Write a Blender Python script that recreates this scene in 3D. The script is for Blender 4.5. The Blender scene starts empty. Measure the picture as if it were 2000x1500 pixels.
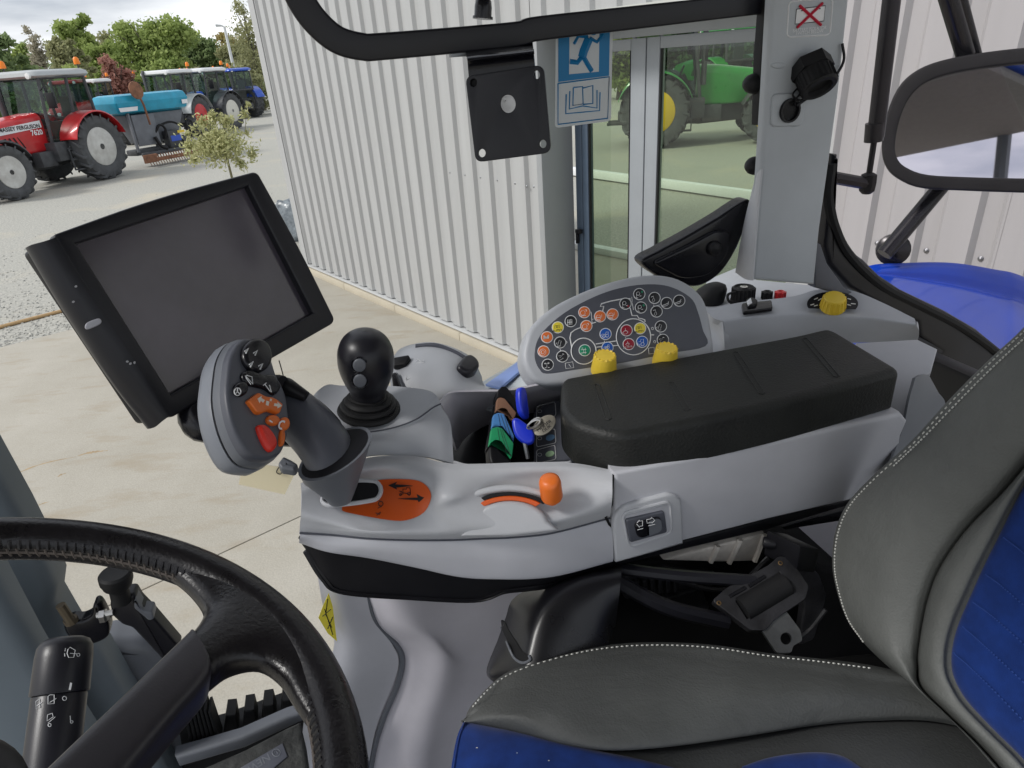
import bpy, bmesh, math, random
import numpy as np
from math import sin, cos, pi, radians, sqrt
from mathutils import Vector, Matrix, Euler
from mathutils.geometry import delaunay_2d_cdt
from mathutils.bvhtree import BVHTree

random.seed(7); rng = np.random.default_rng(7)
SC = bpy.context.scene
COL = SC.collection

# ------------------------------------------------------------------ camera, sky, sun, exposure
F_PX, W_PX, H_PX, CAM_H = 1285.0, 2000.0, 1500.0, 2.5
PITCH = math.atan(637.0 / F_PX); ROLL = math.atan2(192, 2569)
_f = Vector((0, cos(PITCH), -sin(PITCH))); _u0 = Vector((0, sin(PITCH), cos(PITCH))); _r0 = Vector((1, 0, 0))
CR = _r0 * cos(ROLL) - _u0 * sin(ROLL); CU = _r0 * sin(ROLL) + _u0 * cos(ROLL)
CAM = Vector((0, 0, CAM_H))
cd = bpy.data.cameras.new('camera'); cam = bpy.data.objects.new('camera', cd); COL.objects.link(cam)
cd.sensor_width = 36; cd.lens = F_PX / W_PX * 36; cd.clip_start = 0.02; cd.clip_end = 900
m = Matrix((CR, CU, -_f)).transposed().to_4x4(); m.translation = CAM
cam.matrix_world = m
SC.camera = cam

wd = bpy.data.worlds.new('World'); SC.world = wd; wd.use_nodes = True
SUN_EL, SUN_AZ = radians(44), radians(250)        # azimuth measured from +Y clockwise
nt = wd.node_tree; nt.nodes.clear()
def nn(nt, t, **kw):
    n = nt.nodes.new(t)
    for k, v in kw.items(): setattr(n, k, v)
    return n
sky = nn(nt, 'ShaderNodeTexSky', sky_type='NISHITA', sun_disc=False, sun_elevation=SUN_EL, sun_rotation=SUN_AZ, dust_density=3.0)
tc = nn(nt, 'ShaderNodeTexCoord'); mp = nn(nt, 'ShaderNodeMapping'); mp.inputs['Scale'].default_value = (1.6, 1.6, 7.0)
nz = nn(nt, 'ShaderNodeTexNoise'); nz.inputs['Scale'].default_value = 1.7; nz.inputs['Detail'].default_value = 6; nz.inputs['Roughness'].default_value = .55
rp = nn(nt, 'ShaderNodeValToRGB')
rp.color_ramp.elements[0].position = .33; rp.color_ramp.elements[0].color = (2.5, 2.75, 3.2, 1)
rp.color_ramp.elements[1].position = .66; rp.color_ramp.elements[1].color = (6.5, 6.6, 6.75, 1)
mx = nn(nt, 'ShaderNodeMix', data_type='RGBA'); mx.inputs[0].default_value = .88
bg = nn(nt, 'ShaderNodeBackground'); bg.inputs['Strength'].default_value = .12
wo = nn(nt, 'ShaderNodeOutputWorld')
L = nt.links.new
L(tc.outputs['Generated'], mp.inputs[0]); L(mp.outputs[0], nz.inputs['Vector']); L(nz.outputs[0], rp.inputs[0])
L(sky.outputs[0], mx.inputs[6]); L(rp.outputs[0], mx.inputs[7]); L(mx.outputs[2], bg.inputs[0]); L(bg.outputs[0], wo.inputs[0])

sl = bpy.data.lights.new('sun', 'SUN'); sl.energy = 1.5; sl.angle = radians(12); sl.color = (1, .98, .95)
so = bpy.data.objects.new('sun', sl); COL.objects.link(so)
sd = Vector((sin(SUN_AZ) * cos(SUN_EL), cos(SUN_AZ) * cos(SUN_EL), sin(SUN_EL)))
so.rotation_euler = sd.to_track_quat('Z', 'Y').to_euler()

SC.view_settings.view_transform = 'Standard'; SC.view_settings.look = 'None'
SC.view_settings.exposure = 0.66; SC.view_settings.gamma = 1.0; SC.view_settings.use_curve_mapping = False
SC.render.engine = 'CYCLES'
SC.cycles.max_bounces = 8; SC.cycles.transparent_max_bounces = 12; SC.cycles.use_denoising = True
SC.cycles.caustics_reflective = False; SC.cycles.caustics_refractive = False

# ------------------------------------------------------------------ frames and places
# the tractor's own axes: r = towards its rear, s = towards its right side, z = up; the camera stands over r = s = 0
AZ = radians(75)
TR = Vector((sin(AZ), cos(AZ), 0)); TS = Vector((-cos(AZ), sin(AZ), 0)); TZ = Vector((0, 0, 1))
def V(*a): return Vector(a)
def T(r, s, z): return TR * r + TS * s + TZ * z
def TV(r, s, z): return (TR * r + TS * s + TZ * z).normalized()
def ray(x, y): return _f + CR * ((x - 1000) / F_PX) + CU * ((750 - y) / F_PX)
def D(x, y, d): return CAM + ray(x, y) * d
class Plane:
    """a real plane in the place (point, normal facing the viewer)"""
    def __init__(s, p, n):
        s.p = p; s.n = n.normalized()
        if s.n.dot(CAM - p) < 0: s.n = -s.n
    def __call__(s, x, y, lift=0.0):
        d = ray(x, y); q = s.p + s.n * lift
        return CAM + d * ((q - CAM).dot(s.n) / d.dot(s.n))
class OnMesh:
    """the curved surface of a finished G, met along the line of sight"""
    def __init__(s, g, n): s.b = BVHTree.FromPolygons([Vector(v) for v in g.v], g.f); s.n = Vector(n).normalized()
    def __call__(s, x, y, lift=0.0):
        d = ray(x, y).normalized(); p, n, i, t = s.b.ray_cast(CAM, d)
        if p is None: return CAM + d
        return p + (n if n.dot(d) < 0 else -n) * lift
def ZP(z): return Plane(V(0, 0, z), V(0, 0, 1))
def SP(s): return Plane(TS * s, TS)
def RP(r): return Plane(TR * r, TR)
def Z(x, y, z): return ZP(z)(x, y)
def S(x, y, s): return SP(s)(x, y)
def P3(a, b, c): return Plane(a, (b - a).cross(c - a))

# ------------------------------------------------------------------ objects
ORG = {}
def thing(name, label, cat, loc=(0, 0, 0), group=None, rz=None, scale=1.0):
    o = bpy.data.objects.new(name, None); COL.objects.link(o); o.empty_display_size = .1
    o.location = loc; o['label'] = label; o['category'] = cat
    if group: o['group'] = group
    if rz is None: ORG[o.name] = Vector(loc)
    else:
        ORG[o.name] = Vector((0, 0, 0)); o.rotation_euler = (0, 0, rz); o.scale = (scale,) * 3
    return o
def tag(o, label=None, cat=None, group=None, kind=None):
    if label: o['label'] = label
    if cat: o['category'] = cat
    if group: o['group'] = group
    if kind: o['kind'] = kind
    return o
def copy_tree(o, parent=None):
    c = o.copy(); COL.objects.link(c)
    if parent: c.parent = parent
    for ch in [x for x in bpy.data.objects if x.parent == o]: copy_tree(ch, c)
    return c

def cr(pts, n, closed=False):
    """Catmull-Rom through points, n samples"""
    A = np.array([tuple(p) for p in pts], float); m = len(A)
    if m == 2 and not closed:
        t = np.linspace(0, 1, n)[:, None]; return A[0] * (1 - t) + A[1] * t
    if closed: seg = m; tt = np.linspace(0, m, n, endpoint=False)
    else: seg = m - 1; tt = np.linspace(0, m - 1, n)
    i = np.minimum(tt.astype(int), seg - 1); t = (tt - i)[:, None]
    if closed: g = lambda k: A[k % m]
    else:
        E = np.vstack([2 * A[0] - A[1], A, 2 * A[-1] - A[-2]]); g = lambda k: E[k + 1]
    p0, p1, p2, p3 = g(i - 1), g(i), g(i + 1), g(i + 2)
    return .5 * (2 * p1 + (p2 - p0) * t + (2 * p0 - 5 * p1 + 4 * p2 - p3) * t ** 2 + (3 * p1 - p0 - 3 * p2 + p3) * t ** 3)
def rp_(pts, r, k=5):
    """2-D polygon with rounded corners; r number or list"""
    out = []; n = len(pts)
    for i, p in enumerate(pts):
        p = np.array(p, float); a = np.array(pts[i - 1], float); b = np.array(pts[(i + 1) % n], float)
        rr = r[i] if isinstance(r, (list, tuple)) else r
        la, lb = np.linalg.norm(a - p), np.linalg.norm(b - p)
        q = min(rr, la * .49, lb * .49)
        if q < 1e-6: out.append(tuple(p)); continue
        s0 = p + (a - p) / la * q; s1 = p + (b - p) / lb * q
        for t in np.linspace(0, 1, k + 1): out.append(tuple(s0 * (1 - t) ** 2 + 2 * p * t * (1 - t) + s1 * t * t))
    return out
def ell(cx, cy, rx, ry=None, rot=0, n=24, a0=0, a1=360):
    ry = rx if ry is None else ry; c, s = cos(radians(rot)), sin(radians(rot)); full = abs(a1 - a0) >= 360
    out = []
    for i in range(n):
        t = radians(a0 + (a1 - a0) * i / (n if full else n - 1)); x, y = rx * cos(t), ry * sin(t)
        out.append((cx + c * x - s * y, cy + s * x + c * y))
    return out

class G:
    """collects geometry of ONE object"""
    def __init__(s): s.v = []; s.f = []; s.mi = []; s.cur = 0
    def add(s, vs, fs):
        b = len(s.v); s.v += [tuple(p) for p in vs]; s.f += [tuple(i + b for i in f) for f in fs]; s.mi += [s.cur] * len(fs); return s
    def slab(s, pl, px, lo, hi, rnd=0.0, world=False, seg=3, back=True, flatnorm=None):
        """outline (picture points seen on plane pl, or world points) given thickness lo..hi along the plane normal, rounded front edge"""
        P = [Vector(p) for p in px] if world else [pl(x, y) for x, y in px]
        n = pl.n if flatnorm is None else flatnorm
        ar = Vector((0, 0, 0))
        for i in range(len(P)): ar += (P[i] - P[0]).cross(P[(i + 1) % len(P)] - P[0])
        if ar.dot(n) < 0: P.reverse()
        N = len(P); off = []
        for i in range(N):
            a = P[i] - P[i - 1]; b = P[(i + 1) % N] - P[i]
            if a.length < 1e-9: a = b
            if b.length < 1e-9: b = a
            ia = n.cross(a).normalized(); ib = n.cross(b).normalized(); q = ia + ib
            if q.length < 1e-6: q = ia
            q.normalize(); off.append(q / max(.5, q.dot(ia)))
        prof = [(0, lo), (0, hi - rnd)] if rnd else [(0, lo), (0, hi)]
        if rnd:
            for k in range(1, seg + 1):
                t = pi / 2 * k / seg; prof.append((rnd * (1 - cos(t)), hi - rnd + rnd * sin(t)))
        vs = []; fs = []
        for ins, h in prof: vs += [P[i] + off[i] * ins + n * h for i in range(N)]
        for k in range(len(prof) - 1):
            for i in range(N):
                j = (i + 1) % N; fs.append((k * N + i, k * N + j, (k + 1) * N + j, (k + 1) * N + i))
        top = len(prof) - 1
        fs.append(tuple(top * N + i for i in range(N)))
        if back: fs.append(tuple(reversed(range(N))))
        return s.add(vs, fs)
    def decal(s, pl, px, step, lift):
        """thin sheet laid on a curved surface"""
        xs = [p[0] for p in px]; ys = [p[1] for p in px]; n = len(px); pts = [Vector((p[0], p[1])) for p in px]
        def ins(x, y):
            c = False
            for i in range(n):
                (x0, y0), (x1, y1) = px[i - 1], px[i]
                if (y0 > y) != (y1 > y) and x < (x1 - x0) * (y - y0) / (y1 - y0) + x0: c = not c
            return c
        for x in np.arange(min(xs), max(xs), step):
            for y in np.arange(min(ys), max(ys), step):
                if ins(x, y) and min((x - a) ** 2 + (y - b) ** 2 for a, b in px) > (step * .4) ** 2: pts.append(Vector((x, y)))
        v, e, f, *_ = delaunay_2d_cdt(pts, [], [list(range(n))], 1, 1e-4)
        V3 = [pl(p.x, p.y, lift) for p in v]; F = []
        for t in f:
            a, b, c = (V3[i] for i in t[:3]); F.append(tuple(t) if (b - a).cross(c - a).dot(CAM - a) > 0 else tuple(reversed(t)))
        return s.add(V3, F)
    def tube(s, pts, rad, n=8, sm=0, cap=True, closed=False):
        P = [Vector(p) for p in (cr(pts, sm, closed) if sm else pts)]; N = len(P)
        R = list(np.interp(np.linspace(0, 1, N), np.linspace(0, 1, len(rad)), rad)) if isinstance(rad, (list, tuple)) else [rad] * N
        vs = []; fs = []; ref = None
        for i, p in enumerate(P):
            a = P[(i + 1) % N] if (closed or i < N - 1) else p; b = P[i - 1] if (closed or i > 0) else p
            t = (a - b)
            if t.length < 1e-9: t = Vector((0, 0, 1))
            t.normalize()
            if ref is None:
                ref = Vector((0, 0, 1)) if abs(t.z) < .9 else Vector((1, 0, 0))
            x = (ref - t * ref.dot(t)).normalized(); y = t.cross(x); ref = x
            vs += [p + (x * cos(2 * pi * k / n) + y * sin(2 * pi * k / n)) * R[i] for k in range(n)]
        for i in range(N if closed else N - 1):
            j = (i + 1) % N
            for k in range(n):
                l = (k + 1) % n; fs.append((i * n + k, i * n + l, j * n + l, j * n + k))
        if cap and not closed: fs += [tuple(reversed(range(n))), tuple((N - 1) * n + k for k in range(n))]
        return s.add(vs, fs)
    def sweep(s, pts, prof, up, sm=0, closed=False, scale=None):
        """profile (a,b) pairs: a along side = t x up, b along up"""
        P = [Vector(p) for p in (cr(pts, sm, closed) if sm else pts)]; N = len(P); n = len(prof); up = Vector(up)
        vs = []; fs = []
        for i, p in enumerate(P):
            a = P[(i + 1) % N] if (closed or i < N - 1) else p; b = P[i - 1] if (closed or i > 0) else p
            t = (a - b).normalized(); x = t.cross(up).normalized(); y = x.cross(t); k = scale[i] if scale is not None else 1
            vs += [p + x * q[0] * k + y * q[1] * k for q in prof]
        for i in range(N if closed else N - 1):
            j = (i + 1) % N
            for k in range(n):
                l = (k + 1) % n; fs.append((i * n + k, i * n + l, j * n + l, j * n + k))
        if not closed: fs += [tuple(reversed(range(n))), tuple((N - 1) * n + k for k in range(n))]
        return s.add(vs, fs)
    def lathe(s, p0, axis, prof, n=24, xdir=None, sx=1.0, sy=1.0):
        p0 = Vector(p0); a = Vector(axis).normalized()
        x = Vector(xdir) if xdir is not None else (Vector((0, 0, 1)) if abs(a.z) < .9 else Vector((1, 0, 0)))
        x = (x - a * x.dot(a)).normalized(); y = a.cross(x); vs = []; fs = []
        for r, h in prof: vs += [p0 + a * h + (x * cos(2 * pi * k / n) * sx + y * sin(2 * pi * k / n) * sy) * r for k in range(n)]
        for i in range(len(prof) - 1):
            for k in range(n):
                l = (k + 1) % n; fs.append((i * n + k, i * n + l, (i + 1) * n + l, (i + 1) * n + k))
        if prof[0][0] > 1e-5: fs.append(tuple(reversed(range(n))))
        if prof[-1][0] > 1e-5: fs.append(tuple((len(prof) - 1) * n + k for k in range(n)))
        return s.add(vs, fs)
    def patch(s, rows, nu=24, nv=24, thick=0.0, face=CAM, lin=False):
        A = np.array([cr(r, nu) for r in rows])                       # rows x nu x 3
        B = np.array([cr(A[:, j], nv) if not lin else np.array([[np.interp(t, np.arange(len(rows)), A[:, j, c]) for c in range(3)] for t in np.linspace(0, len(rows) - 1, nv)]) for j in range(nu)]).transpose(1, 0, 2)
        du = np.gradient(B, axis=1); dv = np.gradient(B, axis=0); Nn = np.cross(du, dv)
        Nn /= np.linalg.norm(Nn, axis=2, keepdims=True) + 1e-12
        c = B.reshape(-1, 3).mean(0)
        flip = ((np.array(face) - c) * Nn.reshape(-1, 3).mean(0)).sum() < 0
        if flip: Nn = -Nn
        vs = [tuple(p) for p in B.reshape(-1, 3)]; fs = []; id_ = lambda i, j: i * nu + j
        for i in range(nv - 1):
            for j in range(nu - 1):
                q = (id_(i, j), id_(i, j + 1), id_(i + 1, j + 1), id_(i + 1, j)); fs.append(q[::-1] if flip else q)
        if thick:
            o = len(vs); vs += [tuple(p) for p in (B - Nn * thick).reshape(-1, 3)]
            fs += [tuple(o + k for k in reversed(q)) for q in list(fs)]
            ed = [id_(0, j) for j in range(nu)] + [id_(i, nu - 1) for i in range(1, nv)] + [id_(nv - 1, j) for j in range(nu - 2, -1, -1)] + [id_(i, 0) for i in range(nv - 2, 0, -1)]
            for a, b in zip(ed, ed[1:] + ed[:1]): fs.append((b, a, o + a, o + b) if not flip else (a, b, o + b, o + a))
        return s.add(vs, fs)
    def box(s, c, size, X=(1, 0, 0), Y=(0, 1, 0), Zd=(0, 0, 1)):
        c = Vector(c); X, Y, Zd = Vector(X) * size[0] / 2, Vector(Y) * size[1] / 2, Vector(Zd) * size[2] / 2
        vs = [c + X * a + Y * b + Zd * d for d in (-1, 1) for a, b in ((-1, -1), (1, -1), (1, 1), (-1, 1))]
        fs = [(3, 2, 1, 0), (4, 5, 6, 7), (0, 1, 5, 4), (1, 2, 6, 5), (2, 3, 7, 6), (3, 0, 4, 7)]
        if X.cross(Y).dot(Zd) < 0: fs = [f[::-1] for f in fs]
        return s.add(vs, fs)
    def loft(s, rings, cap=True, closed=True):
        n = len(rings[0]); vs = [p for r in rings for p in r]; fs = []
        for i in range(len(rings) - 1):
            for k in range(n if closed else n - 1):
                l = (k + 1) % n; fs.append((i * n + k, i * n + l, (i + 1) * n + l, (i + 1) * n + k))
        if cap: fs += [tuple(reversed(range(n))), tuple((len(rings) - 1) * n + k for k in range(n))]
        return s.add(vs, fs)
    def lines(s, pl, polys, w, lift=.0004, n=4):
        """drawn strokes: picture points on plane pl, w = stroke width in picture px"""
        for poly in polys:
            P = [pl(x, y, lift) for x, y in poly]; d = (P[0] - CAM).dot(_f); s.tube(P, w * .5 * d / F_PX, n)
        return s
    def build(s, name, mat, parent=None, smooth=35, bevel=0.0, bseg=2, fix=False):
        me = bpy.data.meshes.new(name)
        org = Vector((0, 0, 0))
        if parent is not None: org = ORG.get(parent.name, org)
        me.from_pydata([tuple(Vector(p) - org) for p in s.v], [], s.f)
        for mm in (mat if isinstance(mat, (list, tuple)) else [mat]): me.materials.append(mm)
        if isinstance(mat, (list, tuple)): me.polygons.foreach_set('material_index', s.mi)
        if bevel or fix:
            bm = bmesh.new(); bm.from_mesh(me); bmesh.ops.remove_doubles(bm, verts=bm.verts, dist=1e-6)
            if fix: bmesh.ops.recalc_face_normals(bm, faces=bm.faces)
            if bevel:
                es = [e for e in bm.edges if len(e.link_faces) == 2 and e.calc_face_angle(0) > radians(30)]
                bmesh.ops.bevel(bm, geom=es, offset=bevel, segments=bseg, profile=.5, affect='EDGES', clamp_overlap=True)
            bm.to_mesh(me); bm.free()
        if smooth:
            me.polygons.foreach_set('use_smooth', [True] * len(me.polygons)); me.set_sharp_from_angle(angle=radians(smooth))
        me.update()
        o = bpy.data.objects.new(name, me); COL.objects.link(o)
        if parent is not None: o.parent = parent; ORG[o.name] = org
        else: ORG[o.name] = org
        return o

def share(o, name, mat=None, parent=None, mw=None):
    c = bpy.data.objects.new(name, o.data); COL.objects.link(c)
    if parent is not None: c.parent = parent
    if mw is not None: c.matrix_local = mw
    return c

_txt = {}
def text(body, pos, X, Y, h, mat, parent, name='lettering', ext=.0004, align='CENTER', bold=0.0):
    cu = bpy.data.curves.new('t', 'FONT'); cu.body = body; cu.size = 1; cu.extrude = 0; cu.align_x = align; cu.align_y = 'CENTER'; cu.resolution_u = 3; cu.offset = bold
    ob = bpy.data.objects.new('t', cu); COL.objects.link(ob)
    dg = bpy.context.evaluated_depsgraph_get(); me = bpy.data.meshes.new_from_object(ob.evaluated_get(dg))
    X = Vector(X).normalized(); Y = Vector(Y); Y = (Y - X * Y.dot(X)).normalized(); N = X.cross(Y)
    g = G(); k = h / .7
    g.add([Vector(pos) + X * v.co.x * k + Y * v.co.y * k + N * ext for v in me.vertices], [tuple(p.vertices) for p in me.polygons])
    bpy.data.objects.remove(ob); bpy.data.curves.remove(cu); bpy.data.meshes.remove(me)
    return g.build(name, mat, parent, smooth=0)

def plate(name, pl, outline, holes, thick, mat, parent, bevel=0.0):
    """flat plate with real holes"""
    o0 = pl(*outline[0]); X = (pl(*outline[1]) - o0).normalized(); X = (X - pl.n * X.dot(pl.n)).normalized(); Y = pl.n.cross(X)
    cu = bpy.data.curves.new('c', 'CURVE'); cu.dimensions = '2D'; cu.fill_mode = 'BOTH'; cu.extrude = thick / 2; cu.bevel_depth = bevel
    for loop in [outline] + holes:
        sp = cu.splines.new('POLY'); sp.points.add(len(loop) - 1); sp.use_cyclic_u = True
        for q, p in zip(sp.points, loop):
            w = pl(*p) - o0; q.co = (w.dot(X), w.dot(Y), 0, 1)
    ob = bpy.data.objects.new('c', cu); COL.objects.link(ob)
    dg = bpy.context.evaluated_depsgraph_get(); me = bpy.data.meshes.new_from_object(ob.evaluated_get(dg))
    g = G(); g.add([o0 + X * v.co.x + Y * v.co.y + pl.n * v.co.z for v in me.vertices], [tuple(p.vertices) for p in me.polygons])
    bpy.data.objects.remove(ob); bpy.data.curves.remove(cu); bpy.data.meshes.remove(me)
    return g.build(name, mat, parent, smooth=30, fix=True)

# ------------------------------------------------------------------ materials
def mat(name, col, rough=.5, metal=0.0, var=.06, vs=8.0, bump=0.0, bs=300.0, coat=0.0, spec=.5, rvar=.08, col2=None, cs=None, fac=None, sheen=0.0, crease=None):
    m = bpy.data.materials.new(name); m.use_nodes = True; t = m.node_tree; b = t.nodes['Principled BSDF']; L = t.links.new
    b.inputs['Roughness'].default_value = rough; b.inputs['Metallic'].default_value = metal
    b.inputs['Coat Weight'].default_value = coat; b.inputs['Coat Roughness'].default_value = .08; b.inputs['Specular IOR Level'].default_value = spec
    if sheen: b.inputs['Sheen Weight'].default_value = sheen
    tc = nn(t, 'ShaderNodeTexCoord'); no = nn(t, 'ShaderNodeTexNoise'); no.inputs['Scale'].default_value = vs; no.inputs['Detail'].default_value = 5; no.inputs['Roughness'].default_value = .6
    L(tc.outputs['Object'], no.inputs['Vector'])
    mi = nn(t, 'ShaderNodeMix', data_type='RGBA')
    c = Vector(col)
    a = c * (1 - var) if col2 is None else c; e = c * (1 + var) if col2 is None else Vector(col2)
    mi.inputs[6].default_value = (*a, 1); mi.inputs[7].default_value = (*e, 1)
    mr = nn(t, 'ShaderNodeMapRange'); mr.inputs[1].default_value = .3 if fac is None else fac[0]; mr.inputs[2].default_value = .7 if fac is None else fac[1]
    L(no.outputs[0], mr.inputs[0]); L(mr.outputs[0], mi.inputs[0]); L(mi.outputs[2], b.inputs['Base Color'])
    if rvar:
        m2 = nn(t, 'ShaderNodeMapRange'); m2.inputs[3].default_value = max(0.02, rough - rvar); m2.inputs[4].default_value = min(1, rough + rvar)
        L(no.outputs[0], m2.inputs[0]); L(m2.outputs[0], b.inputs['Roughness'])
    if bump:
        n2 = nn(t, 'ShaderNodeTexNoise'); n2.inputs['Scale'].default_value = bs; n2.inputs['Detail'].default_value = 3
        bu = nn(t, 'ShaderNodeBump'); bu.inputs['Strength'].default_value = bump; bu.inputs['Distance'].default_value = .3 / bs
        if crease:      # soft folds under the grain
            n3 = nn(t, 'ShaderNodeTexNoise'); n3.inputs['Scale'].default_value = crease[0]; n3.inputs['Detail'].default_value = 4; n3.inputs['Distortion'].default_value = 1.5
            mpp = nn(t, 'ShaderNodeMapping'); mpp.inputs['Scale'].default_value = (1, 2.6, 1); b3 = nn(t, 'ShaderNodeBump'); b3.inputs['Strength'].default_value = crease[1]; b3.inputs['Distance'].default_value = .25 / crease[0]
            L(tc.outputs['Object'], mpp.inputs[0]); L(mpp.outputs[0], n3.inputs['Vector']); L(n3.outputs[0], b3.inputs['Height']); L(b3.outputs[0], bu.inputs['Normal'])
        L(tc.outputs['Object'], n2.inputs['Vector']); L(n2.outputs[0], bu.inputs['Height']); L(bu.outputs[0], b.inputs['Normal'])
    return m
def flat(name, col, rough=.5, spec=.4): return mat(name, col, rough, var=.02, rvar=0, spec=spec)
def glass(name, tint=(1, 1, 1), refl=.9, rough=.0):
    m = bpy.data.materials.new(name); m.use_nodes = True; t = m.node_tree; t.nodes.clear(); L = t.links.new
    tr = nn(t, 'ShaderNodeBsdfTransparent'); tr.inputs[0].default_value = (*tint, 1)
    gl = nn(t, 'ShaderNodeBsdfGlossy'); gl.inputs['Roughness'].default_value = rough
    fr = nn(t, 'ShaderNodeFresnel'); fr.inputs[0].default_value = 1.45
    mu = nn(t, 'ShaderNodeMath', operation='MULTIPLY'); mu.inputs[1].default_value = refl
    mx = nn(t, 'ShaderNodeMixShader'); o = nn(t, 'ShaderNodeOutputMaterial')
    ge = nn(t, 'ShaderNodeNewGeometry'); iv = nn(t, 'ShaderNodeMath', operation='SUBTRACT'); iv.inputs[0].default_value = 1.0; m3 = nn(t, 'ShaderNodeMath', operation='MULTIPLY')
    L(ge.outputs['Backfacing'], iv.inputs[1]); L(fr.outputs[0], mu.inputs[0]); L(mu.outputs[0], m3.inputs[0]); L(iv.outputs[0], m3.inputs[1]); L(m3.outputs[0], mx.inputs[0]); L(tr.outputs[0], mx.inputs[1]); L(gl.outputs[0], mx.inputs[2]); L(mx.outputs[0], o.inputs[0])
    return m

M = {}
M['light'] = mat('light_grey_plastic', (.48, .485, .52), .45, var=.07, vs=7, bump=.3, bs=700, rvar=.14)
M['lighter'] = mat('pale_grey_plastic', (.49, .50, .525), .43, var=.07, vs=7, bump=.3, bs=700, rvar=.14)
M['mid'] = mat('mid_grey_plastic', (.42, .435, .465), .48, var=.08, vs=7, bump=.3, bs=700, rvar=.14)
M['lilac'] = mat('lilac_grey_trim', (.50, .485, .525), .48, var=.09, vs=5, bump=.15, bs=700)
M['pillar'] = mat('blue_grey_pillar_plastic', (.43, .455, .48), .6, var=.07, vs=7, bump=.25, bs=900)
M['slate'] = mat('slate_grey_plastic', (.085, .09, .11), .42, var=.06, vs=20, bump=.08, bs=900)
M['slatel'] = mat('mid_slate_plastic', (.135, .145, .165), .45, var=.05, vs=14, bump=.08, bs=900)
M['post'] = mat('blue_slate_cab_post', (.15, .18, .205), .5, var=.08, vs=8, bump=.1, bs=700)
M['black'] = mat('black_plastic', (.007, .007, .009), .45, spec=.3, var=.2, vs=20, bump=.1, bs=900)
M['blackg'] = mat('gloss_black_plastic', (.007, .007, .010), .25, spec=.4, var=.2, vs=14, bump=.05, bs=700)
M['satin'] = mat('satin_black_plastic', (.010, .010, .014), .36, spec=.4, var=.2, vs=9, bump=.18, bs=800, rvar=.05)
M['spoke'] = mat('satin_grey_spoke', (.024, .022, .027), .34, var=.2, vs=9, bump=.18, bs=800)
M['rubber'] = mat('black_rubber', (.011, .011, .012), .6, spec=.3, var=.25, vs=14, bump=.2, bs=400)
M['pad'] = mat('black_foam_pad', (.013, .014, .013), .55, var=.35, vs=12, bump=.9, bs=310, spec=.4, rvar=.12)
M['padtop'] = M['pad']
M['leather'] = mat('worn_black_leather', (.007, .006, .0075), .29, var=.4, vs=30, bump=.35, spec=.45, bs=380, rvar=.12)
M['vinyl'] = mat('grey_vinyl', (.125, .13, .122), .6, var=.16, vs=7, bump=.8, bs=420, crease=(16, .10), rvar=.08)
M['vinyl_shade'] = mat('shaded_grey_vinyl', (.072, .075, .072), .58, var=.22, vs=8, bump=.8, bs=420, rvar=.1, crease=(16, .12))  # same vinyl as the backrest, base darkened for the weaker light on the cushion
M['vinyld'] = mat('dark_grey_vinyl', (.048, .050, .050), .65, var=.15, vs=9, bump=.7, bs=330)
M['blue_cloth'] = mat('blue_velour', (.008, .033, .175), .9, var=.22, vs=45, bump=.5, bs=900, sheen=.15, spec=.15)
M['thread'] = flat('pale_thread', (.62, .62, .58), .8)
M['threadd'] = flat('dark_thread', (.10, .085, .075), .8)
M['orange'] = mat('orange_plastic', (.74, .16, .02), .42, var=.06)
M['sticker_orange'] = mat('orange_sticker', (.66, .10, .012), .45, var=.03)
M['red_btn'] = mat('red_button', (.75, .035, .02), .4, var=.05)
M['yellow'] = mat('yellow_plastic', (.80, .57, .05), .42, var=.05)
M['white'] = flat('white_print', (.78, .79, .80))
M['ink'] = flat('black_print', (.015, .015, .017))
M['blue_key'] = mat('blue_key_plastic', (.01, .03, .50), .35, var=.08)
M['metal'] = mat('bright_steel', (.55, .54, .52), .3, 1.0, var=.1, vs=60)
M['steel'] = mat('dull_steel', (.30, .31, .32), .42, 1.0, var=.2, vs=30)
M['cast'] = mat('cast_aluminium', (.50, .47, .43), .55, .6, var=.15, vs=40, bump=.5, bs=250)
M['paper'] = mat('cream_card', (.90, .80, .55), .8, var=.03)
M['green_c'] = mat('green_cap', (.02, .33, .13), .45, var=.05)
M['blue_c'] = mat('light_blue_cap', (.09, .28, .62), .45, var=.05)
M['brown_c'] = mat('brown_cap', (.27, .14, .085), .5, var=.08)
M['screen'] = mat('matt_dark_screen', (.066, .056, .073), .17, var=.35, vs=5, rvar=.09, spec=1.0)
M['bluepaint'] = mat('glossy_blue_paint', (.006, .06, .52), .3, var=.08, vs=5, coat=.45, spec=.25); M['bluepaint'].node_tree.nodes['Principled BSDF'].inputs['Coat IOR'].default_value = 1.55; M['bluepaint'].node_tree.nodes['Principled BSDF'].inputs['Coat Roughness'].default_value = .04
M['mirror'] = mat('mirror_glass', (.86, .88, .90), .02, 1.0, var=.02, rvar=0)
M['glass'] = glass('clear_cab_glass', (.99, .992, .99), .16)
M['glassp'] = glass('faintly_rosy_glass', (.98, .955, .963), .16)
M['glassd'] = glass('green_tinted_door_glass', (.74, .81, .69), 2.2)
M['glasst'] = glass('tinted_tractor_glass', (.55, .68, .66), 1.6)
M['headliner'] = mat('grey_headliner', (.20, .20, .195), .9, var=.10, vs=40, bump=.1, bs=300)
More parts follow.
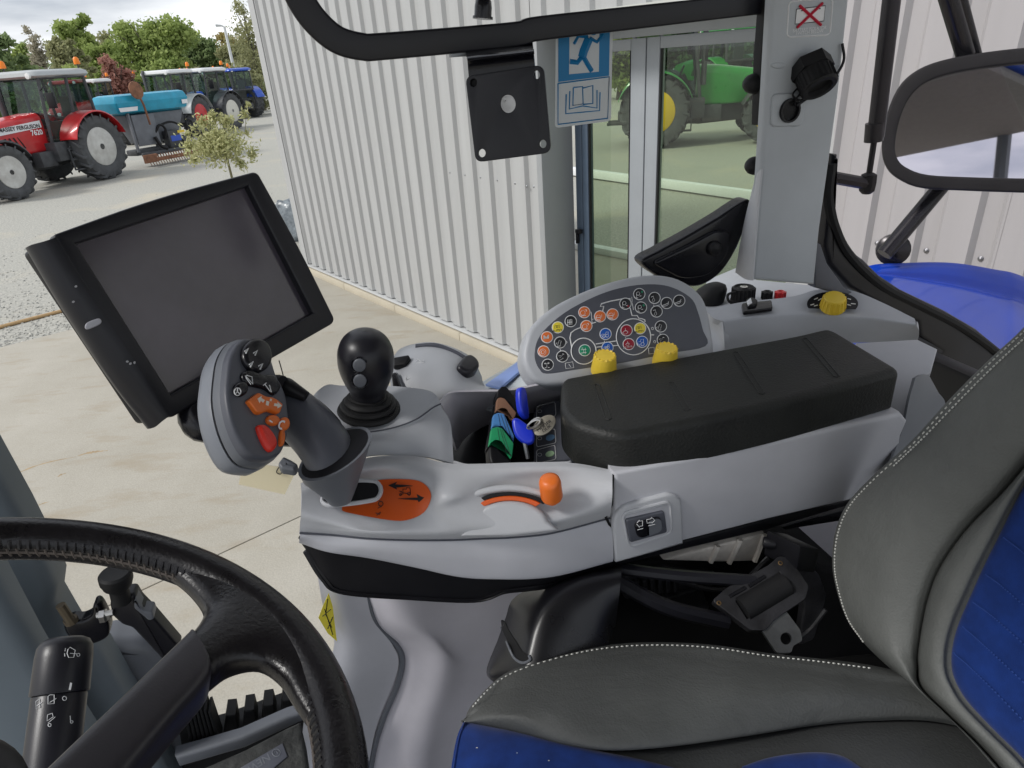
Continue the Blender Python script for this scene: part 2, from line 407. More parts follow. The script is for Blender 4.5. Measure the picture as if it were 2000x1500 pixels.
# ================================================================== SETTING: ground, building
def ground_mat(name, c1, c2, c3, s1, s2, bump, bs, rough=.9, streak=None):
    m = mat(name, c1, rough, col2=c2, vs=s1, bump=bump, bs=bs, rvar=0, spec=.25); t = m.node_tree; b = t.nodes['Principled BSDF']; L = t.links.new
    src = b.inputs['Base Color'].links[0].from_socket
    gt = nn(t, 'ShaderNodeTexNoise'); gt.inputs['Scale'].default_value = bs * 1.2; gt.inputs['Detail'].default_value = 4; gr = nn(t, 'ShaderNodeMapRange'); gr.inputs[1].default_value = .3; gr.inputs[2].default_value = .7; gr.inputs[3].default_value = .91; gr.inputs[4].default_value = 1.07
    gm = nn(t, 'ShaderNodeMix', data_type='RGBA', blend_type='MULTIPLY'); gm.inputs[0].default_value = 1.0; t0 = nn(t, 'ShaderNodeTexCoord'); L(t0.outputs['Object'], gt.inputs['Vector']); L(gt.outputs[0], gr.inputs[0]); L(src, gm.inputs[6]); L(gr.outputs[0], gm.inputs[7]); src = gm.outputs[2]
    tc = nn(t, 'ShaderNodeTexCoord'); n = nn(t, 'ShaderNodeTexNoise'); n.inputs['Scale'].default_value = s2; n.inputs['Detail'].default_value = 8; n.inputs['Roughness'].default_value = .65
    mp = nn(t, 'ShaderNodeMapping')
    if streak: mp.inputs['Scale'].default_value = streak[0]; mp.inputs['Rotation'].default_value = (0, 0, streak[1])
    r = nn(t, 'ShaderNodeMapRange'); r.inputs[1].default_value = .52; r.inputs[2].default_value = .74
    x = nn(t, 'ShaderNodeMix', data_type='RGBA'); x.inputs[7].default_value = (*c3, 1)
    L(tc.outputs['Object'], mp.inputs[0]); L(mp.outputs[0], n.inputs['Vector']); L(n.outputs[0], r.inputs[0]); L(r.outputs[0], x.inputs[0]); L(src, x.inputs[6]); L(x.outputs[2], b.inputs['Base Color'])
    return m
WA = Z(600, 532, 0); WB = Z(990, 705, 0)
WU = (WB - WA).normalized(); WN = Vector((WU.y, -WU.x, 0))
if WN.dot(CAM - WA) < 0: WN = -WN
def WP(u, z, off=0.0): return WA + WU * u + WN * off + TZ * z
def wall_u(x, y, off=0.0):
    p = Plane(WA + WN * off, WN)(x, y); return (p - WA).dot(WU), p.z
ang = math.atan2(WU.y, WU.x)
M['concrete'] = ground_mat('pale_concrete', (.365, .34, .285), (.425, .40, .345), (.335, .29, .22), 1.3, 1.6, .5, 90, .85, ((1, 3.2, 1), -ang))
M['gravel'] = ground_mat('grey_gravel', (.27, .27, .245), (.50, .485, .43), (.47, .43, .34), 26, .5, .9, 30)
M['stone'] = mat('gravel_stone', (.24, .245, .235), .85, col2=(.58, .56, .50), vs=9, rvar=0)
M['kerb'] = mat('cream_concrete_plinth', (.49, .44, .345), .85, var=.08, vs=3, bump=.2, bs=60)
M['clad'] = mat('white_grey_cladding', (.42, .423, .42), .42, var=.05, vs=2.2, rvar=.08, spec=.4)
_t = M['clad'].node_tree; _n = [n for n in _t.nodes if n.type == 'TEX_NOISE'][0]; _m = nn(_t, 'ShaderNodeMapping'); _m.inputs['Scale'].default_value = (4, 4, .18); _t.links.new([n for n in _t.nodes if n.type == 'TEX_COORD'][0].outputs['Object'], _m.inputs[0]); _t.links.new(_m.outputs[0], _n.inputs['Vector'])      # rain streaks
M['trimw'] = mat('grey_white_flashing', (.50, .505, .50), .4, var=.03)
M['jamb'] = mat('grey_door_reveal', (.30, .31, .315), .5, var=.04, vs=3)
M['frame_grey'] = mat('grey_aluminium_frame', (.29, .31, .33), .4, var=.03)
M['frame_blue'] = mat('slate_blue_frame', (.075, .105, .15), .42, var=.05)
M['soffit'] = mat('pale_soffit', (.52, .53, .50), .5, var=.03)

g = G(); g.add([(-320, -120, 0), (320, -120, 0), (320, 420, 0), (-320, 420, 0)], [(0, 1, 2, 3)])
tag(g.build('gravel_ground', M['gravel']), kind='structure')

# concrete apron in separate cast slabs, joints open 9 mm
ap = bpy.data.objects.new('concrete_apron', None); COL.objects.link(ap); tag(ap, kind='structure'); ORG[ap.name] = Vector((0, 0, 0))
BE = -WN      # border of the apron runs at right angles to the wall
g = G(); P = lambda a, b, z: WA + WU * a + WN * b + TZ * z
g.add([P(-.02, -3.2, .004), P(16, -3.2, .004), P(16, 11, .004), P(-.02, 11, .004)], [(0, 1, 2, 3)]); g.build('joint_bed', flat('dark_joint', (.12, .11, .09), .9), ap)
us = [0, 4.7, 9.6, 14.6]; 
j0 = Z(455, 1078, 0); j1 = Z(591, 1015, 0)
jb = ((j0 + j1) * .5 - WA).dot(WN); ju = ((j0 + j1) * .5 - WA).dot(WU)
us = [0, ju, ju + 4.6, 16]
bs_ = [-3.2, -.02, 4.9, 11]
for a, b in zip(us, us[1:]):
    for c, d in zip(bs_, bs_[1:]):
        g = G(); o = .0045
        q = [P(a + o, c + o, 0), P(b - o, c + o, 0), P(b - o, d - o, 0), P(a + o, d - o, 0)]
        g.slab(ZP(0), q, .005, .03, .004, world=True); g.build('slab', M['concrete'], ap)
M['stain'] = mat('rusty_stain', (.36, .27, .16), .9, var=.2, vs=20)
for pts, w in (([(-40, 950), (0, 936), (32, 925), (67, 911), (107, 900), (149, 892)], 2.2), ([(150, 891), (171, 885), (190, 882), (211, 880)], 3.0), ([(60, 994), (82, 984), (96, 980)], 1.2), ([(112, 932), (120, 927), (130, 924)], 2.0)):
    P_ = cr([tuple(Z(x, y, .0304)) for x, y in pts], 26); g = G(); L_, R_ = [], []
    for i in range(26):
        p = Vector(P_[i]); t_ = (Vector(P_[min(25, i + 1)]) - Vector(P_[max(0, i - 1)])).normalized(); nn_ = TZ.cross(t_); k = w * .0045 * (.15 + sin(pi * i / 25)) * rng.uniform(.4, 1.5); L_.append(p + nn_ * k); R_.append(p - nn_ * k * rng.uniform(.4, 1.2))
    g.add(L_ + R_, [(i, i + 1, 27 + i, 26 + i) for i in range(25)]); g.build('stain', M['stain'], ap, smooth=0)
# loose stones where the gravel shows coarse: real little stones, joined
g = G(); vs = []; fs = []
tet = np.array([(1, 0, -.4), (-.5, .87, -.4), (-.5, -.87, -.4), (.1, .1, .75), (.55, .6, .3), (-.75, .1, .35)])
tf = [(0, 1, 4), (1, 5, 4), (1, 2, 5), (2, 0, 3), (0, 4, 3), (4, 5, 3), (5, 2, 3)]
for k in range(11000):
    a = -abs(rng.exponential(1.5)) - .03; b = rng.uniform(-4.5, 9.0)
    sz = rng.uniform(.009, .024); c = WA + WU * a + WN * b; th = rng.uniform(0, 6.3)
    R = np.array([[cos(th), -sin(th), 0], [sin(th), cos(th), 0], [0, 0, 1]]); sc = np.array([1, rng.uniform(.5, .9), rng.uniform(.5, .9)])
    q = (tet * sc * sz) @ R.T + np.array([c.x, c.y, sz * .25]); n0 = len(vs); vs += q.tolist(); fs += [tuple(i + n0 for i in f) for f in tf]
g.add(vs, fs); tag(g.build('loose_gravel', M['stone'], smooth=0), kind='stuff')
# conduit lying along the slab edge in the gravel
h0 = Z(-60, 655, .02); h1 = Z(118, 608, .02); dd = (h1 - h0)
g = G(); g.tube([h0 - dd * 1.5, h0, h0 + dd * .5 + V(0, 0, .004), h1, h1 + dd * .7], .022, 10, sm=20)
tag(g.build('conduit', mat('ochre_conduit', (.44, .29, .14), .6, var=.12, vs=30)), 'ochre orange conduit lying on the gravel parallel to the concrete edge', 'pipe')

# ------------------------------------------------------------------ workshop building
bl = thing('workshop_building', 'pale ribbed metal clad workshop with glazed double doors in a recess', 'building', WA)
WH = 6.2
uJ = wall_u(1063, 430)[0]; DEP = .32
uR = 7.02
per = .223
def rib_sheet(u0, u1, z0, z1):
    prof = []          # trapezoid ribs
    n = int(math.ceil((u1 - u0) / per))
    for k in range(n):
        for a, o in ((0, .0), (.50, .0), (.585, -.032), (.86, -.032), (.955, 0)):
            prof.append((u0 + (k + a) * per, o))
    prof = [p for p in prof if p[0] <= u1 + 1e-6]; prof.append((u1, 0))
    g = G(); vs = []; 
    for th in (0, -.003):
        for z in (z0, z1): vs += [WP(u, z, o + th) for u, o in prof]
    N = len(prof); fs = []
    for i in range(N - 1):
        fs.append((i, i + 1, N + i + 1, N + i)); fs.append((2 * N + i + 1, 2 * N + i, 3 * N + i, 3 * N + i + 1)); fs.append((i + 1, i, 2 * N + i, 2 * N + i + 1)); fs.append((N + i, N + i + 1, 3 * N + i + 1, 3 * N + i))
    return g.add(vs, fs)
zb = .15
def sheets(a, b, z0):
    u = a; i = 0
    while u < b - .01:
        e = min(u + per * 4, b)
        rib_sheet(u, e - .0012, z0, WH).build('cladding_sheet', M['clad'], bl, smooth=0); u = e; i += 1
sheets(.03, uJ - .055, zb); sheets(uR + .05, uR + .05 + per * 26, zb)
g = G()      # plain sheets above the doors
rib_sheet(uJ - .05, uR + .046, 2.72, WH).build('cladding_sheet', M['clad'], bl, smooth=0)
# plinth and drip flashing
for a, b in ((0, uJ - .03), (uR + .02, uR + 6)):
    n = max(1, int((b - a) / 1.1)); st = (b - a) / n
    for k in range(n):
        g = G(); g.box(WP(a + st * (k + .5), .058, -.03), (st - .006, .16, .10), WU, WN); g.build('plinth_block', M['kerb'], bl, bevel=.006)
    g = G(); g.box(WP((a + b) / 2, .132, -.012), (b - a, .10, .014), WU, WN); g.box(WP((a + b) / 2, .155, -.055), (b - a, .012, .06), WU, WN); g.build('drip_flashing', M['trimw'], bl, bevel=.003)
    g = G(); g.box(WP((a + b) / 2, WH / 2, -.15), (b - a, .18, WH - .02), WU, WN); g.build('wall_core', M['soffit'], bl)
g = G(); g.box(WP((uJ + uR) / 2, (2.72 + WH) / 2, -.15), (uR - uJ + .1, .18, WH - 2.76), WU, WN); g.build('wall_core', M['soffit'], bl)
# corner trim and end wall of the building
g = G(); g.slab(ZP(0), [WP(-.04, 0, .012), WP(.12, 0, .012), WP(.12, 0, .004), WP(-.02, 0, .004), WP(-.02, 0, -.18), WP(-.04, 0, -.18)], .02, WH, 0, world=True); g.build('corner_trim', M['clad'], bl, smooth=0)
g = G(); g.box(WP(-.01, WH / 2, -.95), (.012, 1.5, WH - .1), WU, WN); g.build('end_wall', M['clad'], bl)
# reveals
for u, sgn in ((uJ, 1), (uR, -1)):
    g = G(); g.box(WP(u - sgn * .03, 1.36, -DEP / 2), (.06, DEP, 2.72), WU, WN); g.build('door_reveal', M['jamb'], bl, bevel=.004)
g = G(); g.box(WP((uJ + uR) / 2, 2.70, -DEP / 2 + .01), (uR - uJ - .004, DEP, .05), WU, WN); g.build('recess_soffit', M['soffit'], bl)
# screws of the cladding
for x, y in ((262, 290), (360, 305), (461, 322), (571, 340), (686, 361), (762, 380), (808, 382)):
    u, z = wall_u(800 + x * .3, 250 + y * .3); g = G(); g.lathe(WP(u, z, -.004), WN, [(.009, 0), (.009, .006), (.005, .009)], 8); g.build('screw', M['steel'], bl)
for k in range(5, 34):
    u = uR + .05 + per * (k - 12) * .5 + .162
    if k >= 14 and (k % 2 == 0): g = G(); g.lathe(WP(uR + .05 + per * ((k - 14) / 2 + .72), 1.56, -.032), WN, [(.012, 0), (.012, .004), (.007, .006), (.007, .011), (.004, .013)], 10); g.build('screw', M['steel'], bl)
# ---- glazed doors
wd2 = -DEP - .02
def U2(x, y=430): return wall_u(x, y, wd2)[0]
zt = 2.485
def bar(name, u0, u1, z0, z1, mt, par, dep=.06, bev=.004, off=0.0):
    g = G(); g.box(WP((u0 + u1) / 2, (z0 + z1) / 2, wd2 + off - dep / 2), (u1 - u0 - .002, dep, z1 - z0 - .002), WU, WN); return g.build(name, mt, par, bevel=bev)
u0, u1, u2, u3, u4 = uJ + .004, U2(1150), U2(1228), U2(1255), U2(1279); u5 = uR - .16
bar('door_frame_post', u0, u0 + .07, 0.03, zt + .16, M['frame_blue'], bl, .07); bar('door_frame_post', uR - .07, uR - .004, 0.03, zt + .16, M['frame_grey'], bl, .07)
bar('door_header', u0 + .072, uR - .072, zt + .075, zt + .19, M['frame_grey'], bl, .08, off=.012)
for a, b, c, d, mt in ((u0 + .073, u3 - .004, u1, u2, M['frame_blue']), (u3 + .004, uR - .074, u4, u5, M['frame_grey'])):
    lf = bar('door_leaf', a, c, .04, zt + .07, mt, bl)                     # hinge or lock stile; the rest of the leaf hangs on it
    bar('stile', d, b, .04, zt + .07, M['frame_grey'], lf); bar('top_rail', c, d, zt, zt + .07, M['frame_grey'], lf); bar('bottom_rail', c, d, .04, .22, M['frame_grey'], lf)
    g = G(); g.box(WP((c + d) / 2, (.22 + zt) / 2, wd2 - .035), (d - c, .006, zt - .22), WU, WN); g.build('glass_pane', M['glassd'], lf, smooth=0)
    g = G()
    for (p, q) in ((c + .004, c + .012), (d - .012, d - .004)): g.box(WP((p + q) / 2, (.22 + zt) / 2, wd2 - .014), (.008, .02, zt - .22), WU, WN)
    g.build('glazing_gasket', M['rubber'], lf)
uh, zh = wall_u(1128, 452, wd2 + .03)
g = G(); g.box(WP(uh, zh, wd2 + .02), (.05, .03, .03), WU, WN); g.box(WP(uh - .012, zh - .05, wd2 + .02), (.018, .03, .10), WU, WN); g.box(WP(uh + .03, zh + .004, wd2 + .03), (.03, .03, .035), WU, WN); g.build('door_hinge', M['black'], bl, bevel=.004)
# white bars behind the doors, added in place of reflections in the door glass
for (x0, y0, x1, y1, hgt, nm) in ((1120, 344, 1520, 402, .16, 'white bar behind the glazed doors in place of a reflected band, the farther one'), (1120, 488, 1300, 524, .09, 'white bar inside the glazed doors in place of a reflected band, the nearer one')):
    a, b = Z(x0, y0, 0), Z(x1, y1, 0); d = (b - a).normalized(); c = (a + b) / 2
    g = G(); g.box(c + V(0, 0, hgt / 2 + .031), ((b - a).length * 1.3, .14, hgt), d, TZ.cross(d)); tag(g.build('reflected_band', M['white'], bevel=.01), nm, 'reflection bar')
# dark plastic sack by the building corner
P0 = Z(600, 462, 0); bm = G()
vs = []; R = []
for i in range(9):
    t = i / 8; rr = .46 * (1 - .35 * t ** 2) * (1 if i else .9); ring = []
    for k in range(20):
        a = 2 * pi * k / 20; w = 1 + .13 * sin(5 * a + 3 * t) + .09 * sin(9 * a - 5 * t) + rng.uniform(-.05, .05); ring.append(P0 + V(cos(a) * rr * w, sin(a) * rr * w * .8, .62 * t + .04 * sin(4 * a) * t))
    R.append(ring)
bm.loft(R); tag(bm.build('plastic_sack', mat('dark_glossy_sack', (.07, .085, .10), .25, col2=(.25, .28, .30), vs=9, bump=.6, bs=14), smooth=70), 'crumpled dark grey plastic sack standing by the corner of the ribbed wall', 'sack')
# ================================================================== VEHICLES IN THE YARD
M['tyre'] = mat('dusty_tyre', (.075, .078, .082), .85, var=.25, vs=6, bump=.3, bs=60)
M['rim_w'] = mat('white_wheel', (.44, .43, .40), .6, col2=(.62, .62, .59), vs=4); M['rim_c'] = mat('cream_wheel', (.70, .68, .60), .5, var=.05)
M['rim_r'] = mat('red_wheel', (.52, .02, .025), .4, var=.05); M['rim_y'] = mat('yellow_wheel', (.80, .52, .015), .4, var=.04)
M['p_red'] = mat('red_paint', (.50, .016, .02), .35, var=.18, vs=3, coat=.4); M['p_blue'] = mat('blue_paint', (.012, .075, .48), .3, var=.05, coat=.5)
M['p_green'] = mat('green_paint', (.035, .13, .06), .35, var=.05, coat=.4); M['p_jd'] = mat('bright_green_paint', (.02, .26, .035), .3, var=.08, coat=.5)
M['r_white'] = mat('white_roof', (.68, .69, .69), .45, var=.04); M['r_grey'] = mat('grey_roof', (.42, .44, .44), .45, var=.04)
M['chassis'] = mat('grey_chassis', (.06, .063, .068), .6, var=.3, vs=6, bump=.3, bs=30)
M['cabin'] = mat('cab_interior', (.05, .055, .05), .8, var=.2)
M['amber'] = mat('amber_beacon', (.85, .22, .01), .3, var=.05); M['lamp'] = mat('lamp_glass', (.75, .76, .75), .15, var=.03)
_wh = {}
def wheel_mesh(R, w, rimf, lugs, key):
    t = G(); ri = R * rimf; b = R * .93
    t.lathe((0, 0, 0), (0, 1, 0), [(ri, -w * .36), (ri + (b - ri) * .25, -w * .47), (ri + (b - ri) * .62, -w * .52), (b * .975, -w * .46), (b, -w * .36), (b, w * .36), (b * .975, w * .46), (ri + (b - ri) * .62, w * .52), (ri + (b - ri) * .25, w * .47), (ri, w * .36)], 40)
    for k in range(lugs * 2):
        side = 1 if k % 2 else -1; a = 2 * pi * (k // 2 + (.5 if side > 0 else 0)) / lugs; pts = []
        lw = .055 * R
        for (yy, da, h) in ((0.0, .13, R), (.28, .05, R), (.48, -.06, R * .985), (.53, -.10, R * .90)):
            for (e, hh) in ((-1, h), (1, h), (1, h - .13 * R), (-1, h - .13 * R)):
                aa = a + da + e * lw / R * .55; pts.append((cos(aa) * hh, side * yy * w, sin(aa) * hh))
        fs = []
        for i in range(3):
            for q in range(4): z = (q + 1) % 4; fs.append((i * 4 + q, i * 4 + z, i * 4 + 4 + z, i * 4 + 4 + q))
        fs += [(3, 2, 1, 0), (12, 13, 14, 15)]
        if side < 0: fs = [f[::-1] for f in fs]
        t.add(pts, fs)
    r = G()
    o = w * .36
    r.lathe((0, 0, 0), (0, 1, 0), [(ri * 1.0, o + .03), (ri * 1.03, o + .02), (ri * 1.03, o - .04), (ri * .93, o - .05), (ri * .88, o - .10), (ri * .80, o - .18), (ri * .55, o - .15), (ri * .34, o - .10), (ri * .31, o - .06), (ri * .0, o - .06)], 36)
    r.lathe((0, 0, 0), (0, 1, 0), [(ri * 1.02, -o), (ri * .9, -o + .05), (ri * .85, -o + .2), (0, -o + .2)], 24)
    h = G(); h.lathe((0, o - .07, 0), (0, 1, 0), [(ri * .22, 0), (ri * .22, .06), (ri * .16, .10), (0, .10)], 20)
    for k in range(8):
        a = 2 * pi * k / 8; h.lathe((cos(a) * ri * .28, o - .065, sin(a) * ri * .28), (0, 1, 0), [(.022, 0), (.022, .03), (0, .03)], 6)
    return t, r, h
def wheel(par, x, y, R, w, rimf, rim_mat, lugs, side, key):
    kk = (key, rim_mat.name)
    def mw(): return Matrix.Translation((x, y, R)) @ (Matrix.Rotation(0 if side > 0 else pi, 4, 'Z'))
    if kk not in _wh:
        t, r, h = wheel_mesh(R, w, rimf, lugs, key); tmp = bpy.data.objects.new('tmp', None); ORG['tmp'] = Vector((0, 0, 0))
        a = t.build('wheel', M['tyre'], par, smooth=40); b = r.build('rim', rim_mat, a, smooth=40); c = h.build('hub', M['chassis'], b, smooth=40)
        c.parent = a; bpy.data.objects.remove(tmp)
        _wh[kk] = (a.data, b.data, c.data)
    else:
        a, b, c = [bpy.data.objects.new(n, d) for n, d in zip(('wheel', 'rim', 'hub'), _wh[kk])]
        for o in (a, b, c): COL.objects.link(o)
        a.parent = par; b.parent = a; c.parent = a
    a.matrix_local = mw()
    return a
def hull(sec):   # loft of rounded-rectangle sections (x, halfwidth, z0, z1, r)
    rings = []
    for x, hw, z0, z1, r in sec: rings.append([(x, y, z) for y, z in rp_([(-hw, z0), (hw, z0), (hw, z1), (-hw, z1)], [r * .3, r * .3, r, r], 4)])
    return rings
def tractor(name, label, loc, heading, paint, rim, roof, group='tractors parked in the yard', wb=2.95, scale=1.0, beacons=1, num=None, words=None, stripe=None, fender=None, cabh=3.02, hood=True, roof2=None):
    t = thing(name, label, 'tractor', loc, group, rz=heading, scale=scale)
    fender = fender or paint; RR, RF = .93, .70
    g = G(); g.loft(hull([(-.55, .28, .62, 1.25, .1), (.6, .30, .55, 1.2, .1), (1.2, .26, .5, 1.1, .1), (wb + .35, .24, .62, 1.0, .1)])); g.box((0, 0, RR), (.34, 1.5, .32)); g.box((wb, 0, RF), (.26, 1.5, .22)); g.box((-.75, 0, .75), (.5, .5, .35)); g.box((-1.0, .35, .62), (.6, .06, .08)); g.box((-1.0, -.35, .62), (.6, .06, .08))
    g.build('chassis', M['chassis'], t, bevel=.02)
    if hood:
        g = G(); g.loft(hull([(1.12, .47, 1.0, 2.0, .22), (1.7, .46, .98, 1.95, .22), (2.5, .42, 1.0, 1.83, .22), (wb + .45, .38, 1.02, 1.68, .24), (wb + .62, .33, 1.08, 1.52, .2)])); g.build('hood', paint, t, smooth=50)
        g = G(); g.box((wb + .60, 0, 1.25), (.10, .5, .35)); g.build('grille', M['black'], t, bevel=.03)
        for sd in (-1, 1):
            g = G(); g.lathe((wb + .56, sd * .24, 1.42), (1, 0, 0), [(.09, 0), (.09, .1), (0, .11)], 14); g.build('headlight', M['lamp'], t)
            if num:
                g = G()
                for k in range(5): g.add([(1.75 + k * .13, sd * .452, 1.15), (1.80 + k * .13, sd * .452, 1.15), (1.92 + k * .13, sd * .444, 1.45), (1.87 + k * .13, sd * .444, 1.45)], [(0, 1, 2, 3)])
                g.build('side_vent', M['black'], t)
        g = G(); g.tube([(1.25, -.55, 1.5), (1.25, -.55, 2.2), (1.25, -.55, 2.95), (1.18, -.55, 3.05)], .07, 10); g.build('exhaust', M['chassis'], t)
        g = G(); g.box((wb + .95, 0, .95), (.4, .8, .5)); g.build('front_weight', M['chassis'], t, bevel=.05)
    # cab
    zf, zr = 1.15, cabh - .16
    C4 = {'a': ((1.18, .62, zf), (.98, .70, zr)), 'b': ((.28, .72, zf), (.12, .78, zr)), 'c': ((-.62, .72, 1.75), (-.55, .75, zr))}
    g = G()
    for k in C4.values():
        for sd in (-1, 1): p, q = k; g.tube([(p[0], p[1] * sd, p[2]), (q[0], q[1] * sd, q[2])], .045, 6)
    for sd in (-1, 1): g.tube([(1.18, .62 * sd, zf), (.28, .72 * sd, zf), (-.62, .72 * sd, 1.75)], .05, 6); g.tube([(.98, .70 * sd, zr), (.12, .78 * sd, zr), (-.55, .75 * sd, zr)], .05, 6)
    g.tube([(1.18, -.62, zf), (1.18, .62, zf)], .05, 6); g.tube([(-.62, -.72, 1.75), (-.62, .72, 1.75)], .05, 6); g.build('cab_frame', M['chassis'], t)
    def quad(a, b, c, d): g = G(); g.add([a, b, c, d], [(0, 1, 2, 3)]); return g.build('window', M['glasst'], t, smooth=0)
    f = lambda k, i, sd: (C4[k][i][0], C4[k][i][1] * sd, C4[k][i][2])
    quad(f('a', 0, -1), f('a', 0, 1), f('a', 1, 1), f('a', 1, -1)); quad(f('c', 0, 1), f('c', 0, -1), f('c', 1, -1), f('c', 1, 1))
    for sd in (-1, 1): quad(f('a', 0, sd), f('b', 0, sd), f('b', 1, sd), f('a', 1, sd)); quad(f('b', 0, sd), f('c', 0, sd), f('c', 1, sd), f('b', 1, sd))
    g = G(); g.loft([[(x * sx + .2, y * sy, z) for x, y in rp_([(-1, -.86), (1, -.80), (1, .80), (-1, .86)], .25, 4)] for z, sx, sy in ((zr, .93, .95), (zr + .05, 1.0, 1.0), (zr + .14, .98, .97), (zr + .20, .86, .84))]); g.build('cab_roof', roof, t, smooth=50)
    if roof2:
        g = G(); g.box((.2, 0, zr + .205), (1.2, 1.0, .03)); g.build('roof_hatch', roof2, t, bevel=.01)
    g = G(); g.box((-.1, 0, 1.45), (.55, .55, .5)); g.slab(Plane(V(-.35, 0, 2), V(1, 0, 0)), [(-.35, -.26, 1.6), (-.35, .26, 1.6), (-.42, .22, 2.35), (-.42, -.22, 2.35)], -.12, .0, .03, world=True, flatnorm=V(1, 0, 0)); g.tube([(.95, 0, 1.3), (.7, 0, 1.75)], .09, 8); g.box((.15, 0, 1.2), (1.5, 1.1, .05)); g.build('seat', M['cabin'], t)
    g = G(); g.tube([V(.68, 0, 1.8) + V(cos(a) * .08, sin(a) * .2, cos(a) * .18) for a in np.linspace(0, 2 * pi, 16)], .018, 6); g.build('steering_wheel', M['black'], t)
    for sd in (-1, 1):
        for x, z, nm in ((1.16, zr + .05, 'work_light'), (-.72, zr + .05, 'work_light')):
            g = G(); g.lathe((x, sd * .62, z), (1 if x > 0 else -1, 0, 0), [(.075, 0), (.075, .06), (0, .07)], 12); g.build(nm, M['lamp'], t)
    for k in range(beacons):
        x, y = ((-.55, .70), (.7, -.62))[k]
        g = G(); g.tube([(x, y, zr + .12), (x, y, zr + .32)], .02, 6); s_ = g.build('beacon_stem', M['chassis'], t)
        g = G(); g.lathe((x, y, zr + .30), (0, 0, 1), [(.085, 0), (.085, .05), (.075, .15), (.04, .19), (0, .195)], 12); g.build('beacon', M['amber'], t)
    # fenders: arc plate over the rear wheels, joined to the cab side
    for sd in (-1, 1):
        g = G(); rings = []
        for a in np.linspace(radians(12 if fender is not paint else 20), radians(160), 16):
            rr = RR * 1.09; rings.append([(cos(a) * rr, sd * y, RR + sin(a) * rr + dz) for y, dz in ((.70, .0), (1.05, .0), (1.27, -.01), (1.29, -.05), (1.26, -.05), (1.05, -.04), (.70, -.05))])
        g.loft(rings); 
        sh = [(.70 * 0 + cos(a) * RR * 1.08, sd * .74, RR + sin(a) * RR * 1.08) for a in np.linspace(radians(20), radians(160), 14)]
        g.slab(Plane(V(0, sd * .74, 0), V(0, sd, 0)), sh, -.04, 0, 0, world=True, flatnorm=V(0, sd, 0))
        g.build('rear_fender', fender, t, smooth=40)
        g = G(); rings = []
        for a in np.linspace(radians(25), radians(155), 10): rings.append([(wb + cos(a) * RF * 1.12, sd * y, RF + sin(a) * RF * 1.12 + dz) for y, dz in ((.72, 0), (1.16, 0), (1.17, -.05), (.72, -.04))])
        g.loft(rings); g.build('front_fender', M['chassis'], t, smooth=40)
        g = G()
        g.box((.85, sd * .62, .95), (.9, .42, .5)); g.box((.75, sd * .86, .98), (.46, .10, .05)); g.box((.75, sd * .92, .70), (.46, .14, .05)); g.box((.75, sd * .96, .42), (.46, .18, .04)); g.box((.53, sd * .90, .70), (.03, .06, .6)); g.box((.97, sd * .90, .70), (.03, .06, .6)); g.box((1.5, sd * .52, .8), (.5, .3, .4)); g.build('steps_and_tank', M['chassis'], t, bevel=.015)
        g = G(); g.tube([(1.05, sd * .72, 2.55), (1.25, sd * 1.05, 2.62), (1.25, sd * 1.12, 2.5)], .02, 6); g.box((1.25, sd * 1.16, 2.28), (.06, .24, .40)); g.build('side_mirror', M['black'], t, bevel=.015)
        wheel(t, 0, sd * .93, RR, .56, .56, rim, 18, sd, 'rear'); wheel(t, wb, sd * .93, RF, .46, .56, rim, 16, sd, 'front')
    if stripe:
        for sd in (-1, 1):
            g = G(); g.add([(1.2, sd * .489, 1.62), (2.6, sd * .442, 1.53), (2.6, sd * .437, 1.70), (1.2, sd * .489, 1.80)], [(0, 1, 2, 3)]); g.build('name_stripe', M['white'], t, smooth=0)
            X = V(-1, .035, 0) * sd; text(words, (1.88, sd * .470, 1.665), X, (0, 0, 1), .10, M['ink'], t, ext=.004, bold=.02)
            text(num, (1.42, sd * .484, 1.50), X, (0, 0, 1), .13, M['white'], t, ext=.004, bold=.03)
    return t
def head(front, rear): d = front - rear; return math.atan2(d.y, d.x)
rr_, rf_ = Z(212, 349, 0), Z(35, 391, 0)          # ground contacts of the near-side wheels
hd = head(rf_, rr_); hx = V(cos(hd), sin(hd), 0); hy = V(-sin(hd), cos(hd), 0)
tractor('red_tractor', 'red tractor with grey roof and white wheels at the left edge', rr_ - hy * 1.0, hd, M['p_red'], M['rim_w'], M['r_grey'], wb=(rf_ - rr_).length * .99 / 1.0, beacons=2, num='7620', words='MASSEY FERGUSON', stripe=True)
# others, placed by the ground point under the middle of their rear axle
def park(px, py, lab, hdg, paint, rim, roof, nm='parked_tractor', **k): return tractor(nm, lab, Z(px, py, 0), hdg, paint, rim, roof, **k)
av = lambda x: math.atan2((ray(x, 300)).y, (ray(x, 300)).x)      # direction away from the viewer
park(478, 231, 'blue tractor with blue roof and cream wheels parked alone at the right end', av(480) + .55, M['p_blue'], M['rim_c'], M['p_blue'], scale=1.0)
park(364, 266, 'dark green tractor with red wheels and white roof behind the potted shrub', av(390) + 2.55, M['p_green'], M['rim_r'], M['r_white'], fender=M['r_grey'], scale=1.0)
park(428, 254, 'blue tractor with white wheels half hidden behind the potted shrub', av(450) + 2.5, M['p_blue'], M['rim_c'], M['r_white'], fender=M['chassis'], scale=1.0)
park(415, 229, 'tractor with a bright green roof behind the dark green tractor', av(410) + 2.7, M['p_jd'], M['rim_y'], M['p_jd'], scale=1.0, beacons=2)
park(352, 236, 'blue tractor with a dark red roof hatch behind the hopper of the drill', av(350) + 2.7, M['p_blue'], M['rim_w'], M['p_blue'], roof2=M['p_red'], scale=1.0)
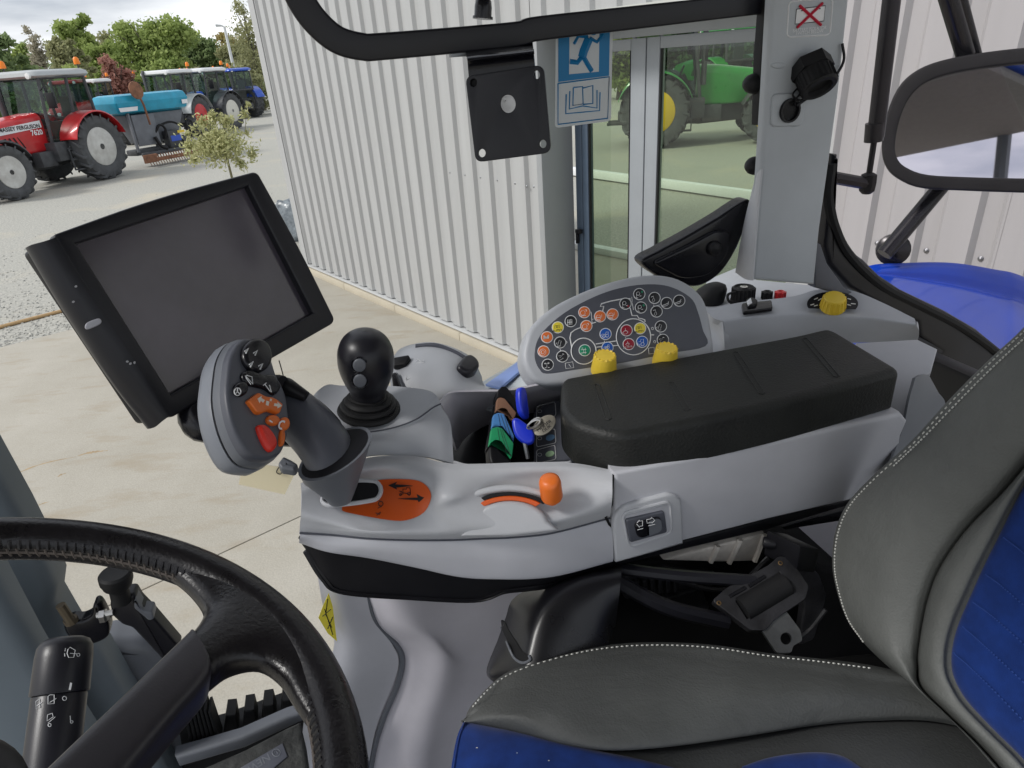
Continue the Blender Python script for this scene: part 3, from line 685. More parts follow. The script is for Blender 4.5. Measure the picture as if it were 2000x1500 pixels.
park(305, 240, 'white roofed blue tractor behind the middle of the turquoise hopper', av(300) + 2.7, M['p_blue'], M['rim_w'], M['r_white'], scale=1.0, beacons=2)
park(262, 247, 'white roofed green tractor behind the left end of the turquoise hopper', av(260) + 2.6, M['p_green'], M['rim_r'], M['r_white'], scale=1.0)
park(212, 263, 'white roofed tractor with red hood just behind the red fender', av(215) + 2.7, M['p_red'], M['rim_w'], M['r_white'], scale=.97)
park(172, 268, 'tractor with dark red roof just behind the cab of the nearest red tractor', av(175) + 2.8, M['p_red'], M['rim_w'], M['p_red'], scale=.98)
park(386, 216, 'far blue tractor with a blue roof between the green roofs', av(390) + 2.6, M['p_blue'], M['rim_c'], M['p_blue'], scale=1.0)
park(446, 224, 'blue tractor with a white roof in the far row, left of the lone blue one', av(440) + 2.6, M['p_blue'], M['rim_c'], M['r_white'])
park(325, 226, 'blue tractor with a blue roof far behind the hopper', av(330) + 2.7, M['p_blue'], M['rim_w'], M['p_blue'])
# green tractors behind the doors, standing in for reflections in the door glass
park(1276, 281, 'bright green tractor with yellow wheels side-on behind the doors in place of its reflection', av(1262) - pi / 2, M['p_jd'], M['rim_y'], M['p_jd'], group='green tractors behind the glazed doors', beacons=0)
park(1420, 205, 'farther green tractor behind the side-on one, seen through the right door pane', av(1420) + .7, M['p_jd'], M['rim_y'], M['p_jd'], group='green tractors behind the glazed doors')

# ------------------------------------------------------------------ seed drill with turquoise hopper behind the red tractor
M['turq'] = mat('turquoise_hopper_paint', (.01, .30, .46), .4, var=.16, vs=3, coat=.2)
M['drill'] = mat('grey_drill_frame', (.15, .16, .18), .55, var=.15, vs=5)
M['rust'] = mat('rusty_steel', (.22, .10, .055), .8, var=.4, vs=8, bump=.3, bs=40)
a0, a1 = Z(274, 329, 0), Z(388, 307, 0); dx = (a1 - a0).normalized(); dc = (a0 + a1) * .5
sdl = thing('seed_drill', 'turquoise hopper seed drill with rusty tines hitched behind the red tractor', 'seed drill', a0, rz=math.atan2(dx.y, dx.x))
Wd = (a1 - a0).length
dk = Wd / 3.0
def hop(z, x0, x1, y0, y1, r=.1): return [(x, y, z) for x, y in rp_([(x0, y0), (x1, y0), (x1, y1), (x0, y1)], r, 3)]
g = G(); g.loft([hop(1.62, .15, Wd - .1, .1, .6), hop(1.72, -.25, Wd - .02, -.15, .9), hop(2.0, -.35, Wd + .02, -.25, 1.0), hop(2.03, -.35, Wd + .02, -.25, 1.0), hop(2.22, -.28, Wd - .04, -.18, .9), hop(2.26, -.15, Wd - .12, -.05, .8)]); g.build('hopper', M['turq'], sdl, smooth=30)
g = G(); g.loft([hop(.75, .3, Wd - .5, .15, .5, .03), hop(1.63, .05, Wd - .12, .02, .7, .03)]); g.box((.55, -.12, 1.15), (.85, .05, .95)); g.box((.05, -.1, 1.1), (.06, .1, 1.2)); g.build('hopper_stand', M['drill'], sdl, bevel=.02)
g = G(); g.box((Wd * .5, .2, .48), (Wd, .5, .18)); g.box((Wd * .5, -.3, .42), (Wd, .12, .12)); g.box((Wd * .62, -.05, .75), (.5, .3, .55)); g.box((Wd * .38, 0, .8), (.12, .12, .8)); g.box((Wd * .8, -.02, .62), (.16, .3, .4)); g.build('rotor_frame', M['chassis'], sdl, bevel=.03)
g = G(); g.tube([(Wd * .35, -.1, 1.0), (Wd * .42, -.22, 1.25), (Wd * .5, -.2, 1.1), (Wd * .48, -.15, .8)], .04, 6, sm=14); g.tube([(Wd * .4, -.1, 1.2), (Wd * .6, -.25, 1.3), (Wd * .8, -.2, 1.1)], .035, 6, sm=14); g.tube([(Wd * .3, -.2, .9), (Wd * .33, -.3, .6), (Wd * .4, -.35, .5)], .06, 6, sm=10); g.build('hose', M['rubber'], sdl)
for k in range(22):
    g = G(); x = .12 + (Wd - .24) * k / 21; g.tube([(x, -.32, .45), (x - .02, -.38, .3), (x + .03, -.42, .06)], [.022, .02, .012], 5); g.build('tine', M['rust'], sdl)
g = G(); g.box((Wd * .5, -.5, .24), (Wd, .05, .12)); g.box((.1, -.52, .3), (.5, .08, .26)); g.build('levelling_board', M['rust'], sdl, bevel=.01)
g = G(); g.add([(Wd * .55, -.21, .68), (Wd * .72, -.21, .68), (Wd * .72, -.21, .86), (Wd * .55, -.21, .86)], [(0, 1, 2, 3)]); g.build('blue_plate', M['p_blue'], sdl, smooth=0)
g = G(); g.add([(Wd * .68, -.215, .92), (Wd * .80, -.215, .92), (Wd * .80, -.215, 1.0), (Wd * .68, -.215, 1.0)], [(0, 1, 2, 3)]); g.build('yellow_plate', M['yellow'], sdl, smooth=0)
g = G(); g.add([(-.28, -.253, 1.76), (.35, -.253, 1.76), (.4, -.253, 1.88), (-.30, -.253, 1.88)], [(0, 1, 2, 3)]); g.add([(Wd - .3, -.253, 1.82), (Wd - .06, -.253, 1.82), (Wd - .06, -.253, 1.95), (Wd - .3, -.253, 1.95)], [(0, 1, 2, 3)]); g.build('name_decal', M['white'], sdl, smooth=0)
g = G(); g.tube([(.62, -.3, 1.3), (.55, -.35, 1.9), (.42, -.38, 2.35)], .035, 6); g.lathe((.38, -.4, 2.35), (.1, -1, .1), [(.05, -.05), (.27, 0), (.26, .03), (.1, .06), (0, .06)], 20); g.build('marker_arm', M['rust'], sdl)

# ------------------------------------------------------------------ lamp posts
for (x0, y0, x1, y1, lab) in ((474, 160, 449, 52, 'white lamp post leaning in view over the blue tractor at the right'), (8, 165, -8, 118, 'white lamp post rising behind the red tractor cab')):
    b = Z(x0 + (3 if x0 > 100 else 3), y0 + 62, 0); dist = (b - CAM).length
    top = Plane(b, V(b.x, b.y, 0))(x1, y1); hgt = top.z
    t = thing('lamp_post', lab, 'lamp post', b, 'lamp posts in the yard')
    g = G(); g.tube([b, b + V(0, 0, hgt * .5), b + V(0, 0, hgt)], [.16, .12, .09], 8); g.build('pole', M['r_white'], t)
    g = G(); g.tube([b + V(0, 0, hgt), b + V(-.2, .05, hgt + .1), b + V(-.6, .1, hgt + .14)], [.05, .06, .09], 6); g.build('lantern', M['r_grey'], t)

# ------------------------------------------------------------------ trees
def leafmat(name, a, b, sc=.9, tl=.5):
    m = mat(name, a, .75, col2=b, vs=sc, rvar=0, spec=.2); t = m.node_tree; bs = t.nodes['Principled BSDF']; L = t.links.new     # light passes through thin leaves
    tr = nn(t, 'ShaderNodeBsdfTranslucent'); mx = nn(t, 'ShaderNodeMixShader'); mx.inputs[0].default_value = tl
    L(bs.inputs['Base Color'].links[0].from_socket, tr.inputs[0]); L(bs.outputs[0], mx.inputs[1]); L(tr.outputs[0], mx.inputs[2]); L(mx.outputs[0], t.nodes['Material Output'].inputs[0])
    return m
M['bark'] = mat('bark', (.10, .085, .07), .9, var=.3, vs=3); M['barkp'] = mat('pale_bark', (.30, .28, .25), .85, var=.2, vs=3)
def cards(lobes, n, size, jitter=.35, shape=(1, .62), hollow=.55):
    """leaf clumps scattered through a set of ellipsoid lobes"""
    vs = []; fs = []; w = np.array([l[3] * l[4] * l[5] for l in lobes]) ** .7; w /= w.sum()
    for li, c in zip(range(len(lobes)), rng.multinomial(n, w)):
        cx, cy, cz, rx, ry, rz_ = lobes[li]
        d = rng.normal(size=(c, 3)); d /= np.linalg.norm(d, axis=1)[:, None]
        rad = np.abs(rng.normal(size=c) * .38 + .55 + .2 * hollow).clip(0, 1.35)
        P = d * rad[:, None] * (rx, ry, rz_) + (cx, cy, cz)
        A = rng.normal(size=(c, 3)); A /= np.linalg.norm(A, axis=1)[:, None]; B = np.cross(A, rng.normal(size=(c, 3))); B /= np.linalg.norm(B, axis=1)[:, None] + 1e-9
        s = size * (1 + rng.normal(size=c) * jitter).clip(.35, 2); a = A * (s * shape[0] * .5)[:, None]; b = B * (s * shape[1] * .5)[:, None]
        n0 = len(vs); q = np.stack([P - a, P - a * .1 - b, P + a, P - a * .1 + b], 1).reshape(-1, 3); vs += q.tolist(); fs += [(n0 + 4 * i, n0 + 4 * i + 1, n0 + 4 * i + 2, n0 + 4 * i + 3) for i in range(c)]
    return vs, fs
def tree(name, lab, px0, px1, ytop, dist, mt, n, size, bark='bark', hollow=.45, seed=0, fill=.9, cat='tree', base=0.0, lob=20, trunk=True):
    global rng
    keep = rng; rng = np.random.default_rng(100 + seed)
    xm = (px0 + px1) / 2; dr = ray(xm, 140); hd_ = V(dr.x, dr.y, 0).normalized(); b = hd_ * dist
    pl = Plane(b, hd_); L_ = pl(px0, 120); R_ = pl(px1, 120); w = (R_ - L_).length / 2; top = pl(xm, ytop).z; side = TZ.cross(hd_)
    t = thing(name, lab, cat, b, 'trees along the far side of the yard')
    cz0 = top * (.16 if cat == 'tree' else .08); lobes = []
    for k in range(lob):
        a = rng.uniform(0, 6.28); h = (k + .5) / lob; env = w * 1.12 * sin(pi * (.16 + .74 * h)) ** .7; r = env * sqrt(rng.random()) * .92
        s = w * rng.uniform(.16, .34) * fill; z = cz0 + (top - cz0) * (.08 + .86 * h)
        c = b + side * cos(a) * r + hd_ * sin(a) * r * .7; lobes.append((c.x, c.y, min(z, top - s * .8), s * 1.15, s * 1.15, s * rng.uniform(.75, 1.0)))
    for k in range(3): lobes.append((b.x + side.x * w * rng.uniform(-.4, .4), b.y, cz0 + (top - cz0) * (.25 + .2 * k), w * .58, w * .5, (top - cz0) * .2))
    vs, fs = cards(lobes, int(n * 3.2), size * .5, hollow=hollow); g = G(); g.add(vs, fs); o = g.build('crown', mt, t, smooth=0)
    if trunk:
        g = G(); g.tube([b, b + V(.1, 0, top * .3), b + V(0, .1, top * .65), b + V(0, 0, top * .92)], [w * .055 + .08, w * .045 + .06, w * .03 + .04, .03], 8)
        for k in range(9):
            z = top * rng.uniform(.28, .7); a = rng.uniform(0, 6.28); e = b + side * cos(a) * w * .75 + hd_ * sin(a) * w * .6 + V(0, 0, min(top * .95, z + w * rng.uniform(.3, .9))); s_ = b + V(0, 0, z); g.tube([s_, (s_ + e) / 2 + V(0, 0, -.2), e], [w * .022 + .03, w * .014 + .02, .015], 6)
        g.build('trunk', M[bark], t)
    rng = keep; return t
lm = {'dg': leafmat('dark_green_leaves', (.16, .23, .095), (.34, .42, .20)), 'mg': leafmat('mid_green_leaves', (.22, .30, .09), (.46, .54, .19)), 'ol': leafmat('olive_leaves', (.26, .275, .14), (.46, .46, .25)), 'pb': leafmat('pale_birch_leaves', (.36, .34, .25), (.55, .51, .40)), 'rd': leafmat('russet_leaves', (.38, .19, .16), (.54, .30, .24)), 'au': leafmat('yellowing_leaves', (.29, .26, .10), (.48, .38, .15)), 'gy': leafmat('grey_green_leaves', (.32, .32, .20), (.48, .45, .30))}
tree('broadleaf_tree', 'dark green broadleaf tree at the far left edge behind the red tractor', -75, 66, 58, 62, lm['dg'], 5200, .55, seed=1)
tree('birch_tree', 'pale thin leaved birch tree with bare branches showing', 58, 118, 38, 66, lm['pb'], 1300, .38, 'barkp', hollow=.3, seed=2)
tree('broadleaf_tree', 'narrow olive tree between the birch and the tall green tree', 98, 182, 62, 60, lm['ol'], 3600, .5, seed=3)
tree('broadleaf_tree', 'tall rounded green tree rising highest behind the olive tree', 124, 232, 24, 74, lm['mg'], 5200, .6, seed=4)
tree('broadleaf_tree', 'wide bright green tree in the middle behind the turquoise hopper', 218, 405, 36, 68, lm['mg'], 9000, .6, seed=5, lob=30)
tree('broadleaf_tree', 'low green tree behind the russet bush', 172, 262, 78, 70, lm['mg'], 3800, .55, seed=6)
tree('russet_bush', 'russet red bush behind the left end of the hopper', 182, 262, 106, 52, lm['rd'], 2600, .34, hollow=.25, seed=7, cat='bush')
tree('grey_bush', 'greyish green thin bush below the lamp post', 338, 412, 128, 52, lm['gy'], 2200, .34, hollow=.25, seed=8, cat='bush')
tree('broadleaf_tree', 'dark green tree between the wide tree and the yellowing tree', 368, 450, 72, 72, lm['dg'], 4200, .55, seed=9)
tree('broadleaf_tree', 'yellowing tree beside the lamp post', 398, 508, 62, 78, lm['au'], 4200, .55, seed=10)
tree('broadleaf_tree', 'tall wispy tree cut by the edge of the ribbed wall', 440, 560, -8, 60, lm['ol'], 1500, .36, hollow=.2, seed=11, fill=.75)
tree('green_bush', 'low green bush at the left behind the red tractor roof', 60, 190, 128, 50, lm['mg'], 3200, .42, seed=12, cat='bush', trunk=False)
tree('green_bush', 'low green bush behind the far tractors at the right', 400, 520, 130, 54, lm['ol'], 3000, .4, seed=13, cat='bush', trunk=False)
tree('green_bush', 'low green bush behind the hopper roofs', 255, 350, 116, 54, lm['mg'], 3000, .42, seed=14, cat='bush', trunk=False)
tree('broadleaf_tree', 'green tree seen high through the glazed doors, the left one', 1130, 1290, 40, 40, lm['mg'], 3000, .5, seed=15)
tree('broadleaf_tree', 'dark green tree seen high through the glazed doors, the right one', 1270, 1500, 20, 42, lm['dg'], 4200, .5, seed=16)
tree('broadleaf_tree', 'pale green tree filling the gap left of the birch', 0, 100, 78, 70, lm['mg'], 3600, .5, seed=21)
tree('broadleaf_tree', 'olive green tree behind the russet bush, under the tall tree', 150, 270, 62, 78, lm['ol'], 4200, .55, seed=22)
tree('broadleaf_tree', 'rounded light green tree right of the wide bright tree', 330, 425, 56, 74, lm['mg'], 4200, .55, seed=23)
tree('broadleaf_tree', 'olive tree behind the foot of the lamp post', 425, 520, 84, 70, lm['ol'], 3600, .5, seed=24)
# far wood behind everything
vs, fs = [], []
for (pa, pb_, n) in ((-400, 620, 9000), (1000, 1700, 5000)):
    lob = []
    for x in np.linspace(pa, pb_, 26):
        d = ray(x, 300); h = V(d.x, d.y, 0).normalized() * 95; lob.append((h.x, h.y, 2.4, 5, 5, rng.uniform(3, 4.6)))
    a, b = cards(lob, n * 3, .42); fs += [tuple(i + len(vs) for i in f) for f in b]; vs += a
g = G(); g.add(vs, fs); tag(g.build('far_wood', lm['dg'], smooth=0), kind='stuff')

# ------------------------------------------------------------------ potted variegated shrub
ps = Z(468, 424, 0); dr = Plane(ps, V(ps.x, ps.y, 0)); c = dr(425, 278); half = (dr(500, 270) - dr(352, 280)).length / 2
ct = thing('standard_shrub', 'variegated shrub clipped as a small standard tree in a pot', 'shrub', ps)
stem_top = dr(441, 300)
g = G(); g.tube([ps + V(0, 0, .3), ps * .5 + stem_top * .5 + V(.02, 0, 0), stem_top], [.03, .026, .02], 8, sm=10)
for k in range(16):
    e = c + Vector(rng.normal(size=3) * half * .45); g.tube([stem_top, (stem_top + e) / 2 + V(0, 0, .05), e], [.014, .009, .004], 5)
g.tube([stem_top, c + V(.3, 0, .1), dr(478, 262), dr(481, 225)], [.012, .009, .005], 5); g.build('trunk', mat('green_brown_stem', (.19, .17, .09), .8, var=.2, vs=20), ct)
lobes = [(c.x, c.y, c.z, half * .86, half * .8, half * .62), (c.x, c.y, c.z - half * .15, half * .92, half * .8, half * .5)]
for (x, y, r) in ((370, 285, .22), (395, 240, .22), (415, 228, .2), (478, 222, .16), (485, 205, .1), (492, 300, .2), (380, 310, .2), (365, 262, .12), (440, 235, .22), (470, 320, .22), (482, 260, .10)):
    q = dr(x, y); lobes.append((q.x, q.y, q.z, half * r, half * r, half * r))
vs, fs = cards(lobes, 5600, .08, shape=(1, .36), hollow=-.6); g = G(); g.add(vs, fs)
o = g.build('crown', leafmat('variegated_leaves', (.24, .28, .10), (.74, .70, .40), 22, .35), ct, smooth=0); tag(o, kind='stuff')
g = G(); g.lathe(ps, (0, 0, 1), [(.16, .03), (.22, .36), (.24, .37), (.24, .42), (.21, .42), (.20, .38), (0, .38)], 24); g.build('pot', M['rubber'], ct)
# ================================================================== THE CAB WE SIT IN
cab = thing('tractor_cab', 'open tractor cab interior with blue grey rear post, right hand windows and grey trim', 'tractor cab', T(.3, .9, 1.3))
sGl = 1.0
class Cyl:
    def __init__(s, p, a, R): s.p = Vector(p); s.a = Vector(a).normalized(); s.R = R
    def __call__(s, x, y, lift=0.0):
        d = ray(x, y); o = CAM - s.p; R = s.R + lift
        dd = d - s.a * d.dot(s.a); oo = o - s.a * o.dot(s.a); A = dd.dot(dd); B = 2 * dd.dot(oo); Cc = oo.dot(oo) - R * R; q = B * B - 4 * A * Cc
        t = (-B - sqrt(q)) / (2 * A) if q > 0 else -B / (2 * A); return CAM + d * t

# roof with its headliner, sized to leave an open front strip that lets light in; outside edges of the cab
def rs(r0, r1, s0, s1, z): return [T(r0, s0, z), T(r1, s0, z), T(r1, s1, z), T(r0, s1, z)]
g = G(); g.box(T(.335, .25, 2.93), (1.57, 1.62, .05), TR, TS); g.build('headliner', M['headliner'], cab, bevel=.02)
for a, b, c, d in ((-.95, -.452, -.56, -.44), (-.95, -.452, .94, 1.06), (-.95, -.84, -.44, .94)):
    g = G(); g.box(T((a + b) / 2, (c + d) / 2, 2.93), (b - a - .004, d - c - .004, .05), TR, TS); g.build('roof_rail', M['headliner'], cab, bevel=.015)
g = G(); g.box(T(.335, .25, 3.0), (1.67, 1.74, .07), TR, TS); g.build('roof_panel', M['p_blue'], cab, bevel=.03)
for a, b in ((-.56, -.50),):
    g = G(); g.tube([T(.70, a, 2.92), T(.74, a, 2.2), T(.72, a, 1.5)], .035, 8); g.build('door_post', M['post'], cab)
    g = G(); g.tube([T(-.9, a, 2.92), T(-1.05, a, 2.0), T(-1.0, a, 1.3)], .035, 8); g.build('door_post', M['post'], cab)

g = G(); g.box(T(.0, .14, 1.29), (2.1, 1.38, .04), TR, TS); g.build('cab_floor', M['rubber'], cab, bevel=.01)  # out of view; added to block light bouncing up from the ground
g = G(); g.box(T(1.07, .2, 1.62), (.04, 1.5, .64), TR, TS); g.build('rear_bulkhead', M['black'], cab, bevel=.01)  # unseen lower rear wall, also added against the ground bounce
# rear right post
pp = SP(.93)
pil = G(); pil.slab(pp, [(1509, -60), (1508, 0), (1497, 180), (1487, 330), (1478, 440), (1470, 547), (1592, 557), (1603, 445), (1621, 320), (1639, 190), (1660, 0), (1668, -60)], -.016, 0, .007)
pil = pil.build('rear_post', M['pillar'], cab)
g = G(); g.slab(SP(.95), [(1556, -60), (1540, 200), (1524, 500), (1590, 520), (1634, 190), (1662, -60)], -.07, 0, 0); g.build('post_core', M['slate'], cab)
g = G(); g.patch([[pp(1486, 330, .004), pp(1478, 420, .004), pp(1470, 548, .004)], [pp(1478, 340, -.01), pp(1466, 430, -.012), pp(1455, 545, -.01)], [pp(1474, 350, -.04), pp(1452, 440, -.045), pp(1436, 532, -.04)]], 14, 10, .004)
g.build('post_foot_trim', M['lighter'], cab)
g = G(); g.slab(pp, rp_([(1507, 183), (1572, 180), (1566, 246), (1503, 248)], 12), -.002, .004, .003); g.build('socket_plate', M['pillar'], cab)
g = G(); c = pp(1541, 216, .004); g.lathe(c, pp.n, [(.0175, 0), (.0175, .005), (.0145, .005), (.0135, -.004), (0, -.004)], 22); k7 = g.build('pin_socket', M['black'], cab)
g = G()
for a in (-7, 0, 7): g.tube([pp(1541 + a, 209, .001), pp(1541 + a, 224, .001)], .0016, 6)
g.build('pin', M['metal'], k7)
g = G(); c = pp(1574, 140, 0); ax = (pp.n * .65 - TZ * .72).normalized(); hx_ = [(.037 if 0 else .034, 0), (.034, .018)]
c = pp(1577, 124, 0); g.lathe(c + pp.n * .004, ax, [(.031, 0), (.031, .018)], 6); g.lathe(c + pp.n * .004 + ax * .018, ax, [(.0265, 0), (.0265, .026), (.024, .028), (.018, .028), (.016, .02), (0, .02)], 26)
for k in range(26):
    a = 2 * pi * k / 26; x = TR; y = ax.cross(x).normalized(); x = y.cross(ax); p = c + pp.n * .004 + (x * cos(a) + y * sin(a)) * .0266; g.tube([p + ax * .02, p + ax * .042], .0014, 4)
g.build('socket_cap', M['rubber'], cab)
for x in (1520, 1625):
    g = G(); g.slab(pp, ell(x, 128, 14, 6), -.001, .002, .0015); g.build('screw_cover', M['pillar'], cab)
g = G(); g.tube([pp(1645, 85, .004), pp(1648, 118, .006), pp(1630, 150, .008), pp(1600, 175, .012), pp(1572, 195, .012), pp(1556, 206, .008)], .0022, 6, sm=24)
g.tube([pp(1560, 170, .012), pp(1548, 185, .012), pp(1562, 196, .014), pp(1578, 186, .013), pp(1570, 178, .013), pp(1556, 192, .012), pp(1552, 206, .008)], .0016, 6, sm=24); g.build('lanyard', M['black'], cab)
# sticker with crossed-out picture
stk = G(); o_ = rp_([(1541, 3), (1627, -4), (1621, 68), (1537, 73)], 10)
for a, b in zip(o_, o_[1:] + o_[:1]): stk.tube([pp(*a, .0003), pp(*b, .0003)], .0011, 4)
stk = tag(stk.build('warning_sticker', M['white'], cab), 'white outlined sticker with a picture crossed out in red')
g = G(); g.slab(pp, [(1556, 18), (1612, 11), (1609, 41), (1553, 47)], 0, .0005); g.build('picture_panel', M['white'], stk)
g = G(); g.lines(pp, [[(1556, 18), (1612, 11), (1609, 41), (1553, 47), (1556, 18)]], 1.4, .0007); g.slab(pp, [(1564, 20), (1567, 20), (1567, 22), (1564, 22)], 0, .0009); g.slab(pp, [(1599, 16), (1602, 16), (1602, 18), (1599, 18)], 0, .0009); g.build('picture_outline', M['ink'], stk)
g = G(); g.tube([pp(1562, 11, .0016), pp(1604, 49, .0016)], .0021, 4); g.tube([pp(1607, 6, .0018), pp(1557, 54, .0018)], .0021, 4); g.build('red_cross', flat('red_print', (.55, .02, .05)), stk)
X = pp(1600, 52) - pp(1560, 56); text('BATTERY ISOLATOR', pp(1581, 57, .0003), X, TZ, .0045, M['white'], stk); text('SWITCH BELOW', pp(1581, 63, .0003), X, TZ, .0045, M['white'], stk)
# door seal, buffers
g = G(); g.slab(SP(.955), [(1497, -10), (1507, -10), (1497, 150), (1490, 245), (1483, 245), (1487, 120)], -.02, .0, .003); g.build('edge_strip', M['rubber'], cab)
for x, y in ((1487, 163), (1489, 323)):
    c = S(x, y, .97); a = (S(x - 30, y + 1, .97) - c).normalized()
    g = G(); g.lathe(c, a, [(.019, -.006), (.019, 0)], 18); w_ = g.build('buffer_washer', M['metal'], cab)
    g = G(); g.lathe(c, a, [(.0145, 0), (.0150, .012), (.0145, .018), (.0125, .024), (.008, .029), (0, .031)], 18); g.build('rubber_buffer', M['rubber'], cab)
# black cover of the window hinge, low in the corner
pc = SP(.985)
g = G(); g.slab(pc, [tuple(p) for p in cr([(1254, 512), (1290, 489), (1340, 462), (1400, 427), (1464, 390), (1457, 440), (1438, 490), (1408, 534), (1368, 559), (1325, 557), (1285, 541)], 60, True)], -.03, 0, .006); cv = g.build('hinge_cover', M['blackg'], cab)
g = G(); g.slab(pc, rp_([(1268, 512), (1340, 478), (1395, 448), (1425, 450), (1418, 500), (1380, 538), (1330, 545)], 18), 0, .007, .005); g.build('raised_panel', M['blackg'], cv)
g = G(); g.lathe(pc(1393, 484, .006), pc.n, [(.013, 0), (.013, .006), (.010, .011), (0, .013)], 16); g.build('hinge_knob', M['black'], cv)
# panes
g = G(); g.slab(SP(1.03), [(470, -120), (1505, -120), (1480, 400), (1440, 540), (1330, 640), (1000, 900), (560, 900), (430, 500)], 0, .005); g.build('side_window', M['glass'], cab, smooth=0)
g = G(); g.slab(SP(1.04), [(1668, -120), (2250, -120), (2250, 900), (1990, 760), (1800, 640), (1690, 560), (1640, 470), (1620, 380), (1630, 250)], 0, .005); g.build('rear_side_window', M['glassp'], cab, smooth=0)
# black seal frame of the rear side window and its dark liner
ps_ = SP(1.0)
g = G(); g.slab(ps_, [(1620, 300), (1629, 300), (1622, 380), (1634, 440), (1656, 488), (1680, 505), (1710, 535), (1752, 563), (1800, 586), (1838, 604), (1900, 640), (1960, 690), (1990, 760), (1900, 790), (1838, 762), (1800, 735), (1832, 683), (1790, 655), (1786, 626), (1752, 610), (1684, 578), (1652, 560), (1612, 515), (1603, 480), (1606, 462), (1612, 400)], -.03, .012, .008); g.build('window_seal', M['satin'], cab)
g = G(); g.tube([ps_(x, y, .012) for x, y in ((1624, 320), (1618, 385), (1632, 448), (1660, 500), (1720, 556), (1800, 598), (1880, 640), (1960, 700), (2020, 770))], .009, 8, sm=40); g.build('seal_lip', M['rubber'], cab)
g = G(); g.slab(SP(.97), [(1590, 470), (1604, 478), (1616, 515), (1650, 562), (1690, 585), (1640, 575), (1592, 562)], -.02, 0, .003); g.build('post_gusset', M['slate'], cab)
# gas strut and its bracket (outside the pane)
st = thing('gas_strut', 'black gas strut of the rear side window hanging from above to a stubby bracket', 'gas strut', S(1700, 300, 1.07))
q = SP(1.07)
g = G(); g.tube([q(1760, -160), q(1710, 268)], .0150, 14); g.tube([q(1709, 240), q(1706, 276)], .0165, 14); g.build('cylinder', M['satin'], st)
g = G(); g.tube([q(1708, 270), q(1696, 350)], .0055, 10); g.build('rod', M['black'], st)
g = G(); g.tube([q(1618, 345), q(1690, 358)], .0115, 8); g.build('bracket_pin', M['satin'], st)
g = G(); c = q(1695, 358); g.lathe(c - TZ * .020, TZ, [(.008, 0), (.0145, .006), (.0155, .022), (.0145, .036), (.007, .04)], 8); g.build('ball_socket', M['rubber'], st)
# rear-view mirror with arms, outside
mir = thing('side_mirror', 'rectangular rear view mirror in a black rounded housing on tubular arms', 'mirror', S(1900, 240, 1.55))
Mb = S(1850, 283, 1.55); E_ = T(.42, -.50, 2.905)
mn = ((E_ - Mb).normalized() + (CAM - Mb).normalized()).normalized(); mpn = Plane(Mb, mn)
mo = cr([(1727, 285), (1735, 230), (1757, 175), (1790, 143), (1840, 123), (1920, 108), (2010, 98), (2110, 92), (2165, 130), (2180, 230), (2165, 330), (2110, 372), (2000, 372), (1880, 368), (1800, 363), (1758, 346), (1735, 322)], 60, True)
mi_ = cr([(1743, 285), (1752, 235), (1772, 190), (1803, 160), (1850, 142), (1925, 128), (2010, 119), (2100, 113), (2145, 145), (2160, 230), (2145, 320), (2100, 352), (2000, 353), (1880, 350), (1805, 345), (1765, 330), (1748, 312)], 60, True)
hs = plate('housing', mpn, [tuple(p) for p in mo], [[tuple(p) for p in mi_]], .012, M['rubber'], mir, bevel=.006)
g = G(); g.slab(mpn, [tuple(p) for p in mo], -.09, -.008, 0); g.build('back_shell', M['black'], mir)
g = G(); g.slab(mpn, [tuple(p) for p in mi_], -.0075, -.004, 0); g.build('mirror_glass', M['mirror'], mir, smooth=0)
q = SP(1.62)
g = G(); g.tube([q(1850, 350), q(1800, 410), q(1727, 497)], .024, 14); g.build('mirror_arm', M['blackg'], mir)
for x0, x1, rr in ((1806, 1886, .024), (1832, 1904, .018)):
    g = G(); g.tube([q(x0, -160), q(x1, 108)], rr, 12); g.build('mirror_arm', M['blackg'], mir)
g = G(); c = q(1745, 488, -.03); g.lathe(c - mpn.n * .05, mpn.n, [(.045, 0), (.05, .02), (.05, .05), (.035, .06), (0, .062)], 20); g.build('arm_pivot', M['blackg'], mir)

# blue rear fender of this tractor, outside the panes
g = G(); F = lambda row, s: [S(x, y, s) for x, y in row]
g.patch([F([(1630, 590), (1692, 575), (1733, 570), (1850, 568), (1933, 580), (2000, 596), (2120, 650)], 1.66), F([(1630, 540), (1692, 523), (1733, 518), (1850, 516), (1933, 528), (2000, 544), (2120, 600)], 1.635), F([(1630, 541), (1697, 526), (1745, 521), (1855, 520), (1960, 536), (2000, 548), (2120, 605)], 1.615), F([(1630, 546), (1703, 532), (1757, 530), (1862, 536), (1960, 556), (2000, 568), (2120, 626)], 1.600), F([(1630, 550), (1707, 539), (1767, 543), (1867, 558), (1960, 580), (2000, 590), (2120, 650)], 1.592),
         F([(1630, 555), (1709, 544), (1770, 549), (1870, 566), (1960, 590), (2000, 602), (2120, 662)], 1.555), F([(1630, 605), (1720, 605), (1790, 622), (1880, 650), (1960, 684), (2010, 705), (2130, 770)], 1.36), F([(1630, 690), (1760, 715), (1840, 740), (1920, 775), (2000, 815), (2080, 855), (2160, 900)], 1.13)], 44, 64, .01)
g.build('blue_fender', M['bluepaint'], cab, smooth=80)

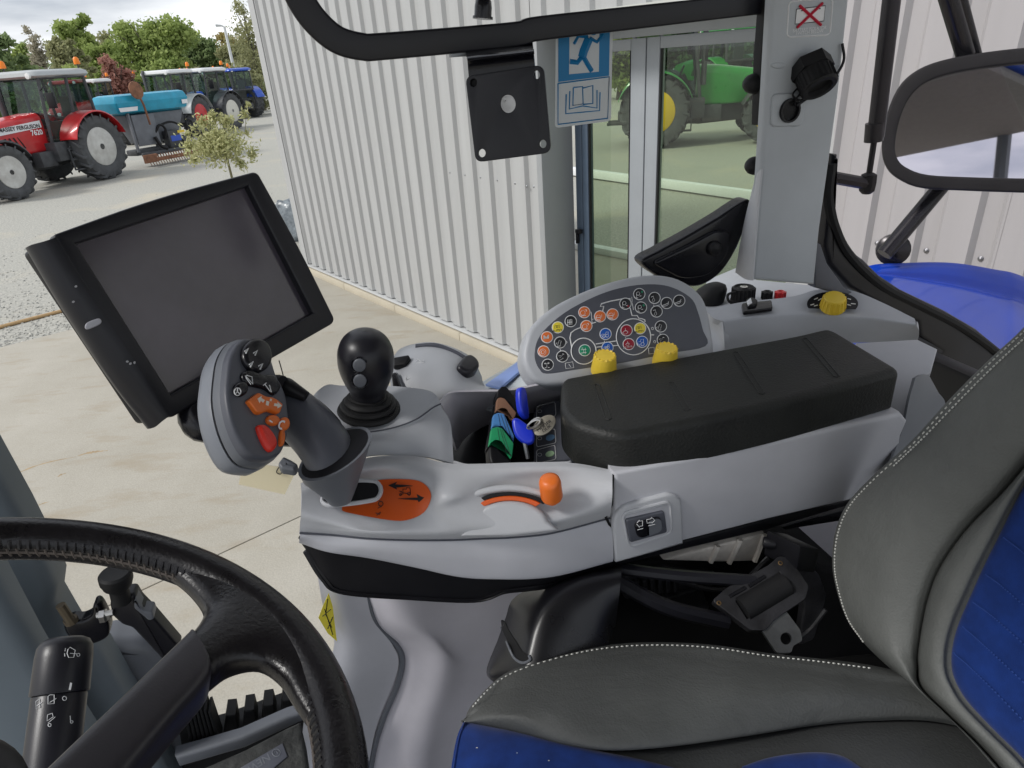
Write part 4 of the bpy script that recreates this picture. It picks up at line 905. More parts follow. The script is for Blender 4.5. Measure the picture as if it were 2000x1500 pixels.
# grab rail across the right window with the carrier plate hanging from it
rl = thing('mounting_rail', 'bent black flat rail crossing the upper right window', 'rail', S(1000, 70, .97))
qr = SP(.97)
cen = [(535, -260), (543, -160), (560, -70), (582, -10), (612, 38), (656, 77), (706, 92), (756, 91), (1000, 69), (1050, 57), (1250, 34), (1496, 6)]
c3 = [qr(*p) for p in cen]
g = G(); prof = rp_([(-.006, -.0168), (.006, -.0168), (.006, .0178), (-.006, .0178)], .0035, 3); pts = cr(c3, 90)
P = [Vector(p) for p in pts]; rings = []; 
for i, p in enumerate(P):
    t = (P[min(i + 1, 89)] - P[max(i - 1, 0)]).normalized(); x = qr.n; y = x.cross(t).normalized(); k = 1.08 - .25 * i / 89; rings.append([p + x * a * k + y * b * k for a, b in prof])
g.loft(rings); g.build('bar', M['satin'], rl)
g = G(); c = qr(942, 57); up = (qr(944, 10) - c).normalized(); g.lathe(c, up, [(.0135, .012), (.0135, .015), (.0115, .015), (.0115, .026), (.0105, .033), (.007, .038), (0, .0395)], 18); g.build('cap_nut', M['blackg'], rl)
g = G(); g.tube([qr(1500, -14), qr(1502, 20)], .006, 8); g.build('end_bracket', M['rubber'], rl)
br = thing('carrier_plate', 'black square steel carrier plate with corner holes bolted under the rail', 'bracket', S(990, 220, .95))
kk = .845
cp = [D(912, 150, kk), D(1062, 128, kk * .974), D(1075, 298, kk * 1.011)]
bp = P3(*cp)
outl = rp_([(911, 151), (1061, 128), (1076, 297), (931, 316)], [14, 16, 16, 14], 5)
plate('plate', bp, outl, [ell(926, 162, 8, 9), ell(1049, 146, 7, 10, -8), ell(942, 299, 8.5, 9.5), ell(1061, 281, 8, 9.5), ell(993, 203, 16, 19, -5, 28)], .005, M['satin'], br, bevel=.0008)
g = G(); c = bp(993, 203); g.lathe(c + bp.n * .001, -bp.n, [(.0112, 0), (.0112, .03), (.010, .03), (.010, 0)], 26); g.build('bush', M['metal'], br)
g = G(); c = bp(926, 162); g.lathe(c - bp.n * .003, -bp.n, [(.0062, 0), (.0062, .012), (0, .012)], 16); g.build('hole_sleeve', M['rubber'], br)
g = G(); top = [qr(908, 84, -.008), qr(1040, 76, -.008)]; 
g.patch([[qr(906, 80, -.003), qr(975, 76, -.003), qr(1040, 70, -.003)], [qr(909, 100, .003), qr(975, 93, .003), qr(1041, 87, .003)], [bp(912, 112, .004), bp(976, 104, .004), bp(1042, 96, .004)], [bp(914, 132, -.003), bp(978, 124, -.003), bp(1043, 116, -.003)], [bp(917, 175, -.0045), bp(980, 165, -.0045), bp(1046, 155, -.0045)]], 8, 26, .005); g.build('neck', M['blackg'], br)
g = G(); g.box(qr(900, 106, -.004), (.03, .012, .006), TR, TS); g.build('clamp_tab', M['steel'], br)
# emergency exit sticker on the pane
es = thing('exit_sticker', 'blue and white emergency exit sticker with running man and open book on the window', 'sticker', S(1140, 150, 1.02))
ep = SP(1.022)
esb = rp_([(1086, 52), (1197, 36), (1193, 236), (1084, 250)], 8)
g = G(); g.slab(ep, esb, 0, .0006); g.build('sheet', flat('sticker_white', (.66, .69, .70), .4), es)
blue = flat('sticker_blue', (.005, .20, .45), .4)
g = G(); g.slab(ep, [(1090, 57), (1191, 42), (1189, 148), (1090, 160)], .0006, .0010); g.build('blue_field', blue, es)
g = G(); g.slab(ep, [(1112, 60), (1170, 52), (1169, 140), (1111, 145)], .0010, .0013); g.build('door_field', flat('sticker_white2', (.66, .69, .70), .4), es)
g = G()
def rib(pts, w): g.tube([ep(x, y, .0014) for x, y in pts], w * .5 * 1.03 / F_PX, 4)
rib([(1150, 76), (1140, 100), (1137, 112)], 17); rib([(1152, 74), (1166, 82), (1178, 66)], 6); rib([(1148, 72), (1130, 70), (1121, 86)], 6); rib([(1137, 110), (1128, 122), (1113, 120)], 9); rib([(1139, 110), (1148, 126), (1156, 139)], 9); g.slab(ep, ell(1158, 62, 7), .0013, .0018); g.build('running_man', blue, es)
g = G()
g.lines(ep, [[(1090, 163), (1190, 150), (1187, 231), (1090, 243), (1090, 163)], [(1120, 171), (1138, 169), (1139, 203), (1119, 206), (1120, 171)], [(1139, 172), (1158, 167), (1158, 202), (1139, 204)], [(1113, 178), (1112, 213), (1138, 207), (1166, 211), (1166, 176)], [(1106, 184), (1105, 222), (1140, 219), (1171, 216), (1172, 180)]], 2.6, .001); g.build('book_drawing', blue, es)

# right-hand ledge with sockets behind the armrest
zc = 2.03
g = G(); g.slab(ZP(2.0), [(1380, 545), (1440, 520), (1480, 545), (1592, 556), (1660, 575), (1640, 620), (1400, 640), (1370, 600)], -.05, 0, .008); led = g.build('side_ledge', M['mid'], cab)
zz = lambda z: (lambda pts: [Z(x, y, z) for x, y in pts])
g = G(); g.patch([[Z(1377, 605, 2.035), Z(1450, 590, 2.04), Z(1543, 580, 2.045), Z(1590, 567, 2.055), Z(1633, 562, 2.06), Z(1676, 571, 2.055), Z(1730, 594, 2.040), Z(1786, 622, 2.0285)],
                  [Z(1392, 620, 2.03), Z(1450, 610, 2.033), Z(1530, 605, 2.036), Z(1590, 600, 2.038), Z(1640, 600, 2.038), Z(1690, 606, 2.036), Z(1740, 615, 2.031), Z(1788, 627, 2.0262)],
                  [Z(1412, 628, 2.026), Z(1460, 621, 2.03), Z(1530, 615, 2.032), Z(1590, 614, 2.033), Z(1640, 615, 2.033), Z(1690, 619, 2.03), Z(1740, 625, 2.028), Z(1788, 632, 2.024)]], 40, 12, .012)
con = tag(g.build('rear_side_console', M['mid'], cab, smooth=60), 'grey side console top with switch and yellow knob behind the armrest')
g = G(); R3 = [Z(1412, 628, 2.026), Z(1460, 621, 2.03), Z(1530, 615, 2.032), Z(1590, 614, 2.033), Z(1640, 615, 2.033), Z(1690, 619, 2.03), Z(1740, 625, 2.028), Z(1788, 632, 2.024)]
lowp = [(1416, 690), (1462, 684), (1532, 678), (1590, 674), (1640, 672), (1692, 671), (1742, 670), (1792, 667)]
R4 = [(a + (Z(x, y, 1.97) - a) * .96) for a, (x, y) in zip(R3, lowp)]
mid = [(a + b) / 2 - TS * .006 for a, b in zip(R3, R4)]
g.patch([[p + TS * .003 + TZ * .002 for p in R3], [p - TS * .004 - TZ * .003 for p in R3], mid, R4], 40, 14, .01); g.build('console_front', M['mid'], cab, smooth=60)
g = G(); g.patch([[Z(1377, 605, 2.035), Z(1385, 640, 2.0), Z(1393, 690, 1.97)], [Z(1396, 618, 2.03), Z(1402, 650, 2.0), Z(1404, 690, 1.97)], [Z(1412, 629, 2.025), Z(1414, 660, 2.0), Z(1416, 690, 1.97)]], 10, 8, .01); g.build('console_end', M['mid'], cab, smooth=60)
# lower shelf step behind the pad
shp = P3(D(1680, 676, 1.065), D(1830, 690, 1.02), D(1750, 860, .945))
g = G(); g.slab(shp, [(1672, 669), (1792, 662), (1831, 681), (1818, 728), (1796, 735), (1786, 780), (1772, 830), (1745, 860), (1715, 800)], -.03, 0, .003); g.build('shelf_front', M['light'], cab)
g = G(); g.patch([[D(1788, 738, .93), D(1776, 780, .915), D(1764, 835, .905), D(1730, 930, .89)], [D(1800, 731, .945), D(1800, 775, .93), D(1790, 840, .915), D(1770, 930, .9)], [D(1814, 732, .97), D(1832, 765, .96), D(1850, 800, .95), D(1860, 930, .93)]], 12, 16, .004); g.build('rear_wing', M['slatel'], cab)
g = G(); g.slab(SP(.99), [(1760, 640), (1990, 740), (1990, 900), (1760, 1000), (1700, 900)], -.03, 0, .01); g.build('rear_panel', M['satin'], cab)
# sockets and plugs on the ledge
def onl(x, y): return Z(x, y, 2.0)
sk = thing('power_socket', 'black round socket with a looped rubber cap on the ledge', 'socket', onl(1450, 590), 'sockets on the side ledge')
g = G(); c = onl(1450, 592); g.lathe(c, TZ, [(.026, 0), (.026, .008), (.023, .01), (.023, .034), (.020, .037), (.017, .033), (0, .033)], 26)
for k in range(20): a = 2 * pi * k / 20; g.tube([c + V(cos(a) * .0233, sin(a) * .0233, .01), c + V(cos(a) * .0233, sin(a) * .0233, .034)], .0014, 4)
g.build('body', M['rubber'], sk)
g = G(); g.lathe(c + TZ * .033, TZ, [(.008, 0), (.008, .004), (.004, .005), (.0035, .001), (0, .001)], 16); g.build('contact', M['metal'], sk)
g = G(); g.tube([c + T(-.02, -.005, .03), c + T(-.045, -.012, .03), c + T(-.047, -.02, .018), c + T(-.024, -.016, .010)], .003, 6, sm=16); g.build('loop', M['rubber'], sk)
for x, mt, lab in ((1497, M['rubber'], 'small black round post on the ledge beside the looped socket'), (1523, mat('red_terminal', (.55, .02, .025), .4), 'small red round post on the ledge beside the pillar foot')):
    g = G(); c = onl(x, 584); g.lathe(c, TZ, [(.0105, 0), (.0105, .016), (.008, .018), (.005, .018), (.004, .012), (0, .012)], 14)
    for k in range(8): a = 2 * pi * k / 8; g.tube([c + V(cos(a) * .0106, sin(a) * .0106, .002), c + V(cos(a) * .0106, sin(a) * .0106, .016)], .0022, 5)
    tag(g.build('terminal_post', mt), lab, 'terminal', 'sockets on the side ledge')
g = G(); c = onl(1385, 590); R = []
for i, (rr, h, dx_) in enumerate(((.030, 0, 0), (.032, .014, 0), (.028, .026, .004), (.020, .036, .010), (.012, .040, .012))): R.append([c + TZ * h + T(dx_, 0, 0) + (TR * cos(a) * 1.15 + TS * sin(a) * .9) * rr * (1 + .08 * sin(3 * a + i)) for a in np.linspace(0, 2 * pi, 18, endpoint=False)])
g.loft(R); tag(g.build('rubber_boot', M['rubber'], smooth=70), 'crumpled black rubber cap on the ledge beneath the hinge cover', 'cap', 'sockets on the side ledge')
# rocker on the console top
cpn = P3(Z(1450, 610, 2.033), Z(1640, 600, 2.038), Z(1590, 614, 2.033)); cpn = P3(Z(1440, 606, 2.0395), Z(1520, 598, 2.0425), Z(1480, 588, 2.0460))
g = G(); g.slab(cpn, rp_([(1448, 595), (1507, 589), (1509, 605), (1451, 613)], 4), -.003, .004, .002); rk = g.build('toggle_switch', M['blackg'], cab)
g = G(); g.slab(cpn, rp_([(1456, 592), (1468, 588), (1480, 594), (1476, 604), (1460, 606)], 4), .003, .010, .003); g.build('toggle', M['black'], rk)
g = G(); g.slab(cpn, [(1457, 598), (1465, 591), (1468, 601), (1460, 606)], .009, .0115, .001); g.build('white_tip', M['white'], rk)
kp = P3(Z(1570, 602, 2.0420), Z(1690, 606, 2.0395), Z(1626, 578, 2.0560))
g = G(); g.slab(kp, ell(1626, 594, 50, 24, 0, 24, 160, 385) , 0, .001); dl = g.build('dial_scale', M['black'], cab)
g = G(); g.lines(kp, [[(1583, 596), (1590, 594)], [(1590, 598), (1597, 596)], [(1590, 585), (1597, 582)], [(1598, 587), (1604, 583)], [(1655, 583), (1662, 585)], [(1662, 593), (1671, 594)], [(1655, 595), (1662, 597)]], 2.5, .0012); g.build('dial_print', M['white'], dl)
def knob(c, ax, R, h, par, flutes=18, mt='yellow'):
    g = G(); g.lathe(c, ax, [(R, 0), (R * 1.0, h * .15), (R * .86, h * .92), (R * .80, h), (0, h * 1.02)], 30); ax = Vector(ax).normalized(); x = TR - ax * TR.dot(ax); x.normalize(); y = ax.cross(x)
    for k in range(flutes):
        a = 2 * pi * k / flutes; e = x * cos(a) + y * sin(a); g.tube([c + e * R * .995 + ax * h * .05, c + e * R * .865 + ax * h * .9], R * .085, 5)
    return g.build('knob', M[mt], par, smooth=45)
knob(kp(1626, 601, .001), (kp.n + TS * .12).normalized(), .0215, .026, cab)

# lower side trim of the cab under the console, with its groove
sT = .84
g = G(); g.patch([[S(618, 1110, sT), S(632, 1190, sT), S(652, 1265, sT), S(600, 1380, sT), S(588, 1470, sT), S(580, 1560, sT)], [S(650, 1120, sT - .015), S(670, 1200, sT - .02), S(690, 1270, sT - .02), S(670, 1380, sT - .02), S(650, 1470, sT - .02), S(640, 1560, sT - .02)], [S(712, 1140, sT - .01), S(728, 1210, sT - .01), S(768, 1262, sT - .01), S(776, 1310, sT - .01), S(735, 1420, sT - .01), S(712, 1540, sT - .01)]], 40, 20, .006); g.build('lower_trim', M['light'], cab, smooth=80)
grv = [(700, 1110), (716, 1170), (735, 1222), (772, 1258), (784, 1290), (774, 1340), (745, 1410), (726, 1480), (718, 1560)]
rowsL = [S(x + 4, y, sT - .012) for x, y in grv]; 
def off(dx, s, k=1): return [S(x + dx * (1 + .3 * i * k), y, s) for i, (x, y) in enumerate(grv)]
g = G(); g.patch([off(-8, sT + .006), off(3, sT - .004), off(14, sT - .026), off(60, sT - .05, .3), [S(x, y, sT - .035) for x, y in ((890, 1100), (895, 1160), (900, 1220), (905, 1262), (930, 1310), (925, 1370), (905, 1430), (890, 1490), (885, 1560))], [S(x, y, sT - .02) for x, y in ((1100, 1060), (1100, 1130), (1100, 1200), (1100, 1262), (1100, 1330), (1100, 1390), (1100, 1450), (1100, 1500), (1100, 1560))], [S(x, y, sT + .0) for x, y in ((1420, 960), (1420, 1030), (1420, 1100), (1420, 1160), (1420, 1230), (1420, 1290), (1420, 1350), (1420, 1430), (1420, 1500))], [S(x, y, sT + .0) for x, y in ((1760, 900), (1760, 960), (1760, 1020), (1760, 1100), (1760, 1170), (1760, 1240), (1760, 1310), (1760, 1380), (1760, 1450))]], 50, 60, .006); g.build('wheel_arch_trim', M['lilac'], cab, smooth=80)
g = G(); g.tube([S(x + 1, y, sT - .004) for x, y in grv], .0055, 8, sm=50); g.build('groove_shade_line', M['slatel'], cab)  # dark tube laid in as the shading of the groove
g = G(); g.slab(SP(sT - .028), [(642, 1158), (650, 1185), (658, 1252), (640, 1236), (622, 1206), (632, 1180)], 0, .001); dc_ = g.build('yellow_decal', flat('yellow_decal', (.72, .62, .06), .5), cab)
g = G(); g.lines(SP(sT - .028), [[(640, 1170), (636, 1200), (648, 1226)], [(646, 1190), (630, 1204)], [(650, 1205), (640, 1228)], [(634, 1190), (650, 1240)]], 1.6, .0014); g.build('decal_print', M['ink'], dc_)
# front right post, shroud and lower panels at the left
qf = SP(.80)
g = G(); g.slab(qf, [(-60, 840), (0, 945), (36, 1008), (86, 1105), (108, 1152), (104, 1185), (140, 1245), (178, 1262), (200, 1290), (240, 1360), (290, 1440), (350, 1560), (-60, 1560)], -.05, 0, .015); g.build('front_post', M['post'], cab)
g = G(); g.slab(SP(.72), [(-80, 1000), (0, 1160), (60, 1270), (150, 1420), (240, 1560), (-80, 1560)], -.04, 0, .02); g.build('dash_side', mat('light_blue_slate', (.17, .205, .235), .5, var=.05), cab)
g = G(); g.slab(SP(.86), cr([(192, 1268), (240, 1258), (290, 1262), (335, 1300), (380, 1390), (420, 1480), (440, 1560), (330, 1570), (262, 1440), (215, 1340)], 40, True), -.05, 0, .02); g.build('lower_panel', M['slatel'], cab)
# floor edge with rubber lugs, sill, mat
fl = SP(.86)
g = G(); g.slab(fl, [(330, 1470), (440, 1440), (580, 1388), (612, 1385), (612, 1440), (420, 1540), (300, 1560)], -.05, .01, .004); fe = g.build('rubber_floor_edge', M['rubber'], cab)
for a, b, c_, d in (((440, 1392), (459, 1392)), ((478, 1384), (496, 1382)), ((515, 1374), (533, 1372)), ((552, 1364), (570, 1363))) and [((442, 1395), (460, 1393), (466, 1426), (436, 1432)), ((478, 1386), (496, 1383), (503, 1410), (474, 1418)), ((515, 1376), (533, 1373), (540, 1398), (511, 1406)), ((552, 1366), (569, 1364), (574, 1384), (549, 1392))]:
    g = G(); g.slab(fl, [a, b, c_, d], -.03, .004, .003); g.build('lug', M['rubber'], fe)
g = G()
for k in range(7):
    x = 352 + k * 9; g.slab(SP(.83), [(x, 1368 + k * 4), (x + 5, 1366 + k * 4), (x + 26, 1452), (x + 20, 1460)], -.03, .0, .002)
g.slab(SP(.845), [(340, 1370), (378, 1352), (412, 1440), (410, 1480), (360, 1500)], -.03, 0, .004); tag(g.build('pleated_boot', M['rubber'], cab), kind='stuff')
g = G(); g.slab(SP(.80), [(340, 1480), (470, 1442), (560, 1402), (600, 1390), (604, 1404), (480, 1462), (350, 1500)], -.02, 0, .006); g.build('sill_rail', M['slatel'], cab)
mt_ = P3(D(400, 1500, .95), D(580, 1430, 1.0), D(600, 1540, .95))
g = G(); g.slab(mt_, [(370, 1510), (480, 1462), (560, 1420), (586, 1408), (596, 1450), (612, 1560), (380, 1580)], -.03, 0, .008); fm = g.build('floor_mat', mat('worn_rubber_mat', (.035, .036, .034), .8, var=.5, vs=40, bump=1.0, bs=90), cab)
g = G(); g.slab(mt_, [(470, 1500), (552, 1452), (562, 1478), (500, 1530)], 0, .002, .001); g.build('name_plate', M['slate'], fm)
X = (mt_(505, 1489) - mt_(535, 1470)); Y = mt_(520, 1490) - mt_(515, 1470); text('NEW HOLLAND', mt_(527, 1476, .0022), X, Y, .0105, M['slatel'], fm, align='LEFT', bold=.01)
g = G(); e_ = ell(540, 1470, 8, 7); g.lines(mt_, [e_ + e_[:1], [(535, 1474), (538, 1466), (543, 1471), (546, 1467)]], 2, .0022); g.build('emblem', M['slatel'], fm)
# window latch arm
la = thing('window_latch', 'black latch arm with round knob and hooked bracket behind the steering wheel', 'latch', S(240, 1170, .74))
q = SP(.74)
g = G(); g.slab(q, rp_([(213, 1180), (228, 1166), (262, 1162), (272, 1180), (300, 1208), (352, 1268), (332, 1300), (318, 1292), (258, 1228), (238, 1222), (218, 1204)], 6), -.022, 0, .005); g.build('arm', M['satin'], la)
g = G(); g.slab(q, rp_([(264, 1166), (280, 1190), (298, 1192), (302, 1206), (292, 1210), (262, 1185)], 4), -.016, .003, .002); g.build('clip', M['slatel'], la)
g = G(); c = q(232, 1142); a = (q(224, 1110) - c).normalized(); g.lathe(q(238, 1175), a, [(.011, 0), (.011, .02), (.016, .026), (.017, .03), (.0185, .034), (.0185, .043), (.016, .046), (0, .046)], 22); g.build('knob', M['rubber'], la)
g = G(); g.slab(q, cr([(122, 1225), (140, 1216), (158, 1216), (176, 1206), (180, 1188), (192, 1186), (206, 1210), (213, 1235), (205, 1252), (175, 1264), (150, 1262), (130, 1246)], 36, True), -.02, -.002, .005); g.build('hook_bracket', M['blackg'], la)
g = G(); g.tube([q(190, 1202, .0), q(222, 1196, .002)], .004, 8); g.lathe(q(196, 1204), (q(222, 1196) - q(190, 1202)).normalized(), [(.0085, 0), (.0085, .006), (.006, .008), (.006, .012)], 6); g.build('bolt', M['metal'], la)
g = G(); g.tube([q(118, 1182), q(138, 1212)], .0055, 10); g.lathe(q(140, 1215, -.004), TZ, [(.008, 0), (.008, .006)], 10); g.build('brass_stud', mat('brass_stud', (.16, .13, .09), .5, .6), la)
# ================================================================== SEAT
M['base'] = mat('dusty_black_base', (.0055, .0055, .006), .7, spec=.15, var=.5, vs=7)
seat = thing('driver_seat', 'driver seat in grey vinyl with blue velour centre panels and pale stitching', 'seat', T(.3, .25, 1.5))
zs = 1.88
def sp_(pts): return [Z(x, y, z) for x, y, z in pts]
# cushion: right bolster from the stitched edge to the crease, then the middle
edge = [(905, 1412, 1.858), (925, 1375, 1.868), (990, 1316, 1.872), (1100, 1278, 1.874), (1200, 1260, 1.874), (1300, 1256, 1.874), (1400, 1262, 1.872), (1500, 1277, 1.868), (1600, 1288, 1.864), (1700, 1301, 1.858), (1830, 1330, 1.85), (1980, 1370, 1.83)]
e2 = [(900, 1408, 1.866), (945, 1384, 1.884), (1010, 1336, 1.892), (1105, 1300, 1.895), (1200, 1284, 1.895), (1300, 1280, 1.894), (1400, 1286, 1.890), (1500, 1300, 1.885), (1600, 1314, 1.878), (1700, 1330, 1.868), (1830, 1350, 1.855), (1980, 1392, 1.835)]
e3 = [(912, 1410, 1.872), (990, 1400, 1.896), (1060, 1385, 1.904), (1140, 1370, 1.908), (1220, 1360, 1.908), (1300, 1352, 1.906), (1400, 1350, 1.900), (1500, 1350, 1.892), (1600, 1355, 1.882), (1700, 1364, 1.868), (1830, 1380, 1.852), (1980, 1420, 1.832)]
e4 = [(925, 1413, 1.870), (1020, 1428, 1.886), (1100, 1445, 1.894), (1180, 1455, 1.896), (1260, 1452, 1.894), (1340, 1444, 1.888), (1430, 1432, 1.880), (1520, 1418, 1.872), (1600, 1406, 1.864), (1700, 1398, 1.855), (1830, 1400, 1.845), (1980, 1440, 1.825)]
e5 = [(928, 1418, 1.860), (1020, 1438, 1.872), (1100, 1456, 1.880), (1180, 1466, 1.880), (1260, 1463, 1.878), (1340, 1454, 1.872), (1430, 1442, 1.866), (1520, 1428, 1.860), (1600, 1416, 1.852), (1700, 1408, 1.845), (1830, 1410, 1.835), (1980, 1450, 1.815)]
g = G(); g.patch([sp_([(x, y, z - .09) for x, y, z in edge])] + [sp_(e) for e in (edge, e2, e3, e4, e5)], 90, 50, 0); BOL = OnMesh(g, TZ); g.build('cushion_bolster', M['vinyl_shade'], seat, smooth=80)
mid = [(925, 1424, 1.862), (1020, 1442, 1.870), (1100, 1458, 1.874), (1180, 1468, 1.876), (1260, 1466, 1.874), (1340, 1456, 1.870), (1430, 1444, 1.864), (1520, 1430, 1.858), (1600, 1418, 1.852), (1700, 1408, 1.843), (1830, 1412, 1.832), (1980, 1452, 1.812)]
m2 = [(900, 1600, 1.862), (1020, 1600, 1.866), (1100, 1600, 1.868), (1180, 1600, 1.868), (1260, 1600, 1.866), (1340, 1600, 1.862), (1430, 1600, 1.858), (1520, 1600, 1.854), (1600, 1600, 1.85), (1700, 1590, 1.845), (1830, 1590, 1.838), (2000, 1600, 1.825)]
g = G(); g.patch([sp_([(x, y - 14, z - .035) for x, y, z in mid]), sp_([(x, y - 2, z - .006) for x, y, z in mid]), sp_([(a[0] * .6 + b[0] * .4, a[1] * .6 + b[1] * .4, (a[2] + b[2]) / 2 + .004) for a, b in zip(mid, m2)]), sp_(m2)], 50, 20, 0); g.build('cushion_middle', M['vinyld'], seat, smooth=80)
f0 = [(907, 1411, 1.868), (960, 1420, 1.874), (1010, 1430, 1.880), (1080, 1447, 1.884), (1160, 1466, 1.884), (1230, 1480, 1.880), (1300, 1497, 1.877), (1420, 1530, 1.873)]
f1 = [(890, 1450, 1.876), (960, 1455, 1.886), (1010, 1463, 1.888), (1080, 1476, 1.890), (1150, 1492, 1.889), (1220, 1510, 1.886), (1300, 1532, 1.882), (1400, 1560, 1.878)]
f2 = [(868, 1600, 1.878), (960, 1600, 1.889), (1010, 1600, 1.892), (1080, 1600, 1.892), (1150, 1600, 1.890), (1220, 1600, 1.888), (1300, 1600, 1.884), (1400, 1620, 1.880)]
g = G(); g.patch([sp_([(x + 2, y + 3, z - .02) for x, y, z in f0]), sp_(f0), sp_(f1), sp_(f2)], 40, 26, 0); VEL = OnMesh(g, TZ); g.build('cushion_velour', M['blue_cloth'], seat, smooth=80)
g = G(); g.patch([sp_([(x, y, z - .09) for x, y, z in ((860, 1640, 1.87), (875, 1540, 1.87), (890, 1450, 1.868), (904, 1412, 1.866))]), sp_([(860, 1640, 1.872), (877, 1540, 1.872), (892, 1450, 1.870), (906, 1410, 1.868)]), sp_([(870, 1640, 1.878), (885, 1540, 1.878), (899, 1450, 1.876), (908, 1412, 1.869)])], 20, 10, 0); g.build('cushion_front', M['blue_cloth'], seat, smooth=80)
g = G(); k0 = [(1448, 1500, 1.864), (1500, 1484, 1.862), (1560, 1475, 1.858), (1610, 1474, 1.854), (1650, 1482, 1.851), (1690, 1505, 1.848)]
g.patch([sp_([(x, y, z - .012) for x, y, z in k0]), sp_([(x, y + 5, z + .008) for x, y, z in k0]), sp_([(1430, 1600, 1.872), (1500, 1600, 1.87), (1560, 1600, 1.868), (1610, 1600, 1.865), (1660, 1600, 1.862), (1730, 1600, 1.858)])], 24, 10, 0); g.build('cushion_velour', M['blue_cloth'], seat, smooth=80)
def stitches(pts, n, w, name, mt, duty=.50, lift=.0012):
    """row of short thread stitches along a line of points, joined"""
    P = [Vector(p) for p in cr(pts, n * 2)]; g = G()
    for i in range(0, len(P) - 1, 2):
        a, b = P[i], P[i + 1]; up = (CAM - a).normalized(); g.tube([a + up * lift * .3, (a + b) / 2 + up * lift, a + (b - a) * (duty + .35) + up * lift * .3], w, 5)
    o = g.build(name, mt, seat); tag(o, kind='stuff'); return o
se = [(x + 1, y + 3, z + .004) for x, y, z in edge]
stitches([BOL(x, y + 5, .0006) for x, y, z in edge[:-2]], 92, .0008, 'stitching', M['thread'])
# backrest: a reclined plane, bolster raised, blue panel in the middle
bn = (T(-1, 0, .28)); bq = Plane(Z(1660, 1200, 1.865), bn)
bl0 = [(2080, 548), (2000, 640), (1930, 705), (1860, 775), (1780, 862), (1700, 935), (1655, 985), (1632, 1040), (1626, 1100), (1634, 1150), (1652, 1205), (1682, 1250), (1730, 1298), (1790, 1348), (1850, 1400), (1910, 1462), (1990, 1560)]
def lay(pts, lift): return [bq(x, y, lift) for x, y in pts]
N = len(bl0); core = [(2200, 700), (2140, 760), (2080, 820), (2020, 890), (1960, 960), (1900, 1020), (1860, 1070), (1830, 1120), (1812, 1170), (1802, 1215), (1796, 1250), (1792, 1280), (1792, 1300), (1796, 1340), (1850, 1396), (1912, 1456), (2000, 1556)]
mix = lambda A, B, t: [(a[0] * (1 - t) + b[0] * t, a[1] * (1 - t) + b[1] * t) for a, b in zip(A, B)]
g = G(); g.patch([lay(bl0, -.08), lay(bl0, -.010), lay(mix(bl0, core, .06), .006), lay(mix(bl0, core, .25), .018), lay(mix(bl0, core, .55), .020), lay(mix(bl0, core, .85), .010), lay(mix(bl0, core, .96), .000), lay(core, -.008)], 80, 44, 0); g.build('backrest_bolster', M['vinyl'], seat, smooth=80)
inn = [(2230, 640), (2170, 700), (2100, 790), (2040, 880), (1990, 960), (1950, 1040), (1915, 1110), (1890, 1165), (1868, 1215), (1856, 1255), (1852, 1290), (1856, 1320), (1870, 1350), (1892, 1380), (1940, 1430), (2000, 1490), (2080, 1590)]
g = G(); g.patch([lay(core, -.008), lay(mix(core, inn, .10), .004), lay(mix(core, inn, .4), .013), lay(mix(core, inn, .8), .010), lay(inn, .000), lay(mix(inn, [(2500, 1300)] * N, .06), -.012)], 80, 30, 0); g.build('backrest_border', M['vinyl'], seat, smooth=80)
g = G(); END = [(2500 + 8 * i, 420 + 78 * i) for i in range(N)]; blu = mix(inn, END, .004)
g.patch([lay(blu, -.006), lay(mix(inn, END, .03), .004), lay(mix(inn, END, .2), .010), lay(mix(inn, END, .6), .012), lay(mix(inn, END, 1.0), .012)], 80, 30, 0); g.build('backrest_velour', M['blue_cloth'], seat, smooth=80)
for a, b, c in (((1925, 1122), (1962, 1150), (2100, 1270)), ((1900, 1176), (1950, 1214), (2090, 1340)), ((1880, 1224), (1930, 1268), (2060, 1390)), ((1862, 1275), (1910, 1318), (2040, 1450)), ((1960, 1050), (2010, 1090), (2150, 1220))):
    stitches([bq(*a, .008), bq(*b, .0118), bq(*c, .0128)], 40, .0007, 'quilt_seam', mat('blue_thread', (.02, .06, .26), .9), lift=.0004)
stitches(lay([(x + 4, y + 4) for x, y in bl0[1:12]], .003), 92, .0009, 'stitching', M['thread'])
stitches(lay([(2010, 652), (1940, 716), (1870, 786), (1800, 858), (1745, 910)], .010), 46, .0009, 'stitching', M['thread'])
# black suspension housing and recliner parts below
g = G(); g.slab(ZP(1.80), [(1500, 1290), (1700, 1270), (2200, 1500), (2300, 1900), (1500, 1900), (1300, 1600)], -.1, 0, .01); g.build('seat_gap_filler', M['base'], seat)  # black filler slab for the shadowed gap between cushion and backrest
g = G(); bp_ = SP(.60)
g.slab(SP(.63), [(1170, 1105), (1320, 1092), (1500, 1075), (1560, 1060), (1610, 1110), (1660, 1120), (1760, 1350), (1400, 1420), (1100, 1400), (1150, 1200)], -.20, 0, .01); g.build('seat_base', M['base'], seat)
g = G(); g.tube([D(1195, 1130, .84), D(1300, 1185, .83), D(1420, 1215, .84)], .010, 8, sm=14); g.tube([D(1200, 1110, .86), D(1330, 1125, .85), D(1480, 1135, .86)], .008, 8, sm=14); g.build('base_strut', M['satin'], seat)
hd2 = lambda pts, d0, d1: [D(x, y, d0 + (d1 - d0) * i / (len(pts) - 1)) for i, (x, y) in enumerate(pts)]
